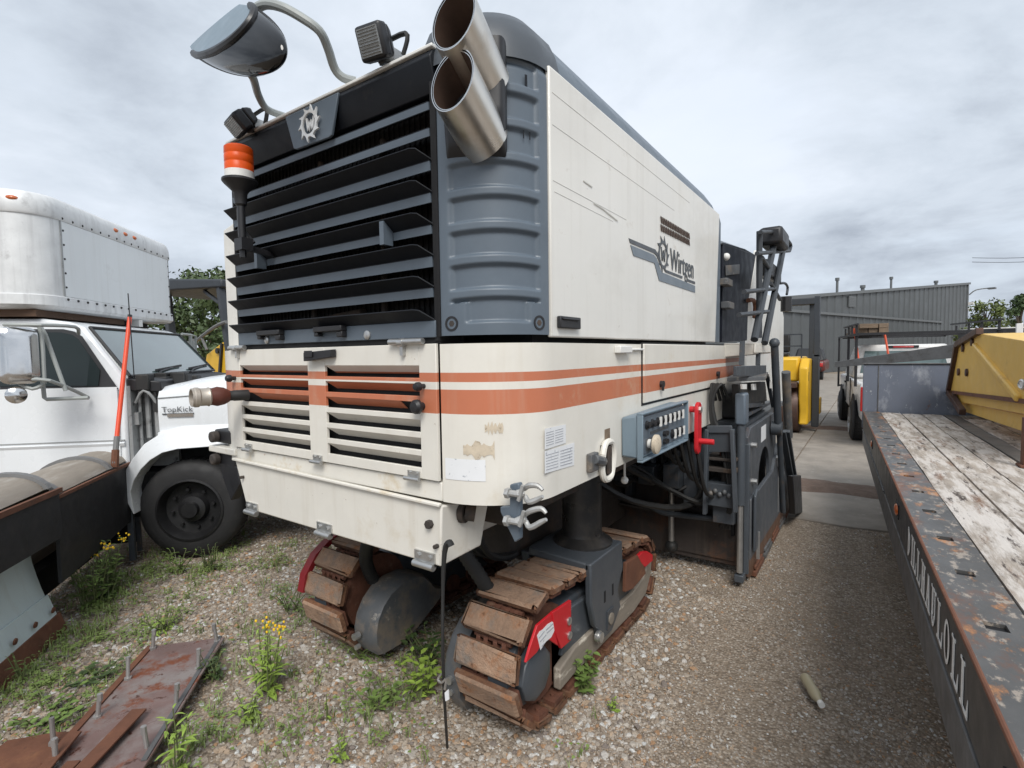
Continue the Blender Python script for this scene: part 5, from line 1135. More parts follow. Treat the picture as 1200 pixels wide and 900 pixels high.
k = MB(); k.tube([(-1.956, 1.1, 2.727), (-1.97, 1.13, 2.718), (-2.094, 1.22, 2.725), (-2.219, 1.33, 2.745), (-2.234, 1.42, 2.752)], .015, n=10, smooth=4); part('mirror_arm', k, 'tube_grey', mm)
mirror()
def lamp(face, c_dir, w, h, d, foot):
    """a square work lamp: face centre, facing direction, size and its bracket foot"""
    c = Vector(face); f = Vector(c_dir).normalized(); r = f.cross(Vector((0, 0, 1))).normalized(); u = r.cross(f)
    b = MB(); q = lambda s, o: [c-f*o-r*w/2*s-u*h/2*s, c-f*o+r*w/2*s-u*h/2*s, c-f*o+r*w/2*s+u*h/2*s, c-f*o-r*w/2*s+u*h/2*s]
    b.hexa(q(1, 0), q(1, d*.55)); b.hexa(q(.995, d*.551), q(.72, d))
    L_ = part('work_lamp', b, 'black_plastic', mm, bevel=.012)
    b = MB(); b.hexa(q(.78, -.004), q(.78, .004))
    for i in range(9): z = -.34+.085*i; b.hexa([c+f*.004-r*w*.36+u*h*z, c+f*.004+r*w*.36+u*h*z, c+f*.004+r*w*.36+u*h*(z+.03), c+f*.004-r*w*.36+u*h*(z+.03)], [c+f*.008-r*w*.36+u*h*(z+.01), c+f*.008+r*w*.36+u*h*(z+.01), c+f*.008+r*w*.36+u*h*(z+.02), c+f*.008-r*w*.36+u*h*(z+.02)])
    part('lamp_glass', b, 'lens', L_)
    b = MB(); ft = Vector(foot); b.bar(c-f*d*.5-u*h*.5, ft, .03, .02, mi=0); b.box(ft.x-.03, ft.y-.03, ft.z-.01, ft.x+.04, ft.y+.03, ft.z+.03, mi=1); part('lamp_bracket', b, ['black_plastic', 'steel'], L_)
    b = MB(); s = c-f*d*.9+u*h*.1+r*w*.1; b.tube([s, s+r*.03+u*.02-f*.05, s+r*.075-f*.06+u*.0, ft+Vector((.085, .0, .07)), ft+Vector((.07, 0, 0))], .009, n=6, smooth=5); part('lamp_cable', b, 'hose', L_)
lamp((-1.479, 1.28, 2.756), (.16, -.90, -.36), .112, .114, .09, (-1.486, 1.38, 2.735))
lamp((-2.373, 1.26, 2.684), (-.15, -.72, -.68), .14, .085, .10, (-2.395, 1.38, 2.722))
# beacon
bc = Vector((-2.231, 1.2, 2.411)); pxm = .0035
def bl(prof): return [(r_*.80, h_*.82) for r_, h_ in prof]
b = MB(); b.lathe(bl([(.020, -.30), (.020, -.14), (.030, -.13), (.034, -.075), (.044, -.06), (.080, -.026), (.088, -.016), (.088, -.006), (.07, 0)]), bc, (0, 0, 1), n=24); bcn = part('beacon_base', b, 'black_plastic', mm)
b = MB(); b.lathe(bl([(.072, 0), (.072, .036), (.001, .036)]), bc, (0, 0, 1), n=24); part('beacon_collar', b, 'white_plastic', bcn)
b = MB(); b.lathe(bl([(.070, .034), (.071, .070), (.069, .073), (.069, .078), (.071, .081), (.071, .112), (.069, .115), (.069, .120), (.071, .123), (.070, .155), (.060, .162), (.001, .165)]), bc, (0, 0, 1), n=28, caps=False); part('beacon_lens', b, 'amber', bcn)
b = MB(); b.cyl(bc+Vector((0, 0, -.33)), bc+Vector((0, 0, -.19)), .014, n=8); b.bar(bc+Vector((0, 0, -.28)), (bc.x-.02, 1.36, bc.z-.30), .03, .02); b.tube([bc+Vector((-.02, 0, -.12)), bc+Vector((-.05, .02, -.18)), bc+Vector((.0, .05, -.26))], .008, smooth=4); b.box(bc.x-.03, bc.y-.02, bc.z-.30, bc.x+.03, bc.y+.03, bc.z-.25); part('beacon_mount', b, 'black_plastic', bcn)
# cord hanging off the nose
b = MB(); b.tube([(-1.165, 1.3, 0.999), (-1.176, 1.3, 1.009), (-1.197, 1.3, 0.969), (-1.21, 1.3, 0.808), (-1.216, 1.3, 0.529)]+[(-1.427, 1.539, 0.01)], [.012, .012, .009, .006, .006, .006], n=6, smooth=4)
b.tube([(v[0]-.0, v[1], v[2]) for v in [(-1.222, 1.295, 0.53), (-1.239, 1.295, 0.505), (-1.219, 1.295, 0.5), (-1.198, 1.295, 0.523), (-1.207, 1.295, 0.48)]], .004, n=5, smooth=3, mi=1); b.prism([(-1.203, 1.29, 0.472), (-1.186, 1.29, 0.49), (-1.184, 1.29, 0.454), (-1.2, 1.29, 0.442)], (0, .004, 0), mi=2)
single('hanging_cord', b, ['hose', 'steel', 'sticker'], 'thin black cord with a small hook hanging from the bumper corner to the gravel', 'cord', loc=(-1.2, 1.3, 0))
# ---------------------------------------------------------------- box truck (local: x forward, y to its far side, z up)
tk = thing('box_truck', 'white box truck with open engine bay and chrome side mirror, behind the snow plows', 'truck', (-4.622, 1.896, 0), rot=44)
W_ = 1.80
b = MB()
prof = [(-2.4, .64), (-.47, .64), (-.385, .78), (-.385, 1.50), (-.70, 1.915), (-.80, 1.955), (-1.0, 1.985), (-2.4, 1.99)]
A_ = [(u, .0 if z < 1.45 else .0+.09*(z-1.45)/.5, z) for u, z in prof]; B_ = [(u, W_-(0 if z < 1.45 else .09*(z-1.45)/.5), z) for u, z in prof]
n = len(prof); b.add(A_+B_, [tuple(range(n)), tuple(range(2*n-1, n-1, -1))]+[(i, i+n, (i+1) % n+n, (i+1) % n) for i in range(n)])
cab = part('cab', b, 'truck_white', tk, bevel=.02)
def sv(z): return .0 if z < 1.45 else .09*(z-1.45)/.5
def side_sheet(pts, name, mat, par, out=.004, th=.004):
    b = MB(); b.add([(u, sv(z)-out, z) for u, v, z in pts]+[(u, sv(z)-out+th, z) for u, v, z in pts], [tuple(range(len(pts))), tuple(range(2*len(pts)-1, len(pts)-1, -1))]+[(i, i+len(pts), (i+1) % len(pts)+len(pts), (i+1) % len(pts)) for i in range(len(pts))])
    return part(name, b, mat, par)
dr = side_sheet([(-1.72, 0, .70), (-.50, 0, .70), (-.435, 0, .80), (-.435, 0, 1.435), (-1.72, 0, 1.435)], 'door', 'truck_white', cab, out=.010, th=.012)
side_sheet([(-1.222, 0, 1.903), (-0.839, 0, 1.9), (-0.758, 0, 1.88), (-0.701, 0, 1.84), (-0.427, 0, 1.417), (-1.252, 0, 1.432)], 'window_seal', 'black_plastic', dr, out=.006)
side_sheet([(-1.224, 0, 1.877), (-0.853, 0, 1.874), (-0.771, 0, 1.854), (-0.726, 0, 1.82), (-0.559, 0, 1.569), (-0.566, 0, 1.448), (-1.251, 0, 1.458)], 'door_window', 'tint', dr, out=.010)
b = MB(); b.box(-1.9, -.014, 1.003, -.40, -.004, 1.012, mi=1); b.hexa([(-1.9, -.012, .965), (-.40, -.012, .965), (-.40, -.004, .955), (-1.9, -.004, .955)], [(-1.9, -.020, .985), (-.40, -.020, .985), (-.40, -.004, .995), (-1.9, -.004, .995)]); part('door_crease', b, ['truck_white', 'engine_grey'], dr)
# windscreen and cowl
b = MB(); b.hexa([(-.372, .06, 1.515), (-.392, .06, 1.505), (-.392, W_-.06, 1.505), (-.372, W_-.06, 1.515)], [(-.685, .14, 1.913), (-.71, .14, 1.90), (-.71, W_-.14, 1.90), (-.685, W_-.14, 1.913)])
ws = part('windscreen', b, 'tint_green', cab)
b = MB(); rim = [(-.370, .06, 1.517), (-.370, W_-.06, 1.517), (-.683, W_-.14, 1.915), (-.683, .14, 1.915), (-.370, .06, 1.517)]; b.tube(rim, .013, n=6); part('windscreen_seal', b, 'black_plastic', ws)
for y0 in (.45, 1.1):
    b = MB(); b.tube([(-.345, y0, 1.515), (-.372, y0+.12, 1.545), (-.395, y0+.38, 1.57)], .009, n=6); b.bar((-.385, y0+.05, 1.552), (-.405, y0+.58, 1.585), .012, .02); part('wiper', b, 'black_plastic', ws)
b = MB(); b.hexa([(-.38, .02, 1.40), (-.14, .06, 1.38), (-.14, W_-.06, 1.38), (-.38, W_-.02, 1.40)], [(-.38, .02, 1.50), (-.15, .06, 1.47), (-.15, W_-.06, 1.47), (-.38, W_-.02, 1.50)]); part('cowl', b, 'black_plastic', cab, bevel=.01)
b = MB(); r = random.Random(3)
for i in range(12):
    x = r.uniform(-.36, -.05); y = r.uniform(.05, .7); b.box(x-.05, y-.05, 1.40, x+.05, y+.05, r.uniform(1.47, 1.54))
part('engine_clutter', b, 'hose', cab, bevel=.01, kind='stuff')
# open engine bay gap
b = MB(); b.box(-.38, .20, .75, -.10, .24, 1.42); b.box(-.38, .02, .75, -.355, .22, 1.44)
bay = part('engine_bay', b, 'engine_grey', tk)
b = MB()
for (x, y, z0, z1, rr) in ((-.33, .10, .86, 1.40, .012), (-.29, .14, 1.0, 1.42, .02), (-.24, .16, .95, 1.38, .012), (-.20, .12, 1.05, 1.30, .03)): b.cyl((x, y, z0), (x, y, z1), rr, n=8)
b.tube([(-.34, .06, 1.30), (-.26, .03, 1.40), (-.19, .06, 1.30), (-.18, .08, 1.15)], .012, smooth=3); b.box(-.21, .05, 1.22, -.16, .12, 1.32, mi=1); b.box(-.36, .05, 1.12, -.32, .11, 1.22)
part('bay_fittings', b, ['engine_grey', 'hose'], bay, kind='stuff')
b = MB(); b.hexa([(-.46, -.01, .735), (-.40, -.01, .735), (-.12, -.01, 1.01), (-.16, -.01, 1.03)], [(-.46, .25, .735), (-.40, .25, .735), (-.12, .25, 1.01), (-.16, .25, 1.03)]); b.hexa([(-.16, -.01, 1.015), (-.12, -.01, 1.01), (-.10, -.01, 1.06), (-.16, -.01, 1.06)], [(-.16, .25, 1.015), (-.12, .25, 1.01), (-.10, .25, 1.06), (-.16, .25, 1.06)])
part('inner_fender_rail', b, 'truck_white', bay, bevel=.008)
b = MB(); b.box(-.36, .26, .5, .95, .30, 1.36); b.box(-.60, .10, .35, 1.0, 1.7, .72); part('chassis', b, 'black', tk)
# hood with fender
b = MB()
us = [(-.160, 1.40, 1.440), (.10, 1.435, 1.490), (.47, 1.465, 1.535), (.80, 1.46, 1.53), (1.02, 1.44, 1.51), (1.06, 1.36, 1.42)]
def hoodsec(u, zm, zt):
    L = [(u, .03, 1.05), (u, .022, 1.22), (u, .03, zm-.06), (u, .055, zm-.012), (u, .12, zm+.02), (u, .40, zt)]
    return L+[(u, W_-v, z) for _, v, z in L[::-1]]
S_ = [hoodsec(*q) for q in us]; n = len(S_[0])
b.add([p for s in S_ for p in s], [(k*n+i, k*n+i+1, (k+1)*n+i+1, (k+1)*n+i) for k in range(len(S_)-1) for i in range(n-1)]+[tuple(range(n-1, -1, -1)), tuple(range((len(S_)-1)*n, len(S_)*n))])
hdt = part('hood', b, 'truck_white', tk, sharp=28)
b = MB(); b.tube([(-.158, .024, 1.335), (.10, .024, 1.35), (1.0, .024, 1.37)], .0045, n=6); part('hood_crease', b, 'engine_grey', hdt)
arch_o = [(-.345, .415), (-.425, .62), (-.40, .745), (-.33, .86), (-.24, .975), (-.12, 1.06), (.02, 1.10), (.25, 1.105), (.6, 1.10), (1.06, 1.09)]
arch_i = [(-.335, .415), (-.355, .60), (-.325, .69), (-.27, .775), (-.20, .845), (-.11, .90), (.0, .925), (.25, .935), (.40, .90), (.52, .80)]
b = MB(); n = 10
vo = lambda z: -.055 if z < 1.0 else -.055+.075*(z-1.0)/.1
o_ = [(u, min(.03, vo(z)), z) for u, z in arch_o]; i_ = [(u, -.06, z) for u, z in arch_i]; bi = [(u, .12, z) for u, z in arch_i]; bo = [(u, .12, z) for u, z in arch_o]
b.add(o_+i_+bi+bo, [(i, i+1, n+i+1, n+i) for i in range(n-1)]+[(n+i, n+i+1, 2*n+i+1, 2*n+i) for i in range(n-1)]+[(3*n+i, 3*n+i+1, i+1, i) for i in range(n-1)]+[(0, n, 2*n, 3*n)])
b.prism([(.52, -.05, .80), (1.06, -.05, .78), (1.06, -.05, 1.09), (.45, -.05, 1.10), (.42, -.05, .92)], (0, .1, 0))
part('fender', b, 'truck_white', hdt, sharp=45, bevel=.006)
b = MB(); o = Vector((-0.143, 0.02, 1.2)); ln = (0.086, 0.02, 1.192)
b.box(-.09, .012, 1.178, .105, .026, 1.205, mi=1); add_text(b, 'TopKick', (-.128, .010, 1.205), (1, 0, 0), (0, 0, 1), .235, .058)
b.box(-.128, .014, 1.200, .108, .024, 1.208)
part('name_badge', b, ['logo_dark', 'chrome'], hdt)
# wheel
def wheel(par, cx, cy, r, w, rimmat='rim_black', side=-1):
    b = MB(); b.lathe([(r*.60, -w/2), (r*.80, -w/2-.005), (r*.94, -w*.42), (r, -w*.30), (r, w*.30), (r*.94, w*.42), (r*.80, w/2), (r*.60, w/2)], (cx, cy, r), (0, 1, 0), n=44, caps=False)
    for k in range(44):
        a = 2*pi*k/44; c, s = cos(a), sin(a)
        for dy in (-w*.2, w*.02, w*.2):
            b.hexa([(cx+c*r*.99-s*.008, cy+dy-.014, r+s*r*.99+c*.008), (cx+c*r*.99+s*.008, cy+dy-.014, r+s*r*.99-c*.008), (cx+c*r*.99+s*.008, cy+dy+.014, r+s*r*.99-c*.008), (cx+c*r*.99-s*.008, cy+dy+.014, r+s*r*.99+c*.008)],
                   [(cx+c*r*1.012-s*.007, cy+dy-.013, r+s*r*1.012+c*.007), (cx+c*r*1.012+s*.007, cy+dy-.013, r+s*r*1.012-c*.007), (cx+c*r*1.012+s*.007, cy+dy+.013, r+s*r*1.012-c*.007), (cx+c*r*1.012-s*.007, cy+dy+.013, r+s*r*1.012+c*.007)])
    wl_ = part('tyre', b, 'rubber', par, sharp=50)
    b = MB(); e = cy+side*w/2
    b.lathe([(r*.62, -.02), (r*.64, .012), (r*.60, .016), (r*.57, -.01), (r*.52, -.07), (r*.30, -.085), (r*.26, -.03), (r*.16, -.02), (r*.15, .02), (.001, .022)], (cx, e, r), (0, side, 0), n=36, caps=False)
    for k in range(8):
        a = 2*pi*k/8+.2; b.cyl((cx+cos(a)*r*.40, e-side*.085, r+sin(a)*r*.40), (cx+cos(a)*r*.40, e-side*.045, r+sin(a)*r*.40), .014, n=6)
    part('rim', b, rimmat, wl_, sharp=40)
    return wl_
wheel(tk, .045, .14, .405, .26)
# bumper bits seen beside the machine
b = MB(); b.box(.55, -.02, .42, 1.15, .25, .72); part('front_bumper', b, 'black_plastic', tk, bevel=.02)
b = MB(); b.box(.50, -.05, .55, .64, .05, .66); part('corner_lamp', b, 'lamp_glass', tk, bevel=.012)
# mirrors
b = MB(); c = Vector((-.805, -.45, 1.69)); f = Vector((.50, -.85, .06)).normalized(); rr = f.cross(Vector((0, 0, 1))).normalized(); uu = rr.cross(f)
def rrect(w, h, r, o, n=5):
    P = []
    for sx, sy, a0 in ((1, 1, 0), (-1, 1, pi/2), (-1, -1, pi), (1, -1, 1.5*pi)):
        for k in range(n+1):
            a = a0+pi/2*k/n; P.append(c+f*o+rr*(sx*(w/2-r)+r*cos(a))+uu*(sy*(h/2-r)+r*sin(a)))
    return P
b.cur = 0
rings = [rrect(.20, .38, .05, -.06), rrect(.215, .395, .055, -.03), rrect(.215, .395, .055, 0), rrect(.18, .36, .045, .014), rrect(.10, .26, .03, .020)]
n = len(rings[0]); b.add([p for r_ in rings for p in r_], [(k*n+i, k*n+(i+1) % n, (k+1)*n+(i+1) % n, (k+1)*n+i) for k in range(4) for i in range(n)]+[tuple(range(n-1, -1, -1)), tuple(range(4*n, 5*n))])
mr_ = part('side_mirror', b, 'chrome', tk, sharp=50)
b = MB(); b.lathe([(.055, -.02), (.06, 0), (.045, .012), (.001, .018)], c+Vector((-.03, 0, -.275)), f, n=22); part('round_mirror', b, 'chrome', mr_, sharp=50)
b = MB(); m_ = c
b.tube([c+uu*-.20-rr*.125-f*.02, c+uu*.16-rr*.125-f*.02, c+uu*.215-rr*.08-f*.02, c+uu*.215+rr*.06-f*.02, (-0.673, -0.42, 1.902), (-0.619, -0.15, 1.904), (-0.687, 0, 1.859)], .013, n=8, smooth=3)
b.tube([c+uu*-.20-rr*.125-f*.02, c+uu*-.235-rr*.06-f*.02, (-0.834, -0.42, 1.509), (-0.655, -0.4, 1.51), (-0.621, -0.06, 1.366)], .013, n=8, smooth=3)
b.tube([(-0.756, -0.3, 1.903), (-0.727, -0.3, 1.841), (-0.618, -0.3, 1.429)], .014, n=8); b.tube([(-0.796, -0.25, 1.499), (-0.792, -0.25, 1.379), (-0.776, -0.25, 1.366), (-0.499, -0.25, 1.371)], .014, n=8)
part('mirror_bracket', b, 'tube_grey', mr_)
b = MB(); b.tube([(-.72, W_+.02, 1.93), (-.74, W_+.30, 1.93), (-.74, W_+.42, 1.92), (-.76, W_+.42, 1.40), (-.70, W_+.05, 1.42)], .014, n=8); b.box(-.80, W_+.34, 1.48, -.74, W_+.40, 1.86); b.tube([(-.74, W_+.28, 1.93), (-.74, W_+.28, 1.45)], .02, n=8)
part('far_mirror', b, 'tube_grey', tk)
b = MB(); b.cyl((-.335, .05, 1.47), (-.345, .05, 2.18), .004, n=6); part('antenna', b, 'black_plastic', tk)
# box body: overhanging attic with rounded aluminium corners
XA = -.905
def boxring(z, off=0, r=.25):
    x1, y0, y1, x0 = XA-off, -.035+off, 2.07-off, -5.0; P = [(x0, y0, z)]
    for k in range(9): a = pi/2*k/8; P.append((x1-r+r*sin(a), y0+r-r*cos(a), z))
    for k in range(9): a = pi/2*k/8; P.append((x1-.06+.06*cos(a), y1-.06+.06*sin(a), z))
    P.append((x0, y1, z)); return P
def loft(mb, rings, mi=None):
    n = len(rings[0]); mb.add([p for r_ in rings for p in r_], [(k*n+i, k*n+(i+1) % n, (k+1)*n+(i+1) % n, (k+1)*n+i) for k in range(len(rings)-1) for i in range(n)]+[tuple(range(n-1, -1, -1)), tuple(range((len(rings)-1)*n, len(rings)*n))], mi)
b = MB(); loft(b, [boxring(2.17, .006), boxring(2.79, .006)]); bx_ = part('box_body', b, 'box_alu', tk, sharp=30)
b = MB(); loft(b, [boxring(2.785, .0), boxring(2.80, -.006), boxring(2.89, -.002), boxring(2.94, .012), boxring(2.965, .035), boxring(2.975, .07)]); part('roof_rail', b, 'box_alu', bx_, sharp=35)
b = MB(); loft(b, [boxring(2.055, .05), boxring(2.065, .01), boxring(2.09, -.01), boxring(2.165, -.008), boxring(2.172, .0)]); part('bottom_rail', b, 'box_alu', bx_, sharp=35)
b = MB(); b.box(XA-.012, .245, 2.175, XA-.001, 1.995, 2.783); part('front_panel', b, 'box_white', bx_, bevel=.002)
b = MB(); b.box(-1.30, -.0345, 2.172, -1.292, -.028, 2.79); b.box(XA-.01, .225, 2.17, XA+.0005, .24, 2.80); b.box(XA-.01, 2.0, 2.17, XA+.0005, 2.006, 2.79)
part('corner_seam', b, 'engine_grey', bx_)
b = MB()
for i in range(15):
    y = .25+.125*i
    b.ball((XA+.003, y, 2.806), .011, n=6); b.ball((XA+.012, y, 2.15), .011, n=6)
for i in range(5): b.ball((XA+.001, .255, 2.25+.115*i), .009, n=6); b.ball((XA, 1.99, 2.25+.115*i), .009, n=6)
part('rivets', b, 'hose', bx_, kind='stuff')
for y in (1.0, 1.16, 1.32): 
    b = MB(); b.ball((XA-.015, y, 2.885), .035, .04, .022, n=12); part('marker_light', b, 'amber_dk', bx_)
for k in range(1):
    b = MB(); b.ball((-1.085, -.005, 2.89), .05, .03, .022, n=12); part('marker_light', b, 'amber_dk', bx_)
b = MB(); b.box(-1.5, .05, 2.0, XA-.10, 1.25, 2.054); b.box(-1.5, 1.30, 2.0, XA-.2, 1.9, 2.05, mi=1); part('attic_floor', b, ['wood_brown', 'black'], bx_)
b = MB(); b.box(-5.0, -.03, .70, -2.42, 2.06, 2.06); part('cargo_body', b, 'box_alu', bx_)
b = MB(); b.box(-1.0, 1.35, 1.99, -.92, 1.42, 2.06); part('roof_bracket', b, 'white_plastic', cab)

# ---------------------------------------------------------------- snow plows (local: x along the blade towards the camera side, y to its front)
fp = thing('snow_plow', 'dark snow plow with rolled tan top, grey ribs and orange marker pole', 'snow plow', (-4.76, 1.52, 0), rot=-37.2)
b = MB(); b.add([(-.43, 0, .36), (.925, 0, .30), (.925, 0, .815), (-.43, 0, .80), (-.43, -.02, .36), (.925, -.02, .30), (.925, -.02, .815), (-.43, -.02, .80)], [(0, 1, 2, 3), (7, 6, 5, 4), (0, 4, 5, 1), (1, 5, 6, 2), (2, 6, 7, 3), (3, 7, 4, 0)]); part('rubber_flap', b, 'plow_black', fp)
def shell(t, s): # rolled top of the moldboard
    a = pi*(.08+.92*t); return (s, -.235+.225*cos(a), .80+.15*sin(a)-.05*t)
b = MB(); b.grid(lambda u, v: shell(v, -.43+1.34*u), 8, 12); b.add([(-.43, -.46, .75), (.91, -.46, .75), (.91, -.46, .2), (-.43, -.46, .2)], [(0, 1, 2, 3)]); b.add([(-.43, -.02, .80), (-.43, -.46, .75), (-.43, -.46, .2), (-.43, -.02, .2)], [(0, 1, 2, 3)])
mbd = part('moldboard', b, 'plow_tan', fp)
b = MB(); b.bar((-.43, .004, .812), (.925, .004, .828), .02, .02); part('edge_strip', b, 'rust', fp)
for s in (-.42, .13, .86):
    b = MB()
    for i in range(14):
        p0, p1 = shell(i/14, s), shell((i+1)/14, s); c0 = Vector((s, -.235, .78))
        q = lambda p: [Vector(p), Vector(p)+(Vector(p)-c0).normalized()*.022, Vector(p)+(Vector(p)-c0).normalized()*.022+Vector((.045, 0, 0)), Vector(p)+Vector((.045, 0, 0))]
        b.hexa(q(p0), q(p1))
    part('rib', b, 'rib_grey', fp)
b = MB(); b.box(-.21, -.03, .02, -.17, .01, .60); b.box(-.43, -.05, .02, -.40, -.02, .78); part('stand_leg', b, 'dark_steel', fp)
b = MB(); b.box(-.42, -.40, .06, .90, -.30, .25); b.prism([(-.43, -.3, .1), (-.43, -.05, .1), (-.43, -.05, .7), (-.43, -.3, .7)], (.02, 0, 0)); part('plow_frame', b, 'black', fp)
a, c = Vector((0.085, 0, 0.888)), Vector((-0.285, 0.03, 1.993))
b = MB(); k = a.lerp(c, .16); b.cyl(a-Vector((0, 0, .02)), k, .02, n=10, mi=1); b.cyl(a-Vector((0, 0, .05)), a+(k-a)*.45, .026, n=8, mi=2); b.cyl(k, c, .0165, .0155, n=12); b.cyl(c, c+(c-a)*.018, .016, n=12, mi=3)
part('marker_pole', b, ['orange_red', 'rib_grey', 'rust', 'black_plastic'], fp)
np_ = thing('snow_plow', 'pale blue snow plow blade with black rubber deflector and rusty cutting edge', 'snow plow', (-4.76, 1.52, 0), rot=-37.2)
pr_ = [(0.93, -0.15, 0.59), (0.93, -0.148, 0.523), (0.93, -0.138, 0.443), (0.93, -0.121, 0.362), (0.93, -0.104, 0.291), (0.93, -0.083, 0.219), (0.93, -0.069, 0.169)]
b = MB(); n = len(pr_); off = Vector((0, -.014, -.004))
L0 = [Vector(p) for p in pr_]; L1 = [p+Vector((1.3, 0, .03)) for p in L0]
b.add(L0+L1+[p+off for p in L0]+[p+off for p in L1], [(i, n+i, n+i+1, i+1) for i in range(n-1)]+[(2*n+i, 2*n+i+1, 3*n+i+1, 3*n+i) for i in range(n-1)]+[(i, i+1, 2*n+i+1, 2*n+i) for i in range(n-1)]+[(n+i, 3*n+i, 3*n+i+1, n+i+1) for i in range(n-1)]+[(0, 2*n, 3*n, n), (n-1, 2*n-1, 4*n-1, 3*n-1)])
pm = part('moldboard', b, 'plow_pale', np_)
b = MB(); e0 = L0[-1]; d0 = (L0[-1]-L0[-2]).normalized()
b.hexa([e0+Vector((-.01, .004, 0))-d0*.07, e0+Vector((1.3, .004, .03))-d0*.07, e0+Vector((1.3, .010, .03))-d0*.07, e0+Vector((-.01, .010, 0))-d0*.07], [e0+Vector((-.01, .004, 0))+d0*.075, e0+Vector((1.3, .004, .03))+d0*.075, e0+Vector((1.3, .012, .03))+d0*.075, e0+Vector((-.01, .012, 0))+d0*.075]); part('backing_strip', b, 'plow_pale', np_)
b = MB(); b.hexa([e0+Vector((-.035, .022, -.06)), e0+Vector((1.3, .022, -.04)), e0+Vector((1.3, .036, -.04)), e0+Vector((-.035, .036, -.06))], [(e0.x-.035, e0.y+.05, .0), (e0.x+1.3, e0.y+.05, .0), (e0.x+1.3, e0.y+.068, .0), (e0.x-.035, e0.y+.068, .0)]); part('cutting_edge', b, 'rust', np_, bevel=.002)
for i in range(5):
    for dz in (-.035,):
        b = MB(); q = e0+Vector((.035+.19*i, .030, dz+.02+.005*i)); b.lathe([(.018, 0), (.016, .008), (.001, .012)], q, (0, 1, -.1), n=10); part('plow_bolt', b, 'rust', np_)
b = MB(); t0 = L0[0]; b.add([(.925, .02, .585), (2.2, .02, .62), (2.2, .012, .90), (.925, .012, .868), (.925, -.0, .585), (2.2, -.0, .62), (2.2, -.008, .90), (.925, -.008, .868)], [(0, 1, 2, 3), (7, 6, 5, 4), (0, 4, 5, 1), (1, 5, 6, 2), (2, 6, 7, 3), (3, 7, 4, 0)]); part('rubber_deflector', b, 'plow_black', np_)
b = MB(); b.bar((.925, .022, .872), (2.2, .022, .905), .02, .03); part('edge_strip', b, 'rust', np_)
b = MB(); b.grid(lambda u, v: (shell(v, .96+1.3*u)[0], shell(v, 0)[1], shell(v, 0)[2]+.06), 8, 12); b.add([(.96, -.46, .8), (2.26, -.46, .8), (2.26, -.3, .05), (.96, -.3, .05)], [(0, 1, 2, 3)]); part('moldboard_back', b, 'plow_tan', np_)
b = MB()
for i in range(14):
    p0, p1 = Vector(shell(i/14, .97))+Vector((0, 0, .06)), Vector(shell((i+1)/14, .97))+Vector((0, 0, .06)); c0 = Vector((.97, -.235, .84))
    q = lambda p: [p, p+(p-c0).normalized()*.022, p+(p-c0).normalized()*.022+Vector((.045, 0, 0)), p+Vector((.045, 0, 0))]
    b.hexa(q(p0), q(p1))
part('rib', b, 'rib_grey', np_)

# ---------------------------------------------------------------- rusty plates lying in the weeds
def slabthing(name, pts, th, mat, label, cat, group=None, bevel=.003, tilt=None):
    b = MB(); b.prism(pts, (0, 0, th)); c = pts[0]
    t = thing(name, label, cat, (c[0], c[1], 0), group=group)
    part('plate', b, mat, t, bevel=bevel); return t
mpl = [(-3.259, 1.137, .045), (-2.991, 1.406, .055), (-2.288, .763, .07), (-2.10, .59, .07), (-2.45, .36, .05), (-2.631, .534, .05)]
rp = slabthing('steel_plate', mpl, .014, 'rust_plate', 'large wet rusty steel plate with upright studs along both edges', 'steel plate')
M['stud'] = material('dull_zinc_stud', (.36, .35, .34), .45, metal=.6, var=.2, dirt=((.18, .10, .06), .6, .75, 20))
for i, (x, y) in enumerate([(-3.215, 1.13), (-3.01, .944), (-2.80, .757), (-2.60, .565), (-2.985, 1.36), (-2.80, 1.178), (-2.585, .985), (-2.385, .80)]):
    b = MB(); r = random.Random(i); a = Vector((x, y, .055)); t = a+Vector((r.uniform(-.012, .012), r.uniform(-.012, .012), .115)); b.cyl(a, t, .0095, n=10); b.cyl(a+Vector((0, 0, .0)), a+Vector((0, 0, .018)), .017, n=6); b.cyl(t-Vector((0, 0, .03)), t, .0112, n=8); part('stud', b, 'stud', rp)
b = MB(); b.bar((-3.02, 1.395, .068), (-2.31, .76, .084), .02, .006); part('worn_edge', b, 'beam_grey', rp)
b = MB(); b.bar((-3.25, 1.13, .064), (-2.64, .54, .069), .03, .008); part('rusty_edge', b, 'rust', rp)
p2_ = slabthing('steel_plate', [(-2.98, .50, .035), (-2.86, .63, .04), (-2.78, .685, .042), (-2.62, .53, .04), (-2.60, .25, .035), (-2.85, .28, .035)], .012, 'rust', 'smaller rust-red steel plate with one stud, lying left of the large plate', 'steel plate')
b = MB(); b.cyl((-2.775, .60, .05), (-2.78, .60, .165), .0095, n=10); b.cyl((-2.775, .60, .05), (-2.775, .60, .066), .017, n=6); part('stud', b, 'stud', p2_)
def anglebar(a, c, w, h, label, grp='flat bars on the rusty plate'):
    a, c = Vector(a), Vector(c); t = thing('steel_bar', label, 'steel bar', tuple(a)[:2]+(0,), group=None)
    b = MB(); b.bar(a, c, w, .010); part('flat_flange', b, 'rust', t, bevel=.002)
    d = (c-a).normalized(); s = d.cross(Vector((0, 0, 1))); b = MB(); b.bar(a+s*(w/2-.004)-Vector((0, 0, h/2)), c+s*(w/2-.004)-Vector((0, 0, h/2)), .008, h-.01); part('side_flange', b, 'rust', t, bevel=.002)
anglebar((-2.63, .86, .105), (-2.36, .52, .105), .062, .04, 'longest rusty angle bar lying on the studded plate')
anglebar((-2.70, .655, .10), (-2.52, .49, .10), .045, .035, 'short rusty angle bar beside the stud at the plate left edge')
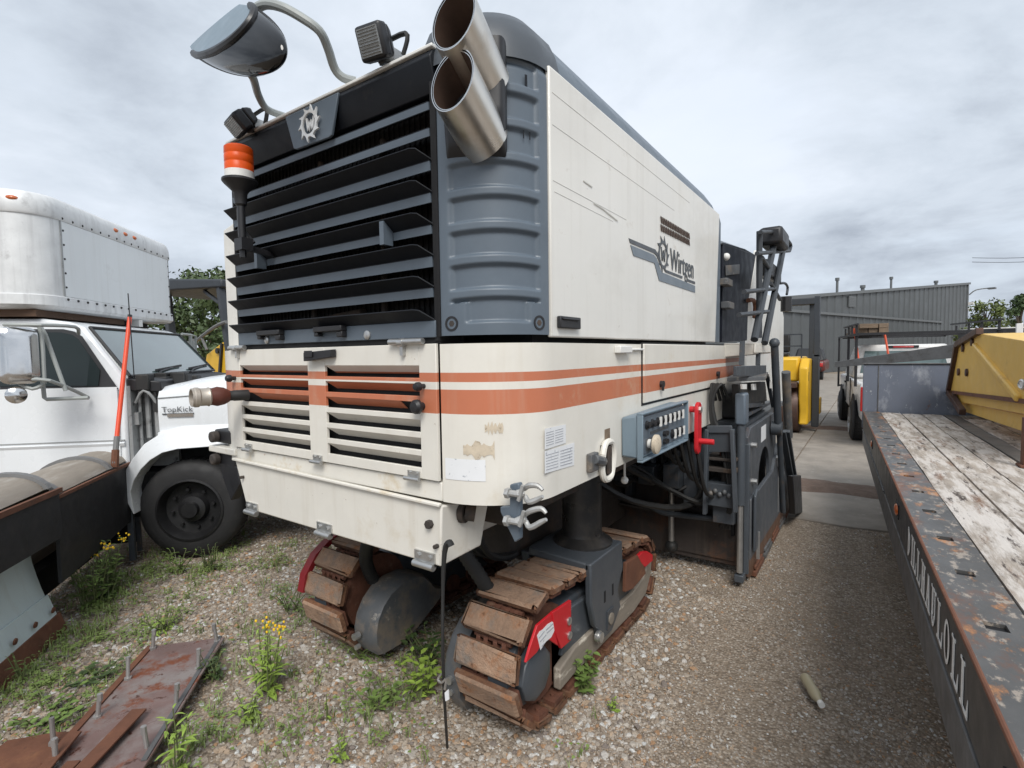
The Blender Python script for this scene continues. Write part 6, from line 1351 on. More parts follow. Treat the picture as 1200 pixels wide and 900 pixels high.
anglebar((-2.515, .60, .095), (-2.42, .48, .095), .05, .03, 'stubby rusty bar between the two longer angle bars')
# bottle and litter
bt = (-0.197, 2.751, 0.03); b = MB(); d = Vector((.42, -.9, -.02)).normalized()
b.lathe([(.001, -.11), (.021, -.106), (.026, -.09), (.023, -.07), (.026, -.05), (.022, -.03), (.026, 0), (.025, .03), (.020, .05), (.010, .07), (.009, .08)], Vector(bt), d, n=16)
o = thing('plastic_bottle', 'crushed yellowish plastic bottle with white cap on the gravel beside the trailer', 'bottle', (bt[0], bt[1], 0)); part('bottle_body', b, 'bottle', o)
b = MB(); b.cyl(Vector(bt)+d*.078, Vector(bt)+d*.098, .014, n=14); part('bottle_cap', b, 'white_plastic', o)
q = (-3.778, 0.7, 0.05); b = MB(); b.add([(q[0]-.035, q[1]-.02, .04), (q[0]+.03, q[1]+.0, .06), (q[0]+.035, q[1]+.022, .055), (q[0]-.03, q[1]+.012, .045), (q[0]-.035, q[1]-.02, .036), (q[0]+.03, q[1]+.0, .056), (q[0]+.035, q[1]+.022, .051), (q[0]-.03, q[1]+.012, .041)], [(0, 1, 2, 3), (7, 6, 5, 4), (0, 4, 5, 1), (1, 5, 6, 2), (2, 6, 7, 3), (3, 7, 4, 0)])
single('litter', b, 'paper', 'small white scrap of litter in the grass by the plow blade', 'litter', loc=(q[0], q[1], 0))

# ---------------------------------------------------------------- weeds and grass
def leaf(mb, p, d, L, w, droop=.35, mi=None):
    p, d = Vector(p), Vector(d).normalized(); s = d.cross(Vector((0, 0, 1)))
    if s.length < .05: s = Vector((1, 0, 0))
    s.normalize(); P = []
    for t, ww in ((0, .15), (.3, 1), (.65, .75), (1, 0)):
        c = p+d*L*t+Vector((0, 0, -droop*L*t*t)); P.append((c-s*w/2*ww, c+s*w/2*ww, c+Vector((0, 0, -.12*w*ww))))
    vs = [v for a in P[:-1] for v in (a[0], a[2], a[1])]+[P[-1][2]]
    fs = []
    for k in range(2): i = 3*k; fs += [(i, i+1, i+4, i+3), (i+1, i+2, i+5, i+4)]
    fs += [(6, 7, 9), (7, 8, 9)]
    mb.add(vs, fs, mi)
def plant(pos, label, h=.35, stems=4, L=.09, w=.022, spread=.10, mat='leaf', flower=None, name='weed', seed=0, step=.028, bushy=False):
    r = random.Random(seed); t = thing(name, label, 'weed', (pos[0], pos[1], 0))
    lf, st, fl = MB(), MB(), MB()
    for k in range(int(stems*1.7)):
        a = r.uniform(0, 6.28); b0 = Vector((pos[0]+r.uniform(-.3, .3)*spread, pos[1]+r.uniform(-.3, .3)*spread, -.01)); hh = h*r.uniform(.6, 1.05)
        top = b0+Vector((cos(a)*spread*r.uniform(.2, 1), sin(a)*spread*r.uniform(.2, 1), hh)); mid = b0.lerp(top, .5)+Vector((0, 0, .04*h)); st.tube([b0, mid, top], [.004, .003, .002], n=5)
        nl = max(4, int(hh/step))
        for i in range(nl):
            f = (i+1)/nl; p = (b0.lerp(mid, f*2) if f < .5 else mid.lerp(top, f*2-1)); aa = i*2.4+r.uniform(-.4, .4); sz = (1-.55*f) if not bushy else r.uniform(.6, 1)
            leaf(lf, p, (cos(aa), sin(aa), r.uniform(.25, .7)), L*sz*r.uniform(.8, 1.15), w*sz*r.uniform(.8, 1.2), r.uniform(.2, .55))
        if flower and r.random() < flower[1]:
            for i in range(12): fl.ball(top+Vector((r.gauss(0, .018), r.gauss(0, .018), r.uniform(-.03, .03))), r.uniform(.005, .009), n=5)
    part('foliage', lf, mat, t, sharp=180); part('stem', st, 'stem', t)
    if fl.v: part('flower_head', fl, flower[0], t)
    return t
plant((-2.423, 1.317, 0), 'bright green goldenrod with yellow flowers in the middle of the gravel', .33, 9, .10, .020, .12, 'leaf_lt', ('flower', .5), 'goldenrod', 1)
plant((-2.248, 0.85, 0), 'pale green goldenrod shoot beside the right edge of the rusty plate', .30, 3, .10, .022, .05, 'leaf_lt', None, 'goldenrod', 2)
plant((-4.30, 1.175, 0), 'tall leafy weed with one yellow bloom beyond the end of the pale plow blade', .34, 9, .10, .022, .16, 'leaf', ('flower', .10), 'tall_weed', 3)
plant((-4.40, 1.31, 0), 'tallest weed, pale buds on top, in front of the dark plow', .38, 9, .10, .024, .14, 'leaf', ('flower', .08), 'tall_weed', 4)
plant((-4.35, 1.24, 0), 'low bushy weed between the two tall weeds by the plow', .22, 6, .08, .02, .14, 'leaf_dk', None, 'weed', 5)
plant((-1.133, 2.201, 0), 'round leafed weed growing against the near crawler track', .20, 7, .055, .034, .09, 'leaf', None, 'weed', 6, .02, True)
plant((-0.945, 2.15, 0), 'tiny green weed alone on the gravel right of the near track', .07, 4, .035, .018, .04, 'leaf_lt', None, 'weed', 7)
plant((-1.792, 1.734, 0), 'leafy weed beside the hanging black cord', .20, 8, .06, .026, .16, 'leaf_lt', None, 'weed', 8, .022, True)
plant((-1.911, 1.596, 0), 'spreading weed between the two crawlers, left of the cord', .14, 8, .055, .026, .20, 'leaf', None, 'weed', 9, .022, True)
plant((-2.233, 1.786, 0), 'grassy weed below the far crawler drive cover', .16, 7, .12, .010, .14, 'leaf', None, 'weed', 10)
plant((-1.942, 1.948, 0), 'shaded leafy weed behind the cord between the crawlers', .20, 7, .07, .028, .14, 'leaf_dk', None, 'weed', 11, .022, True)
plant((-1.768, 1.26, 0), 'small rosette weed near the bottom of the gravel', .06, 5, .05, .02, .06, 'leaf_lt', None, 'weed', 12)
plant((-3.091, 1.869, 0), 'green weed left of the far crawler', .20, 7, .07, .02, .16, 'leaf', None, 'weed', 13)
plant((-3.485, 1.277, 0), 'feathery green weed beyond the far end of the rusty plate', .15, 10, .07, .014, .14, 'leaf_lt', None, 'weed', 14)
plant((-4.423, 1.762, 0), 'leafy weed in front of the truck tyre, left one', .16, 7, .08, .022, .14, 'leaf', None, 'weed', 15)
plant((-4.216, 1.895, 0), 'dark upright weed in front of the truck tyre, right one', .22, 6, .06, .018, .09, 'leaf_dk', None, 'weed', 16)
plant((-2.762, 1.231, 0), 'broad leafed weed tucked against the right edge of the rusty plate', .15, 6, .07, .03, .09, 'leaf_dk', None, 'weed', 17)
plant((-2.33, 1.177, 0), 'young green weed right of the goldenrod shoot', .10, 6, .06, .022, .08, 'leaf_lt', None, 'weed', 18)
plant((-3.561, 0.662, 0), 'thin upright weed at the left edge in the grass', .20, 3, .06, .012, .05, 'leaf', None, 'weed', 19)
plant((-3.061, 0.659, 0), 'round leaved clover clump left of the rusty plate', .09, 12, .05, .034, .22, 'leaf', None, 'clover', 20, .02, True)
plant((-3.262, 0.859, 0), 'clover clump at the middle of the rusty plate left edge', .08, 10, .05, .032, .16, 'leaf_dk', None, 'clover', 21, .02, True)
plant((-1.992, 1.368, 0), 'thin yellowish weed in the gravel left of the cord', .13, 2, .03, .012, .02, 'leaf_lt', ('flower', .5), 'weed', 22)
# grass: dense patches, one mesh
PATCH = [(-3.55, .80, .42, 1.5), (-3.95, 1.05, .40, 1.1), (-3.2, .72, .30, 1.3), (-3.62, 1.3, .35, .8), (-4.35, 1.45, .4, .9), (-4.3, 1.95, .3, .9), (-4.0, 2.3, .4, .8), (-3.5, 2.1, .35, .5), (-3.0, 1.9, .35, .5), (-2.85, 1.55, .25, .6), (-2.45, 1.35, .2, .5), (-2.0, 1.65, .3, .6), (-1.85, 1.35, .25, .5), (-2.4, 1.05, .18, .6), (-2.15, 1.15, .2, .35), (-3.0, 2.6, .5, .6), (-4.7, 1.6, .4, .7), (-5.0, 2.0, .6, .6), (-2.2, .9, .12, .7), (-3.75, .55, .5, 1.2), (-1.0, 1.9, .15, .25)]
gv, gf = [], []
def addblade(x, y, L, w, a, lean, z0=-.005):
    dx_, dy_ = cos(a), sin(a); i = len(gv)
    gv.extend([(x-dy_*w, y+dx_*w, z0), (x+dy_*w, y-dx_*w, z0), (x+dx_*L*lean*.4+dy_*w*.7, y+dy_*L*lean*.4-dx_*w*.7, L*.6), (x+dx_*L*lean*.4-dy_*w*.7, y+dy_*L*lean*.4+dx_*w*.7, L*.6), (x+dx_*L*lean, y+dy_*L*lean, L*(1-.35*lean))])
    gf.extend([(i, i+1, i+2, i+3), (i+3, i+2, i+4)])
r = random.Random(5)
for cx, cy, rad, dn in PATCH:
    for tuft in range(int(230*rad*dn/ .4)):
        x, y = r.gauss(cx, rad*.6), r.gauss(cy, rad*.6)
        if sin(x*9.1+2)*sin(y*10.3+1)+.5*sin(x*23)*sin(y*21) < r.uniform(-.6, .35): continue
        if x > -1.3 and not (cx > -1.3): continue
        m = r.random()
        if m < .55:
            for k in range(r.randint(4, 8)): addblade(x+r.gauss(0, .012), y+r.gauss(0, .012), r.uniform(.02, .075), r.uniform(.0016, .003), r.uniform(0, 6.28), r.uniform(.2, 1.0))
        else:
            for k in range(r.randint(4, 9)):
                a = r.uniform(0, 6.28); px_, py_ = x+r.gauss(0, .025), y+r.gauss(0, .025); z = r.uniform(.012, .045); i = len(gv); s = r.uniform(.006, .013)
                c, sn = cos(a)*s, sin(a)*s; t = r.uniform(-.4, .4)*s
                gv.extend([(px_-c, py_-sn, z), (px_+sn*.8, py_-c*.8, z+t), (px_+c, py_+sn, z-t), (px_-sn*.8, py_+c*.8, z+t*.5)]); gf.append((i, i+1, i+2, i+3))
gm = MB(); gm.v = gv; gm.f = gf; gm.mi = [0]*len(gf)
single('grass', gm, 'grass', None, None, kind='stuff', sharp=180)
# ---------------------------------------------------------------- flatbed trailer (local: y forward, x to its right)
tr = thing('flatbed_trailer', 'flatbed trailer with weathered white plank deck and black lettered side rail', 'trailer', (.2795, 0, 0), rot=2.85)
ZD = .95
holes = [(0.079, 1.719, 0.95), (0.079, 2.085, 0.95), (0.076, 2.434, 0.95), (0.078, 2.813, 0.95), (0.076, 3.174, 0.95), (0.078, 3.535, 0.95), (0.08, 3.897, 0.95), (0.082, 4.244, 0.95), (0.081, 4.603, 0.95), (0.082, 4.94, 0.95), (0.084, 5.332, 0.95), (0.071, 5.665, 0.95)]
hy = sorted(p[1] for p in holes); hx = .075
# rail built round its pocket openings
b = MB(); ys_ = [-.9] + [v for h in hy for v in (h-.022, h+.022)] + [7.0]
x0, x1, xa, xb = .0, .150, .052, .098
for i in range(0, len(ys_)-1):
    a, c = ys_[i], ys_[i+1]
    if i % 2 == 0: b.box(x0, a, ZD-.012, x1, c, ZD)
    else: b.box(x0, a, ZD-.012, xa, c, ZD); b.box(xb, a, ZD-.012, x1, c, ZD)
rl = part('rub_rail', b, 'deck_rail', tr)
b = MB(); b.box(.03, -.9, .90, .14, 6.98, .905); part('pocket_floor', b, 'black', rl)
b = MB(); b.hexa([(.0, -.9, .752), (.012, -.9, .752), (.012, 7.0, .752), (.0, 7.0, .752)], [(-.002, -.9, ZD-.0), (.0115, -.9, ZD-.013), (.0115, 7.0, ZD-.013), (-.002, 7.0, ZD-.0)]); fs_ = part('side_fascia', b, 'fascia', tr)
b = MB(); b.tube([(-.001, -.9, ZD-.004), (-.001, 7.0, ZD-.004)], .006, n=8); part('rounded_edge', b, 'rust', fs_)
b = MB(); b.box(.004, -.9, .736, .03, 7.0, .751, mi=1); b.box(-.002, -.9, .592, .05, 7.0, .735); b.box(.05, -.9, .60, .14, 7.0, .94, mi=1); part('lower_beam', b, ['beam_grey', 'black'], tr, bevel=.004)
b = MB(); b.box(-.008, 4.0, .742, .004, 7.0, .75); part('weld_strip', b, 'beam_grey', fs_)
# lettering along the side, reading from the front of the trailer to the back
def serif_letters(word, y_start, pitch, h, z0):
    b = MB(); y = y_start; X = -.0035
    def q(y0, z0_, y1, z1, w):   # stroke along y (reading direction is -y)
        b.bar((X, y0, z0_), (X, y1, z1), .0015, w, up=(0, z0_-z1, y1-y0) if abs(z1-z0_) < abs(y1-y0) else (0, 1, 0))
    for ch in word:
        wd = pitch*.72; l, r_ = y, y-wd
        zt = z0+h; tk_ = .022; tn = .010
        def vst(yy, w, za=z0, zb=zt): b.box(X, yy-w/2, za, X+.0015, yy+w/2, zb)
        def srf(yy, zz, w=.045): b.box(X-.0004, yy-w/2, zz-.004, X+.0015, yy+w/2, zz+.004)
        if ch == 'L': vst(l-.02, tk_); srf(l-.02, zt-.004); srf(l-.02, z0+.004); b.box(X-.0004, r_, z0, X+.0015, l-.02, z0+.009); b.prism([(X, r_, z0), (X, r_+.02, z0), (X, r_, z0+.05)], (.0015, 0, 0))
        elif ch == 'H': vst(l-.02, tk_); vst(r_+.02, tk_); [srf(yy, zz) for yy in (l-.02, r_+.02) for zz in (zt-.004, z0+.004)]; b.box(X-.0004, r_+.02, z0+h*.5, X+.0015, l-.02, z0+h*.5+.009)
        elif ch == 'A':
            m = (l+r_)/2; b.hexa([(X, l-.005, z0), (X, l-.017, z0), (X+.0015, l-.017, z0), (X+.0015, l-.005, z0)], [(X, m+.005, zt), (X, m-.005, zt), (X+.0015, m-.005, zt), (X+.0015, m+.005, zt)])
            b.hexa([(X-.0003, r_+.03, z0), (X-.0003, r_+.005, z0), (X+.0015, r_+.005, z0), (X+.0015, r_+.03, z0)], [(X-.0003, m+.012, zt), (X-.0003, m-.010, zt), (X+.0015, m-.010, zt), (X+.0015, m+.012, zt)]); b.box(X-.0006, r_+.03, z0+h*.32, X+.0015, l-.02, z0+h*.32+.009); srf(l-.01, z0+.004, .04); srf(r_+.015, z0+.004, .04)
        elif ch == 'U':
            vst(l-.02, tk_, z0+.03); vst(r_+.02, tn, z0+.03); srf(l-.02, zt-.004); srf(r_+.02, zt-.004)
            m = (l+r_)/2; P = [(X-.0004, m+(l-.02-m)*cos(pi*k/8), z0+.035-.033*sin(pi*k/8)) for k in range(9)]
            for k in range(8): b.bar(P[k], P[k+1], .0016, .011, up=(0, 0, 1) if 2 <= k < 6 else (0, 1, 0))
        elif ch == 'O':
            m = (l+r_)/2; ry = wd*.5; n = 24
            o_ = [(X, m+ry*cos(2*pi*k/n), z0+h/2+(h/2+.003)*sin(2*pi*k/n)) for k in range(n)]; i_ = [(X, m+(ry-.020)*cos(2*pi*k/n), z0+h/2+(h/2-.009)*sin(2*pi*k/n)) for k in range(n)]
            b.add(o_+i_, [(k, (k+1) % n, n+(k+1) % n, n+k) for k in range(n)])
        elif ch == 'I': vst(l-.03, tk_); srf(l-.03, zt-.004); srf(l-.03, z0+.004)
        elif ch == 'D':
            vst(l-.02, tk_); m = z0+h/2
            P = [(X-.0004, l-.02-(wd-.03)*sin(pi*k/10), m+(h/2-.005)*cos(pi*k/10)) for k in range(11)]
            for k in range(10): b.bar(P[k], P[k+1], .0016, .012, up=(0, 1, 0) if 2 < k < 7 else (0, 0, 1))
        y -= pitch if ch != 'I' else pitch*.6
    return b
yL = (0, 1.651, 0.829)
word = 'DILLHAULOLL'
y_end = (0, 1.524, 0.805)[1]
y0_ = (0, 2.323, 0.837)[1]      # left edge of the H
pitch = (y0_-y_end)/7
b = serif_letters('HAULOLL', y0_, pitch, .118, .778); part('lettering', b, 'white_letters', fs_)
b = serif_letters('DILL', y0_+pitch*3.6, pitch, .118, .778); part('lettering', b, 'white_letters', fs_)
for px_ in [(-0.004, 3.171, 0.936), (-0.004, 5.272, 0.909)]+[(0, (0, 1.191, 0.941)[1], .82)]:
    b = MB(); b.ball((-.006, px_[1], .85), .012, .05, .028, n=12); b.box(-.006, px_[1]-.06, .815, .0, px_[1]+.06, .885, mi=1); part('marker_light', b, ['amber_dk', 'black_plastic'], fs_)
# deck planks: rows of boards with gaps, some split in length
plank_x = [(.156, .335, 0), (.341, .510, 0), (.516, .682, 0), (.688, .80, 1), (.806, .985, 0), (.991, 1.17, 0), (1.176, 1.355, 0), (1.361, 1.54, 0), (1.546, 1.725, 0), (1.731, 1.90, 0)]
rr_ = random.Random(12)
for i, (xa, xb, dk) in enumerate(plank_x):
    cuts = [-.9]+sorted(rr_.uniform(.3, 6.6) for _ in range(3))+[6.96]
    if i == 0: cuts = [-.9, 1.75, 3.78, 6.96]
    if i == 1: cuts = [-.9, 2.9, 3.80, 6.96]
    for a, c in zip(cuts[:-1], cuts[1:]):
        b = MB(); n = max(2, int((c-a)/.35)); z = ZD-.004+rr_.uniform(-.004, .003)
        for s in range(n):     # slightly ragged, sunken edges
            pass
        L_, R_ = [], []
        for s in range(n+1):
            y = a+.004+(c-a-.008)*s/n; L_.append((xa+rr_.uniform(0, .006), y)); R_.append((xb-rr_.uniform(0, .006), y))
        vs = []
        for (lx, y), (rx, _) in zip(L_, R_): dz = rr_.uniform(-.003, .003); vs += [(lx, y, z-.04), (lx, y, z+dz-.003), ((lx+rx)/2, y, z+dz+.002), (rx, y, z+dz-.003), (rx, y, z-.04)]
        fs = [(5*s+k, 5*s+k+1, 5*s+k+6, 5*s+k+5) for s in range(n) for k in range(4)]+[(0, 1, 2, 3, 4), tuple(5*n+4-k for k in range(5))]
        b.add(vs, fs); part('deck_plank', b, 'plank_dk' if dk else 'plank', tr)
b = MB(); b.box(.14, -.9, .80, 1.95, 6.98, .88); part('deck_frame', b, 'black', tr); b = MB(); b.box(1.91, -.9, .60, 2.06, 7.0, ZD); part('rub_rail', b, 'deck_rail', tr, bevel=.004)
b = MB(); b.box(-.01, 7.0, .76, 2.06, 7.05, 1.475); hb = part('headboard', b, 'headboard', tr, bevel=.008)
b = MB(); b.box(-.012, 6.985, 1.475, 2.06, 7.06, 1.487); b.box(.125, 6.993, .95, .135, 6.999, 1.47); part('headboard_cap', b, 'beam_grey', hb, bevel=.003)
for y in (1.6, 2.6):
    w_ = wheel(tr, .35, .0, .36, .22, 'rim_grey'); w_.location = (0, y*K, 0); w_.rotation_euler = (0, 0, pi/2); w_.location = (.30*K, (y-.0)*K, 0)
b = MB(); b.box(.55, 7.05, .45, 1.0, 8.6, .60); part('drawbar', b, 'fascia', tr, bevel=.01)
b = MB(); p0 = (0.663, 4.139, 0.95); b.box(p0[0]-.004, p0[1]-.03, .95, p0[0]+.05, p0[1]+.03, 1.235); b.box(p0[0]-.02, p0[1]-.05, .945, p0[0]+.07, p0[1]+.05, .96)
single('stake_post', b, 'rust', 'rusty stake post standing on the trailer deck in front of the yellow bucket', 'post', loc=(0, 0, 0), rot=2.85, bevel=.003); bpy.data.objects['stake_post'].location = (.2795*K, 0, 0)

# yellow bucket on the deck
bk = thing('loader_bucket', 'yellow steel bucket with brown cutting edge lying on the trailer deck', 'bucket', (.2795, 0, 0), rot=2.85)
XB = .93
pts = [(0.74, 6.589, 1.665), (0.74, 5.822, 1.761), (0.74, 4.48, 1.68), (0.74, 4.082, 1.665), (0.74, 4.038, 1.324), (0.74, 4.534, 1.306), (0.74, 6.943, 1.192)]
b = MB(); b.prism(pts, (.02, 0, 0)); sp2 = part('side_plate', b, 'yellow', bk, bevel=.003)
pts2 = [(0.765, 7.113, 1.181), (0.765, 4.608, 1.295), (0.765, 4.137, 1.316), (0.765, 4.125, 1.229), (0.765, 4.632, 1.209), (0.765, 6.868, 1.102)]
b = MB(); b.prism(pts2, (.02, 0, 0)); lowp = part('lower_plate', b, 'yellow', bk, bevel=.003)
b = MB(); b.bar((0.735, 6.818, 1.196), (0.735, 4.408, 1.306), .03, .012, up=(1, 0, 0)); part('fold_edge', b, 'rust', lowp)
edge_ = [(0.73, 5.708, 1.78), (0.73, 6.608, 1.674), (0.73, 6.968, 1.19), (0.73, 6.262, 1.049)]
b = MB()
for p, q in zip(edge_[:-1], edge_[1:]): b.bar(p, q, .055, .05, up=(1, 0, 0))
part('cutting_edge', b, 'drum', bk, bevel=.004)
pts3 = [(0.8, 7.098, 1.084), (0.8, 4.263, 1.214), (0.8, 4.25, 1.115), (0.8, 4.734, 1.079), (0.8, 6.657, 1.02)]
b = MB(); b.prism(pts3, (.02, 0, 0)); part('bottom_plate', b, 'yellow', bk, bevel=.003)
a, c = (0.735, 5.872, 1.661), (0.735, 4.566, 1.314); b = MB(); b.bar(a, c, .05, .05, up=(1, 0, 0)); part('stiffener', b, 'yellow', sp2, bevel=.012)
for p in [(0.737, 5.986, 1.691), (0.737, 6.368, 1.64), (0.737, 6.526, 1.411), (0.737, 6.165, 1.42), (0.737, 6.737, 1.168)]:
    b = MB(); b.lathe([(.036, 0), (.034, .014), (.014, .017), (.001, .017)], p, (-1, 0, 0), n=12); part('bucket_bolt', b, 'drum', sp2)
p = (0.737, 4.534, 1.407); b = MB(); b.tube([(p[0], p[1]+.06*cos(t*.52), p[2]+.025*sin(t*.52)) for t in range(13)], .010, n=6); b.cyl((p[0], p[1], p[2]), (p[0]-.006, p[1], p[2]), .035, n=12, mi=1); part('lifting_eye', b, ['steel', 'sticker'], sp2)
b = MB(); top = [pts[0], pts[1], pts[2], pts[3]]
back = [(p[0]+.9, p[1], p[2]) for p in top]
b.add(top+back, [(0, 1, 5, 4), (1, 2, 6, 5), (2, 3, 7, 6)]); lo2 = [pts[6], pts2[5], pts3[4]]; b.add(lo2+[(p[0]+.9, p[1], p[2]) for p in lo2], [(0, 1, 4, 3), (1, 2, 5, 4)]); b.add([(1.61, p[1], p[2]) for p in (pts[0], pts[1], pts[2], pts[3], pts3[1], pts3[4])], [(0, 1, 2, 3, 4, 5)]); part('bucket_shell', b, 'yellow', bk)

# ---------------------------------------------------------------- white pickup ahead of the trailer (local: y forward)
pk = thing('pickup_truck', 'white pickup truck with black ladder rack, facing away beyond the trailer headboard', 'pickup truck', (.54, 10.3, 0), rot=5.7)
Wp = 1.68; x0, x1 = -.70, .98
b = MB(); b.hexa([(x0+.05, .0, .42), (x1-.05, .0, .42), (x1-.05, 4.9, .42), (x0+.05, 4.9, .42)], [(x0, .0, 1.08), (x1, .0, 1.08), (x1, 4.9, 1.05), (x0, 4.9, 1.05)]); bd = part('pickup_body', b, 'pickup_white', pk, bevel=.06)
b = MB(); b.hexa([(x0+.03, 1.9, 1.08), (x1-.03, 1.9, 1.08), (x1-.03, 4.0, 1.08), (x0+.03, 4.0, 1.08)], [(x0+.17, 2.05, 1.72), (x1-.17, 2.05, 1.72), (x1-.17, 3.35, 1.72), (x0+.17, 3.35, 1.72)]); cb2 = part('pickup_cab', b, 'pickup_white', pk, bevel=.05)
b = MB(); b.hexa([(x0+.16, 1.915, 1.18), (x1-.16, 1.915, 1.18), (x1-.16, 1.94, 1.18), (x0+.16, 1.94, 1.18)], [(x0+.24, 2.005, 1.60), (x1-.24, 2.005, 1.60), (x1-.24, 2.03, 1.60), (x0+.24, 2.03, 1.60)]); part('rear_window', b, 'tint_green', cb2)
b = MB(); b.hexa([(x0+.045, 2.1, 1.14), (x0+.045, 3.8, 1.14), (x0+.16, 3.35, 1.64), (x0+.16, 2.2, 1.64)], [(x0+.07, 2.1, 1.14), (x0+.07, 3.8, 1.14), (x0+.185, 3.35, 1.64), (x0+.185, 2.2, 1.64)]); part('side_window', b, 'tint', cb2)
b = MB(); b.box(.14-.16, 2.0, 1.655, .14+.16, 2.06, 1.69, mi=0); b.box(.14-.24, 2.01, 1.65, .14+.24, 2.055, 1.70, mi=1); part('brake_light', b, ['tail_red', 'black_plastic'], cb2, bevel=.01)
b = MB(); b.box(x0-.008, 2.9, .55, x0+.01, 2.92, 1.08); b.box(x0-.008, 1.85, .55, x0+.01, 1.87, 1.08); b.box(x0-.02, 3.0, .93, x0+.01, 3.15, .97); part('door_seams', b, 'black_plastic', bd)
b = MB(); b.box(x0+.01, -.012, .62, x0+.16, .02, 1.02); part('tail_lamp', b, 'tail_red', bd, bevel=.01)
for (yy) in (1.0, 4.05):
    b = MB(); b.lathe([(.42, 0), (.42, .02), (.001, .02)], (x0-.002, yy, .42), (-1, 0, 0), n=24); part('arch_black_disc', b, 'black', bd)  # black disc paints the dark wheel well onto the solid body
    w_ = wheel(pk, 0, 0, .36, .24, 'rim_grey', side=1); w_.rotation_euler = (0, 0, pi/2); w_.location = ((x0+.06)*K, yy*K, 0)
    w_ = wheel(pk, 0, 0, .36, .24, 'rim_grey', side=-1); w_.rotation_euler = (0, 0, pi/2); w_.location = ((x1-.06)*K, yy*K, 0)
# rack
rk = MB(); B_ = lambda p, q, w=.04: rk.bar(p, q, w, w)
for x in (x0-.05, x1+.05):
    for y in (.15, 1.75): B_((x, y, 1.02), (x, y, 1.88))
    B_((x, -.1, 1.88), (x, 4.6, 1.92)); B_((x, 0, 2.05), (x, 3.0, 2.1), .03)
    for y in (.15, 1.0, 1.75, 2.6): B_((x, y, 1.88), (x, y, 2.06), .03)
for y in (.15, 1.75, 3.4): B_((x0-.05, y, 1.89), (x1+.05, y, 1.89))
B_((x0-.05, 4.55, .75), (x0-.05, 4.55, 1.92)); B_((x0-.05, 4.55, .78), (x0+.1, 4.4, .78))
rk_ = part('ladder_rack', rk, 'black_plastic', pk)
r = random.Random(2)
for k in range(3):
    for j in range(2):
        b = MB(); b.box(x0+.06+.15*k, 1.1+r.uniform(-.1, .1), 1.93+.085*j, x0+.20+.15*k, 3.9+r.uniform(-.2, .2), 2.01+.085*j)
        o = single('timber_board', b, 'lumber', ['lower left', 'upper left', 'lower middle', 'upper middle', 'lower right', 'upper right'][k*2+j]+' board of the timber stack on the pickup rack', 'board', loc=(0, 0, 0), rot=5.7, group='boards on the ladder rack', bevel=.004); o.location = (.54*K, 10.3*K, 0)
for x in (x0+.02, x0+.48):
    b = MB(); b.tube([(x, 1.6, 2.03), (x+.03, 1.45, 1.75), (x+.07, 1.3, 1.38)], .018, n=5); 
    o = single('ratchet_strap', b, 'strap', 'longer orange strap hanging left of the timber stack' if x < -.3 else 'shorter orange strap hanging right of the timber stack', 'strap', loc=(0, 0, 0), rot=5.7); o.location = (.54*K, 10.3*K, 0)
a, c = Vector((-0.504, 10, 1.399)), Vector((0.91, 9.2, 1.603))
b = MB(); dd = (c-a).normalized(); up = Vector((0, 0, 1)); b.hexa([a+up*-.05, a+up*-.05+Vector((0, .06, 0)), a+up*.04+Vector((0, .06, 0)), a+up*.04], [c+up*-.10, c+up*-.10+Vector((0, .06, 0)), c+up*.09+Vector((0, .06, 0)), c+up*.09])
single('grey_beam', b, 'beam_grey', 'long grey tapered beam lying across behind the trailer headboard', 'beam', loc=(a.x, a.y, 0), bevel=.004)

# ---------------------------------------------------------------- yellow tandem roller
ro = thing('road_roller', 'yellow road roller with rusty drum and dark grey roll bar, behind the milling machine', 'road roller', (-1.75, 11.2, 0))
b = MB(); b.lathe([(.001, -.62), (.40, -.62), (.475, -.60), (.485, -.58), (.485, .60), (.475, .62), (.001, .62)], (-1.78, 11.75, .485), (1, 0, 0), n=36); part('roller_drum', b, 'drum', ro)
b = MB(); b.prism([(-1.15, 11.35, .20), (-1.15, 12.3, .20), (-1.15, 12.5, .8), (-1.15, 12.5, 1.45), (-1.15, 11.55, 1.48), (-1.15, 11.30, 1.30), (-1.15, 11.30, .70), (-1.15, 11.40, .45)], (.16, 0, 0)); part('side_yoke', b, 'yellow2', ro, bevel=.03)
b = MB(); b.box(-2.45, 11.45, 1.02, -1.16, 13.2, 1.50); bd2 = part('roller_body', b, 'yellow2', ro, bevel=.05)
b = MB(); b.box(-2.4, 11.16, .92, -1.17, 11.45, 1.02); part('scraper_bar', b, 'drum', ro, bevel=.01)
b = MB(); b.cyl((-1.36, 11.15, .84), (-1.36, 11.10, .84), .055, n=14); part('tail_lamp', b, 'tail_red', ro)
b = MB(); b.box(-1.10, 11.33, 1.05, -.985, 11.36, 1.22); part('frame_black_plate', b, 'black', ro)  # black plate paints a dark opening onto the solid yoke
b = MB()
for x in (-2.4, -1.08):
    b.box(x-.06, 13.0, 1.0, x+.06, 13.12, 2.72)
b.box(-2.46, 12.9, 2.62, -1.02, 13.2, 2.76); b.box(-2.46, 12.9, 2.50, -2.3, 13.0, 2.62); part('roll_bar', b, 'rops', ro, bevel=.012)
b = MB(); b.box(-.98, 11.9, .1, -.86, 12.1, 1.55); b.box(-.96, 11.9, 1.5, -.86, 12.02, 2.7); part('roll_bar_post', b, 'rops', ro, bevel=.01)
b = MB(); b.box(-1.9, 12.6, 1.5, -1.5, 13.0, 1.6); b.box(-1.9, 12.95, 1.6, -1.5, 13.05, 2.0); part('roller_seat', b, 'black_plastic', ro, bevel=.03)
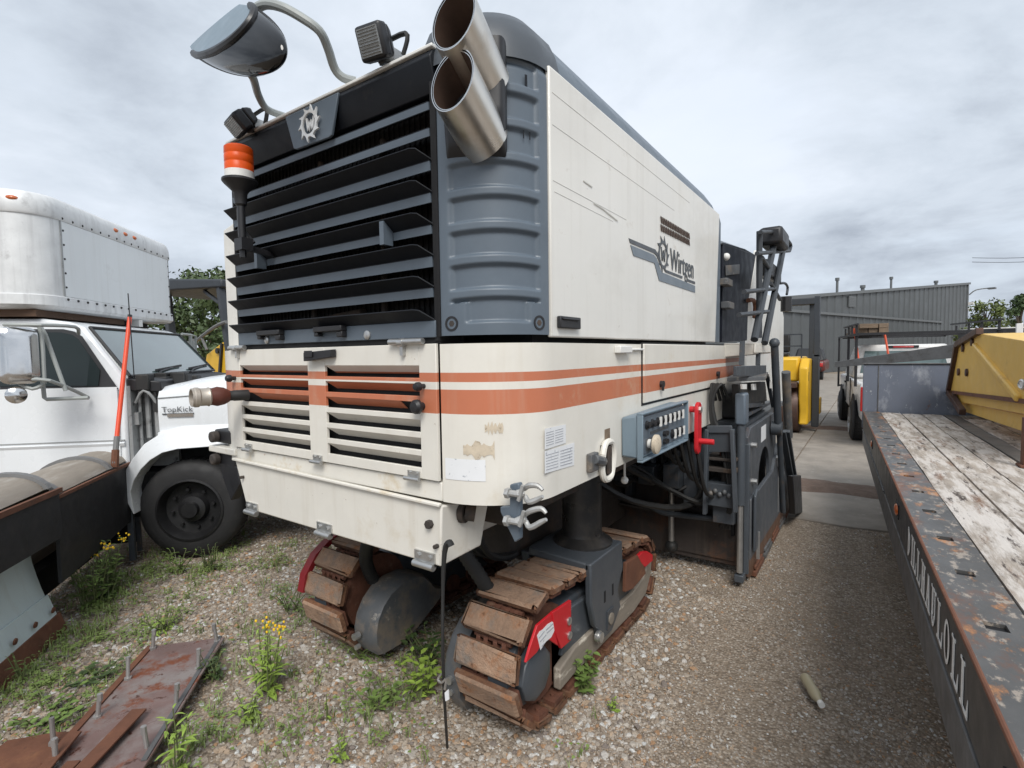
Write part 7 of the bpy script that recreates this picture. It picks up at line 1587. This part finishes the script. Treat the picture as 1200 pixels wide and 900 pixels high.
b = MB(); b.tube([(-1.95+.2*cos(t*.52), 12.2+.2*sin(t*.52), 1.80) for t in range(13)], .015, n=6); b.cyl((-1.95, 12.2, 1.5), (-1.95, 12.2, 1.8), .03, n=8); part('steering_wheel', b, 'black_plastic', ro)
b = MB()
for z in (1.72, 1.95): b.bar((-2.3, 11.7, z), (-1.15, 11.7, z), .025, .025)
for x in (-2.3, -1.7, -1.15): b.bar((x, 11.7, 1.48), (x, 11.7, 1.95), .025, .025)
part('hand_rail', b, 'rops', ro)
b = MB(); b.box(-1.0, 12.9, .25, -.90, 13.3, .6); b.lathe([(.001, -.5), (.45, -.5), (.45, .5), (.001, .5)], (-1.78, 13.5, .45), (1, 0, 0), n=24, mi=1); part('rear_drum', b, ['yellow2', 'drum'], ro, bevel=.02)

# ---------------------------------------------------------------- dark vehicle by the building
cv = thing('parked_car', 'small dark red and black vehicle parked near the grey building', 'car', (-2.62, 32, 0))
b = MB(); b.box(-3.6, 32, .45, -2.05, 35.5, 1.05); part('car_body', b, 'maroon', cv, bevel=.12)
b = MB(); b.hexa([(-3.55, 32.2, 1.05), (-2.1, 32.2, 1.05), (-2.1, 34.6, 1.05), (-3.55, 34.6, 1.05)], [(-3.4, 32.7, 1.72), (-2.28, 32.7, 1.72), (-2.28, 34.0, 1.72), (-3.4, 34.0, 1.72)]); part('car_cabin', b, 'rim_black', cv, bevel=.08)
for x in (-3.35, -2.28):
    b = MB(); b.box(x-.14, 31.96, .72, x+.14, 32.02, .92); part('tail_lamp', b, 'tail_red', cv, bevel=.03)
    b = MB(); b.lathe([(.001, -.12), (.36, -.12), (.36, .12), (.001, .12)], (x, 32.6, .36), (1, 0, 0), n=20); part('tyre', b, 'rubber', cv)
b = MB(); b.box(-3.45, 31.95, .50, -2.2, 32.0, .68); part('car_bumper', b, 'black_plastic', cv, bevel=.03)

# ---------------------------------------------------------------- grey metal building
bd_ = thing('metal_building', 'large grey metal clad building with sloping roof line behind the yard', 'building', (-2.35, 43.7, 0), rot=71)
U0, U1, H0, H1 = -16.0, 33.0, 4.75, 8.55
roof = lambda u: 5.6+(u+.0)*.0905
b = MB(); b.prism([(U0, 0, 0), (U1, 0, 0), (U1, 0, roof(U1)), (U0, 0, roof(U0))], (0, 14, 0)); wl2 = part('wall', b, 'siding', bd_)
b = MB(); u = U0
pitch_ = 1.25
while u < U1-.1:
    b.hexa([(u, -.06, .02), (u+.20, -.06, .02), (u+.28, -.001, .02), (u-.08, -.001, .02)], [(u, -.06, roof(u)-.02), (u+.20, -.06, roof(u+.09)-.02), (u+.28, -.001, roof(u)-.02), (u-.08, -.001, roof(u)-.02)]); u += pitch_
part('siding_rib', b, 'siding', wl2, kind='stuff')
b = MB(); b.hexa([(U0-.2, -.18, roof(U0)-.16), (U1+.2, -.18, roof(U1)-.16), (U1+.2, .05, roof(U1)-.16), (U0-.2, .05, roof(U0)-.16)], [(U0-.2, -.18, roof(U0)+.06), (U1+.2, -.18, roof(U1)+.06), (U1+.2, .05, roof(U1)+.06), (U0-.2, .05, roof(U0)+.06)]); part('roof_trim', b, 'siding_trim', wl2)
b = MB(); b.box(U1-.35, -.08, .02, U1+.05, .1, roof(U1)-.2); part('corner_trim', b, 'siding_trim', wl2)
b = MB(); b.box(U0, -.16, 4.05, 24.0, -.046, 4.22); part('wall_trim', b, 'siding_trim', wl2)
b = MB(); b.box(2.35, -.10, 4.75, 3.55, -.046, 5.55)
for i in range(6): b.box(2.4, -.12, 4.82+.12*i, 3.5, -.10, 4.87+.12*i)
part('wall_vent', b, 'siding_trim', wl2)
for u, h in ((4.3, 1.0), (15.5, .9), (9.2, .3), (28, .3)):
    b = MB(); b.cyl((u, 1.5, roof(u)), (u, 1.5, roof(u)+h), .09 if h > .5 else .14, n=12); b.cyl((u, 1.5, roof(u)+h), (u, 1.5, roof(u)+h+.22), .15 if h > .5 else .2, n=12); part('roof_vent', b, 'siding_trim', bd_)
b = MB(); b.tube([(U1+.1, -.1, 7.3), (U1+.4, -.6, 7.8), (U1+1.2, -1.6, 7.95)], .06, n=8, smooth=3); b.box(U1+.9, -2.0, 7.82, U1+1.6, -1.4, 7.98); part('wall_lamp', b, 'siding_trim', bd_)
b = MB(); b.box(U1-.2, -.5, 6.2, U1+.25, -.1, 6.5); b.box(U1-.2, -.4, 5.6, U1+.1, -.1, 5.85); part('junction_box', b, 'white_plastic', bd_)
# overhead line
for k, dz in enumerate((0, -.45)):
    b = MB(); pts = [(8.6+11*t, 74.5+6*t, 11.2+dz-1.2*sin(pi*t)*.35+t*.6) for t in [i/8 for i in range(9)]]; b.tube(pts, .025, n=4); single('power_line', b, 'black_plastic', 'upper overhead wire right of the grey building' if k == 0 else 'lower overhead wire right of the grey building', 'wire', loc=(8.6, 74.5, 0))
# dark low trailer and pole at the right edge
b = MB(); q0, q1 = (2.512, 22, 2.212), (4.074, 22, 2.151)
b.box(q0[0], 22, 1.05, q1[0]+4, 24.4, q0[2]); b.box(q0[0], 21.98, q0[2], q1[0]+4, 24.42, q0[2]+.03, mi=1)
ct = thing('parked_trailer', 'low dark box trailer with a pale top edge beyond the yellow bucket', 'trailer', (q0[0]+1, 22, 0)); part('trailer_body', b, ['rim_black', 'pickup_white'], ct)
for x in (q0[0]+1.2, q0[0]+4.5):
    b = MB(); b.lathe([(.001, -.13), (.45, -.13), (.45, .13), (.001, .13)], (x, 22.25, .45), (0, 1, 0), n=20); part('tyre', b, 'rubber', ct)
b = MB(); b.box(q0[0], 22.2, .75, q1[0]+4, 24.0, 1.06); part('trailer_frame', b, 'rim_black', ct)
q = (3.367, 20, 2.285); b = MB(); b.box(q[0]-.07, 20, 0, q[0]+.07, 20.14, q[2]); single('white_post', b, 'pickup_white', 'white post standing in front of the dark box trailer', 'post', loc=(q[0], 20, 0), bevel=.01)
# other machine with a canopy behind the truck
s_ = .75
cm_ = thing('loader', 'yellow machine with dark canopy roof half hidden behind the box truck', 'loader', (-10, 4.5, 0))
b = MB(); b.hexa([(-11.4, 4.0, 2.90), (-9.0, 4.45, 2.84), (-9.3, 5.9, 2.84), (-11.7, 5.5, 2.90)], [(-11.4, 4.0, 3.16), (-9.0, 4.45, 2.98), (-9.3, 5.9, 2.98), (-11.7, 5.5, 3.16)]); part('canopy_roof', b, 'rops', cm_, bevel=.03)
for (xa, ya, xb, yb) in ((-9.62, 4.75, -9.10, 4.75), (-11.2, 4.5, -11.0, 4.5), (-9.35, 5.7, -9.0, 5.7)):
    b = MB(); b.bar((xa, ya, 2.9), (xb, yb, 1.4), .13, .13); part('canopy_post', b, 'rops', cm_, bevel=.01)
b = MB(); b.bar((-9.15, 4.5, 2.9), (-8.85, 4.5, 1.3), .10, .10); b.bar((-9.7, 4.5, 2.84), (-9.2, 4.5, 2.6), .05, .05); part('canopy_brace', b, 'rops', cm_)
b = MB(); b.prism([(-9.95, 4.5, 1.2), (-8.9, 4.5, 1.2), (-8.98, 4.5, 1.86), (-9.15, 4.5, 1.93), (-9.75, 4.5, 1.72)], (0, .5, 0)); ly = part('loader_arm', b, 'yellow2', cm_, bevel=.02)
b = MB(); b.bar((-9.28, 4.48, 1.3), (-9.14, 4.48, 1.90), .04, .05); b.cyl((-9.3, 4.46, 1.78), (-9.3, 4.5, 1.78), .05, n=10); part('arm_edge', b, 'black_plastic', ly)
b = MB(); b.box(-12, 4.7, .5, -8.6, 6.0, 1.35); part('loader_body', b, 'yellow2', cm_, bevel=.06)
b = MB(); b.tube([(-10.4, 4.4, 1.72), (-9.9, 4.4, 1.95), (-9.2, 4.4, 2.18), (-8.8, 4.4, 2.25)], .03, n=6, smooth=3); b.bar((-10.0, 4.4, 2.0), (-9.9, 4.4, 1.75), .03, .03); b.bar((-9.7, 4.4, 2.05), (-9.5, 4.4, 1.8), .03, .03); part('loader_levers', b, 'rib_grey', cm_)
for x in (-11.2, -9.2):
    b = MB(); b.lathe([(.001, -.2), (.6, -.2), (.65, -.1), (.65, .1), (.6, .2), (.001, .2)], (x, 4.7, .65), (0, 1, 0), n=24); part('tyre', b, 'rubber', cm_)

# ---------------------------------------------------------------- trees
def tree(pos, h, rad, label, mat='tree_leaf', seed=0, n=2600, ls=.22, conifer=False, trunk=.18, low=.25):
    r = random.Random(seed); x, y = pos; t = thing('tree', label, 'tree', (x, y, 0))
    b = MB(); b.tube([(x, y, -.1), (x+.1*trunk, y, h*.35), (x-.3*trunk, y+.2*trunk, h*.7), (x, y, h*.92)], [trunk, trunk*.75, trunk*.4, trunk*.1], n=8)
    cl = []
    for k in range(26):
        a = r.uniform(0, 6.28); f = r.uniform(low, 1); rr = rad*(sin(pi*min(1, (f-low)/(1-low)*.82+.12))**.7)*r.uniform(.35, 1) if not conifer else rad*(1.05-f)*r.uniform(.4, 1)
        c = Vector((x+cos(a)*rr, y+sin(a)*rr, h*f)); cl.append((c, rad*r.uniform(.24, .42)*(1 if not conifer else .7)))
        b.tube([(x, y, h*max(.2, f-.25)), Vector((x, y, h*(f-.1))).lerp(c, .5), c], [trunk*.3, trunk*.2, trunk*.06], n=5)
    part('trunk', b, 'bark', t)
    lv, lf = [], []
    for i in range(n):
        c, cr_ = r.choice(cl); d = Vector((r.gauss(0, 1), r.gauss(0, 1), r.gauss(0, .8))); d.normalize(); p = c+d*cr_*(r.random()**.45)
        s = ls*r.uniform(.5, 1.1); e1 = Vector((r.gauss(0, 1), r.gauss(0, 1), r.gauss(0, 1))).normalized(); e2 = e1.cross(d+Vector((.01, .02, .03))).normalized()
        k = len(lv); lv += [p-e1*s*.6, p+e2*s*.3, p+e1*s*.6, p-e2*s*.3]; lf.append((k, k+1, k+2, k+3))
    m = MB(); m.add(lv, lf); part('crown', m, mat, t, sharp=180)
tree((-31, 14.2), 6.4, 2.6, 'dense dark tree seen under the canopy roof, left one', 'tree_leaf', 1, 5200, .30, low=.08)
tree((-27.4, 13.8), 5.8, 2.4, 'dense dark tree against the white hood edge, right of its neighbour', 'tree_leaf', 2, 4600, .30, low=.08)
tree((8.25, 62), 5.4, 1.9, 'yellow green tree right of the grey building', 'tree_leaf2', 4, 3600, .30, low=.2)
tree((8.1, 48), 4.9, 1.1, 'dark grey green tree at the right edge above the bucket', 'leaf_dk', 5, 2600, .24, low=.2)
# far wooded skyline
b = MB(); r = random.Random(8); lv, lf = [], []
for i in range(9000):
    a = radians(r.uniform(-60, 62)); d = r.uniform(150, 175); x, y = sin(-a)*d, cos(a)*d; hh = 3.2+1.4*sin(a*23)+1.0*sin(a*61+1); p = Vector((x, y, r.uniform(0, 1)*hh)); s = r.uniform(.6, 1.5); e1 = Vector((r.gauss(0, 1), r.gauss(0, 1), r.gauss(0, 1))).normalized(); e2 = e1.cross(Vector((0, 0, 1))).normalized(); k = len(lv); lv += [p-e1*s, p+e2*s*.7, p+e1*s, p-e2*s*.7]; lf.append((k, k+1, k+2, k+3))
b.add(lv, lf); single('far_trees', b, 'tree_leaf', None, None, kind='stuff', sharp=180)
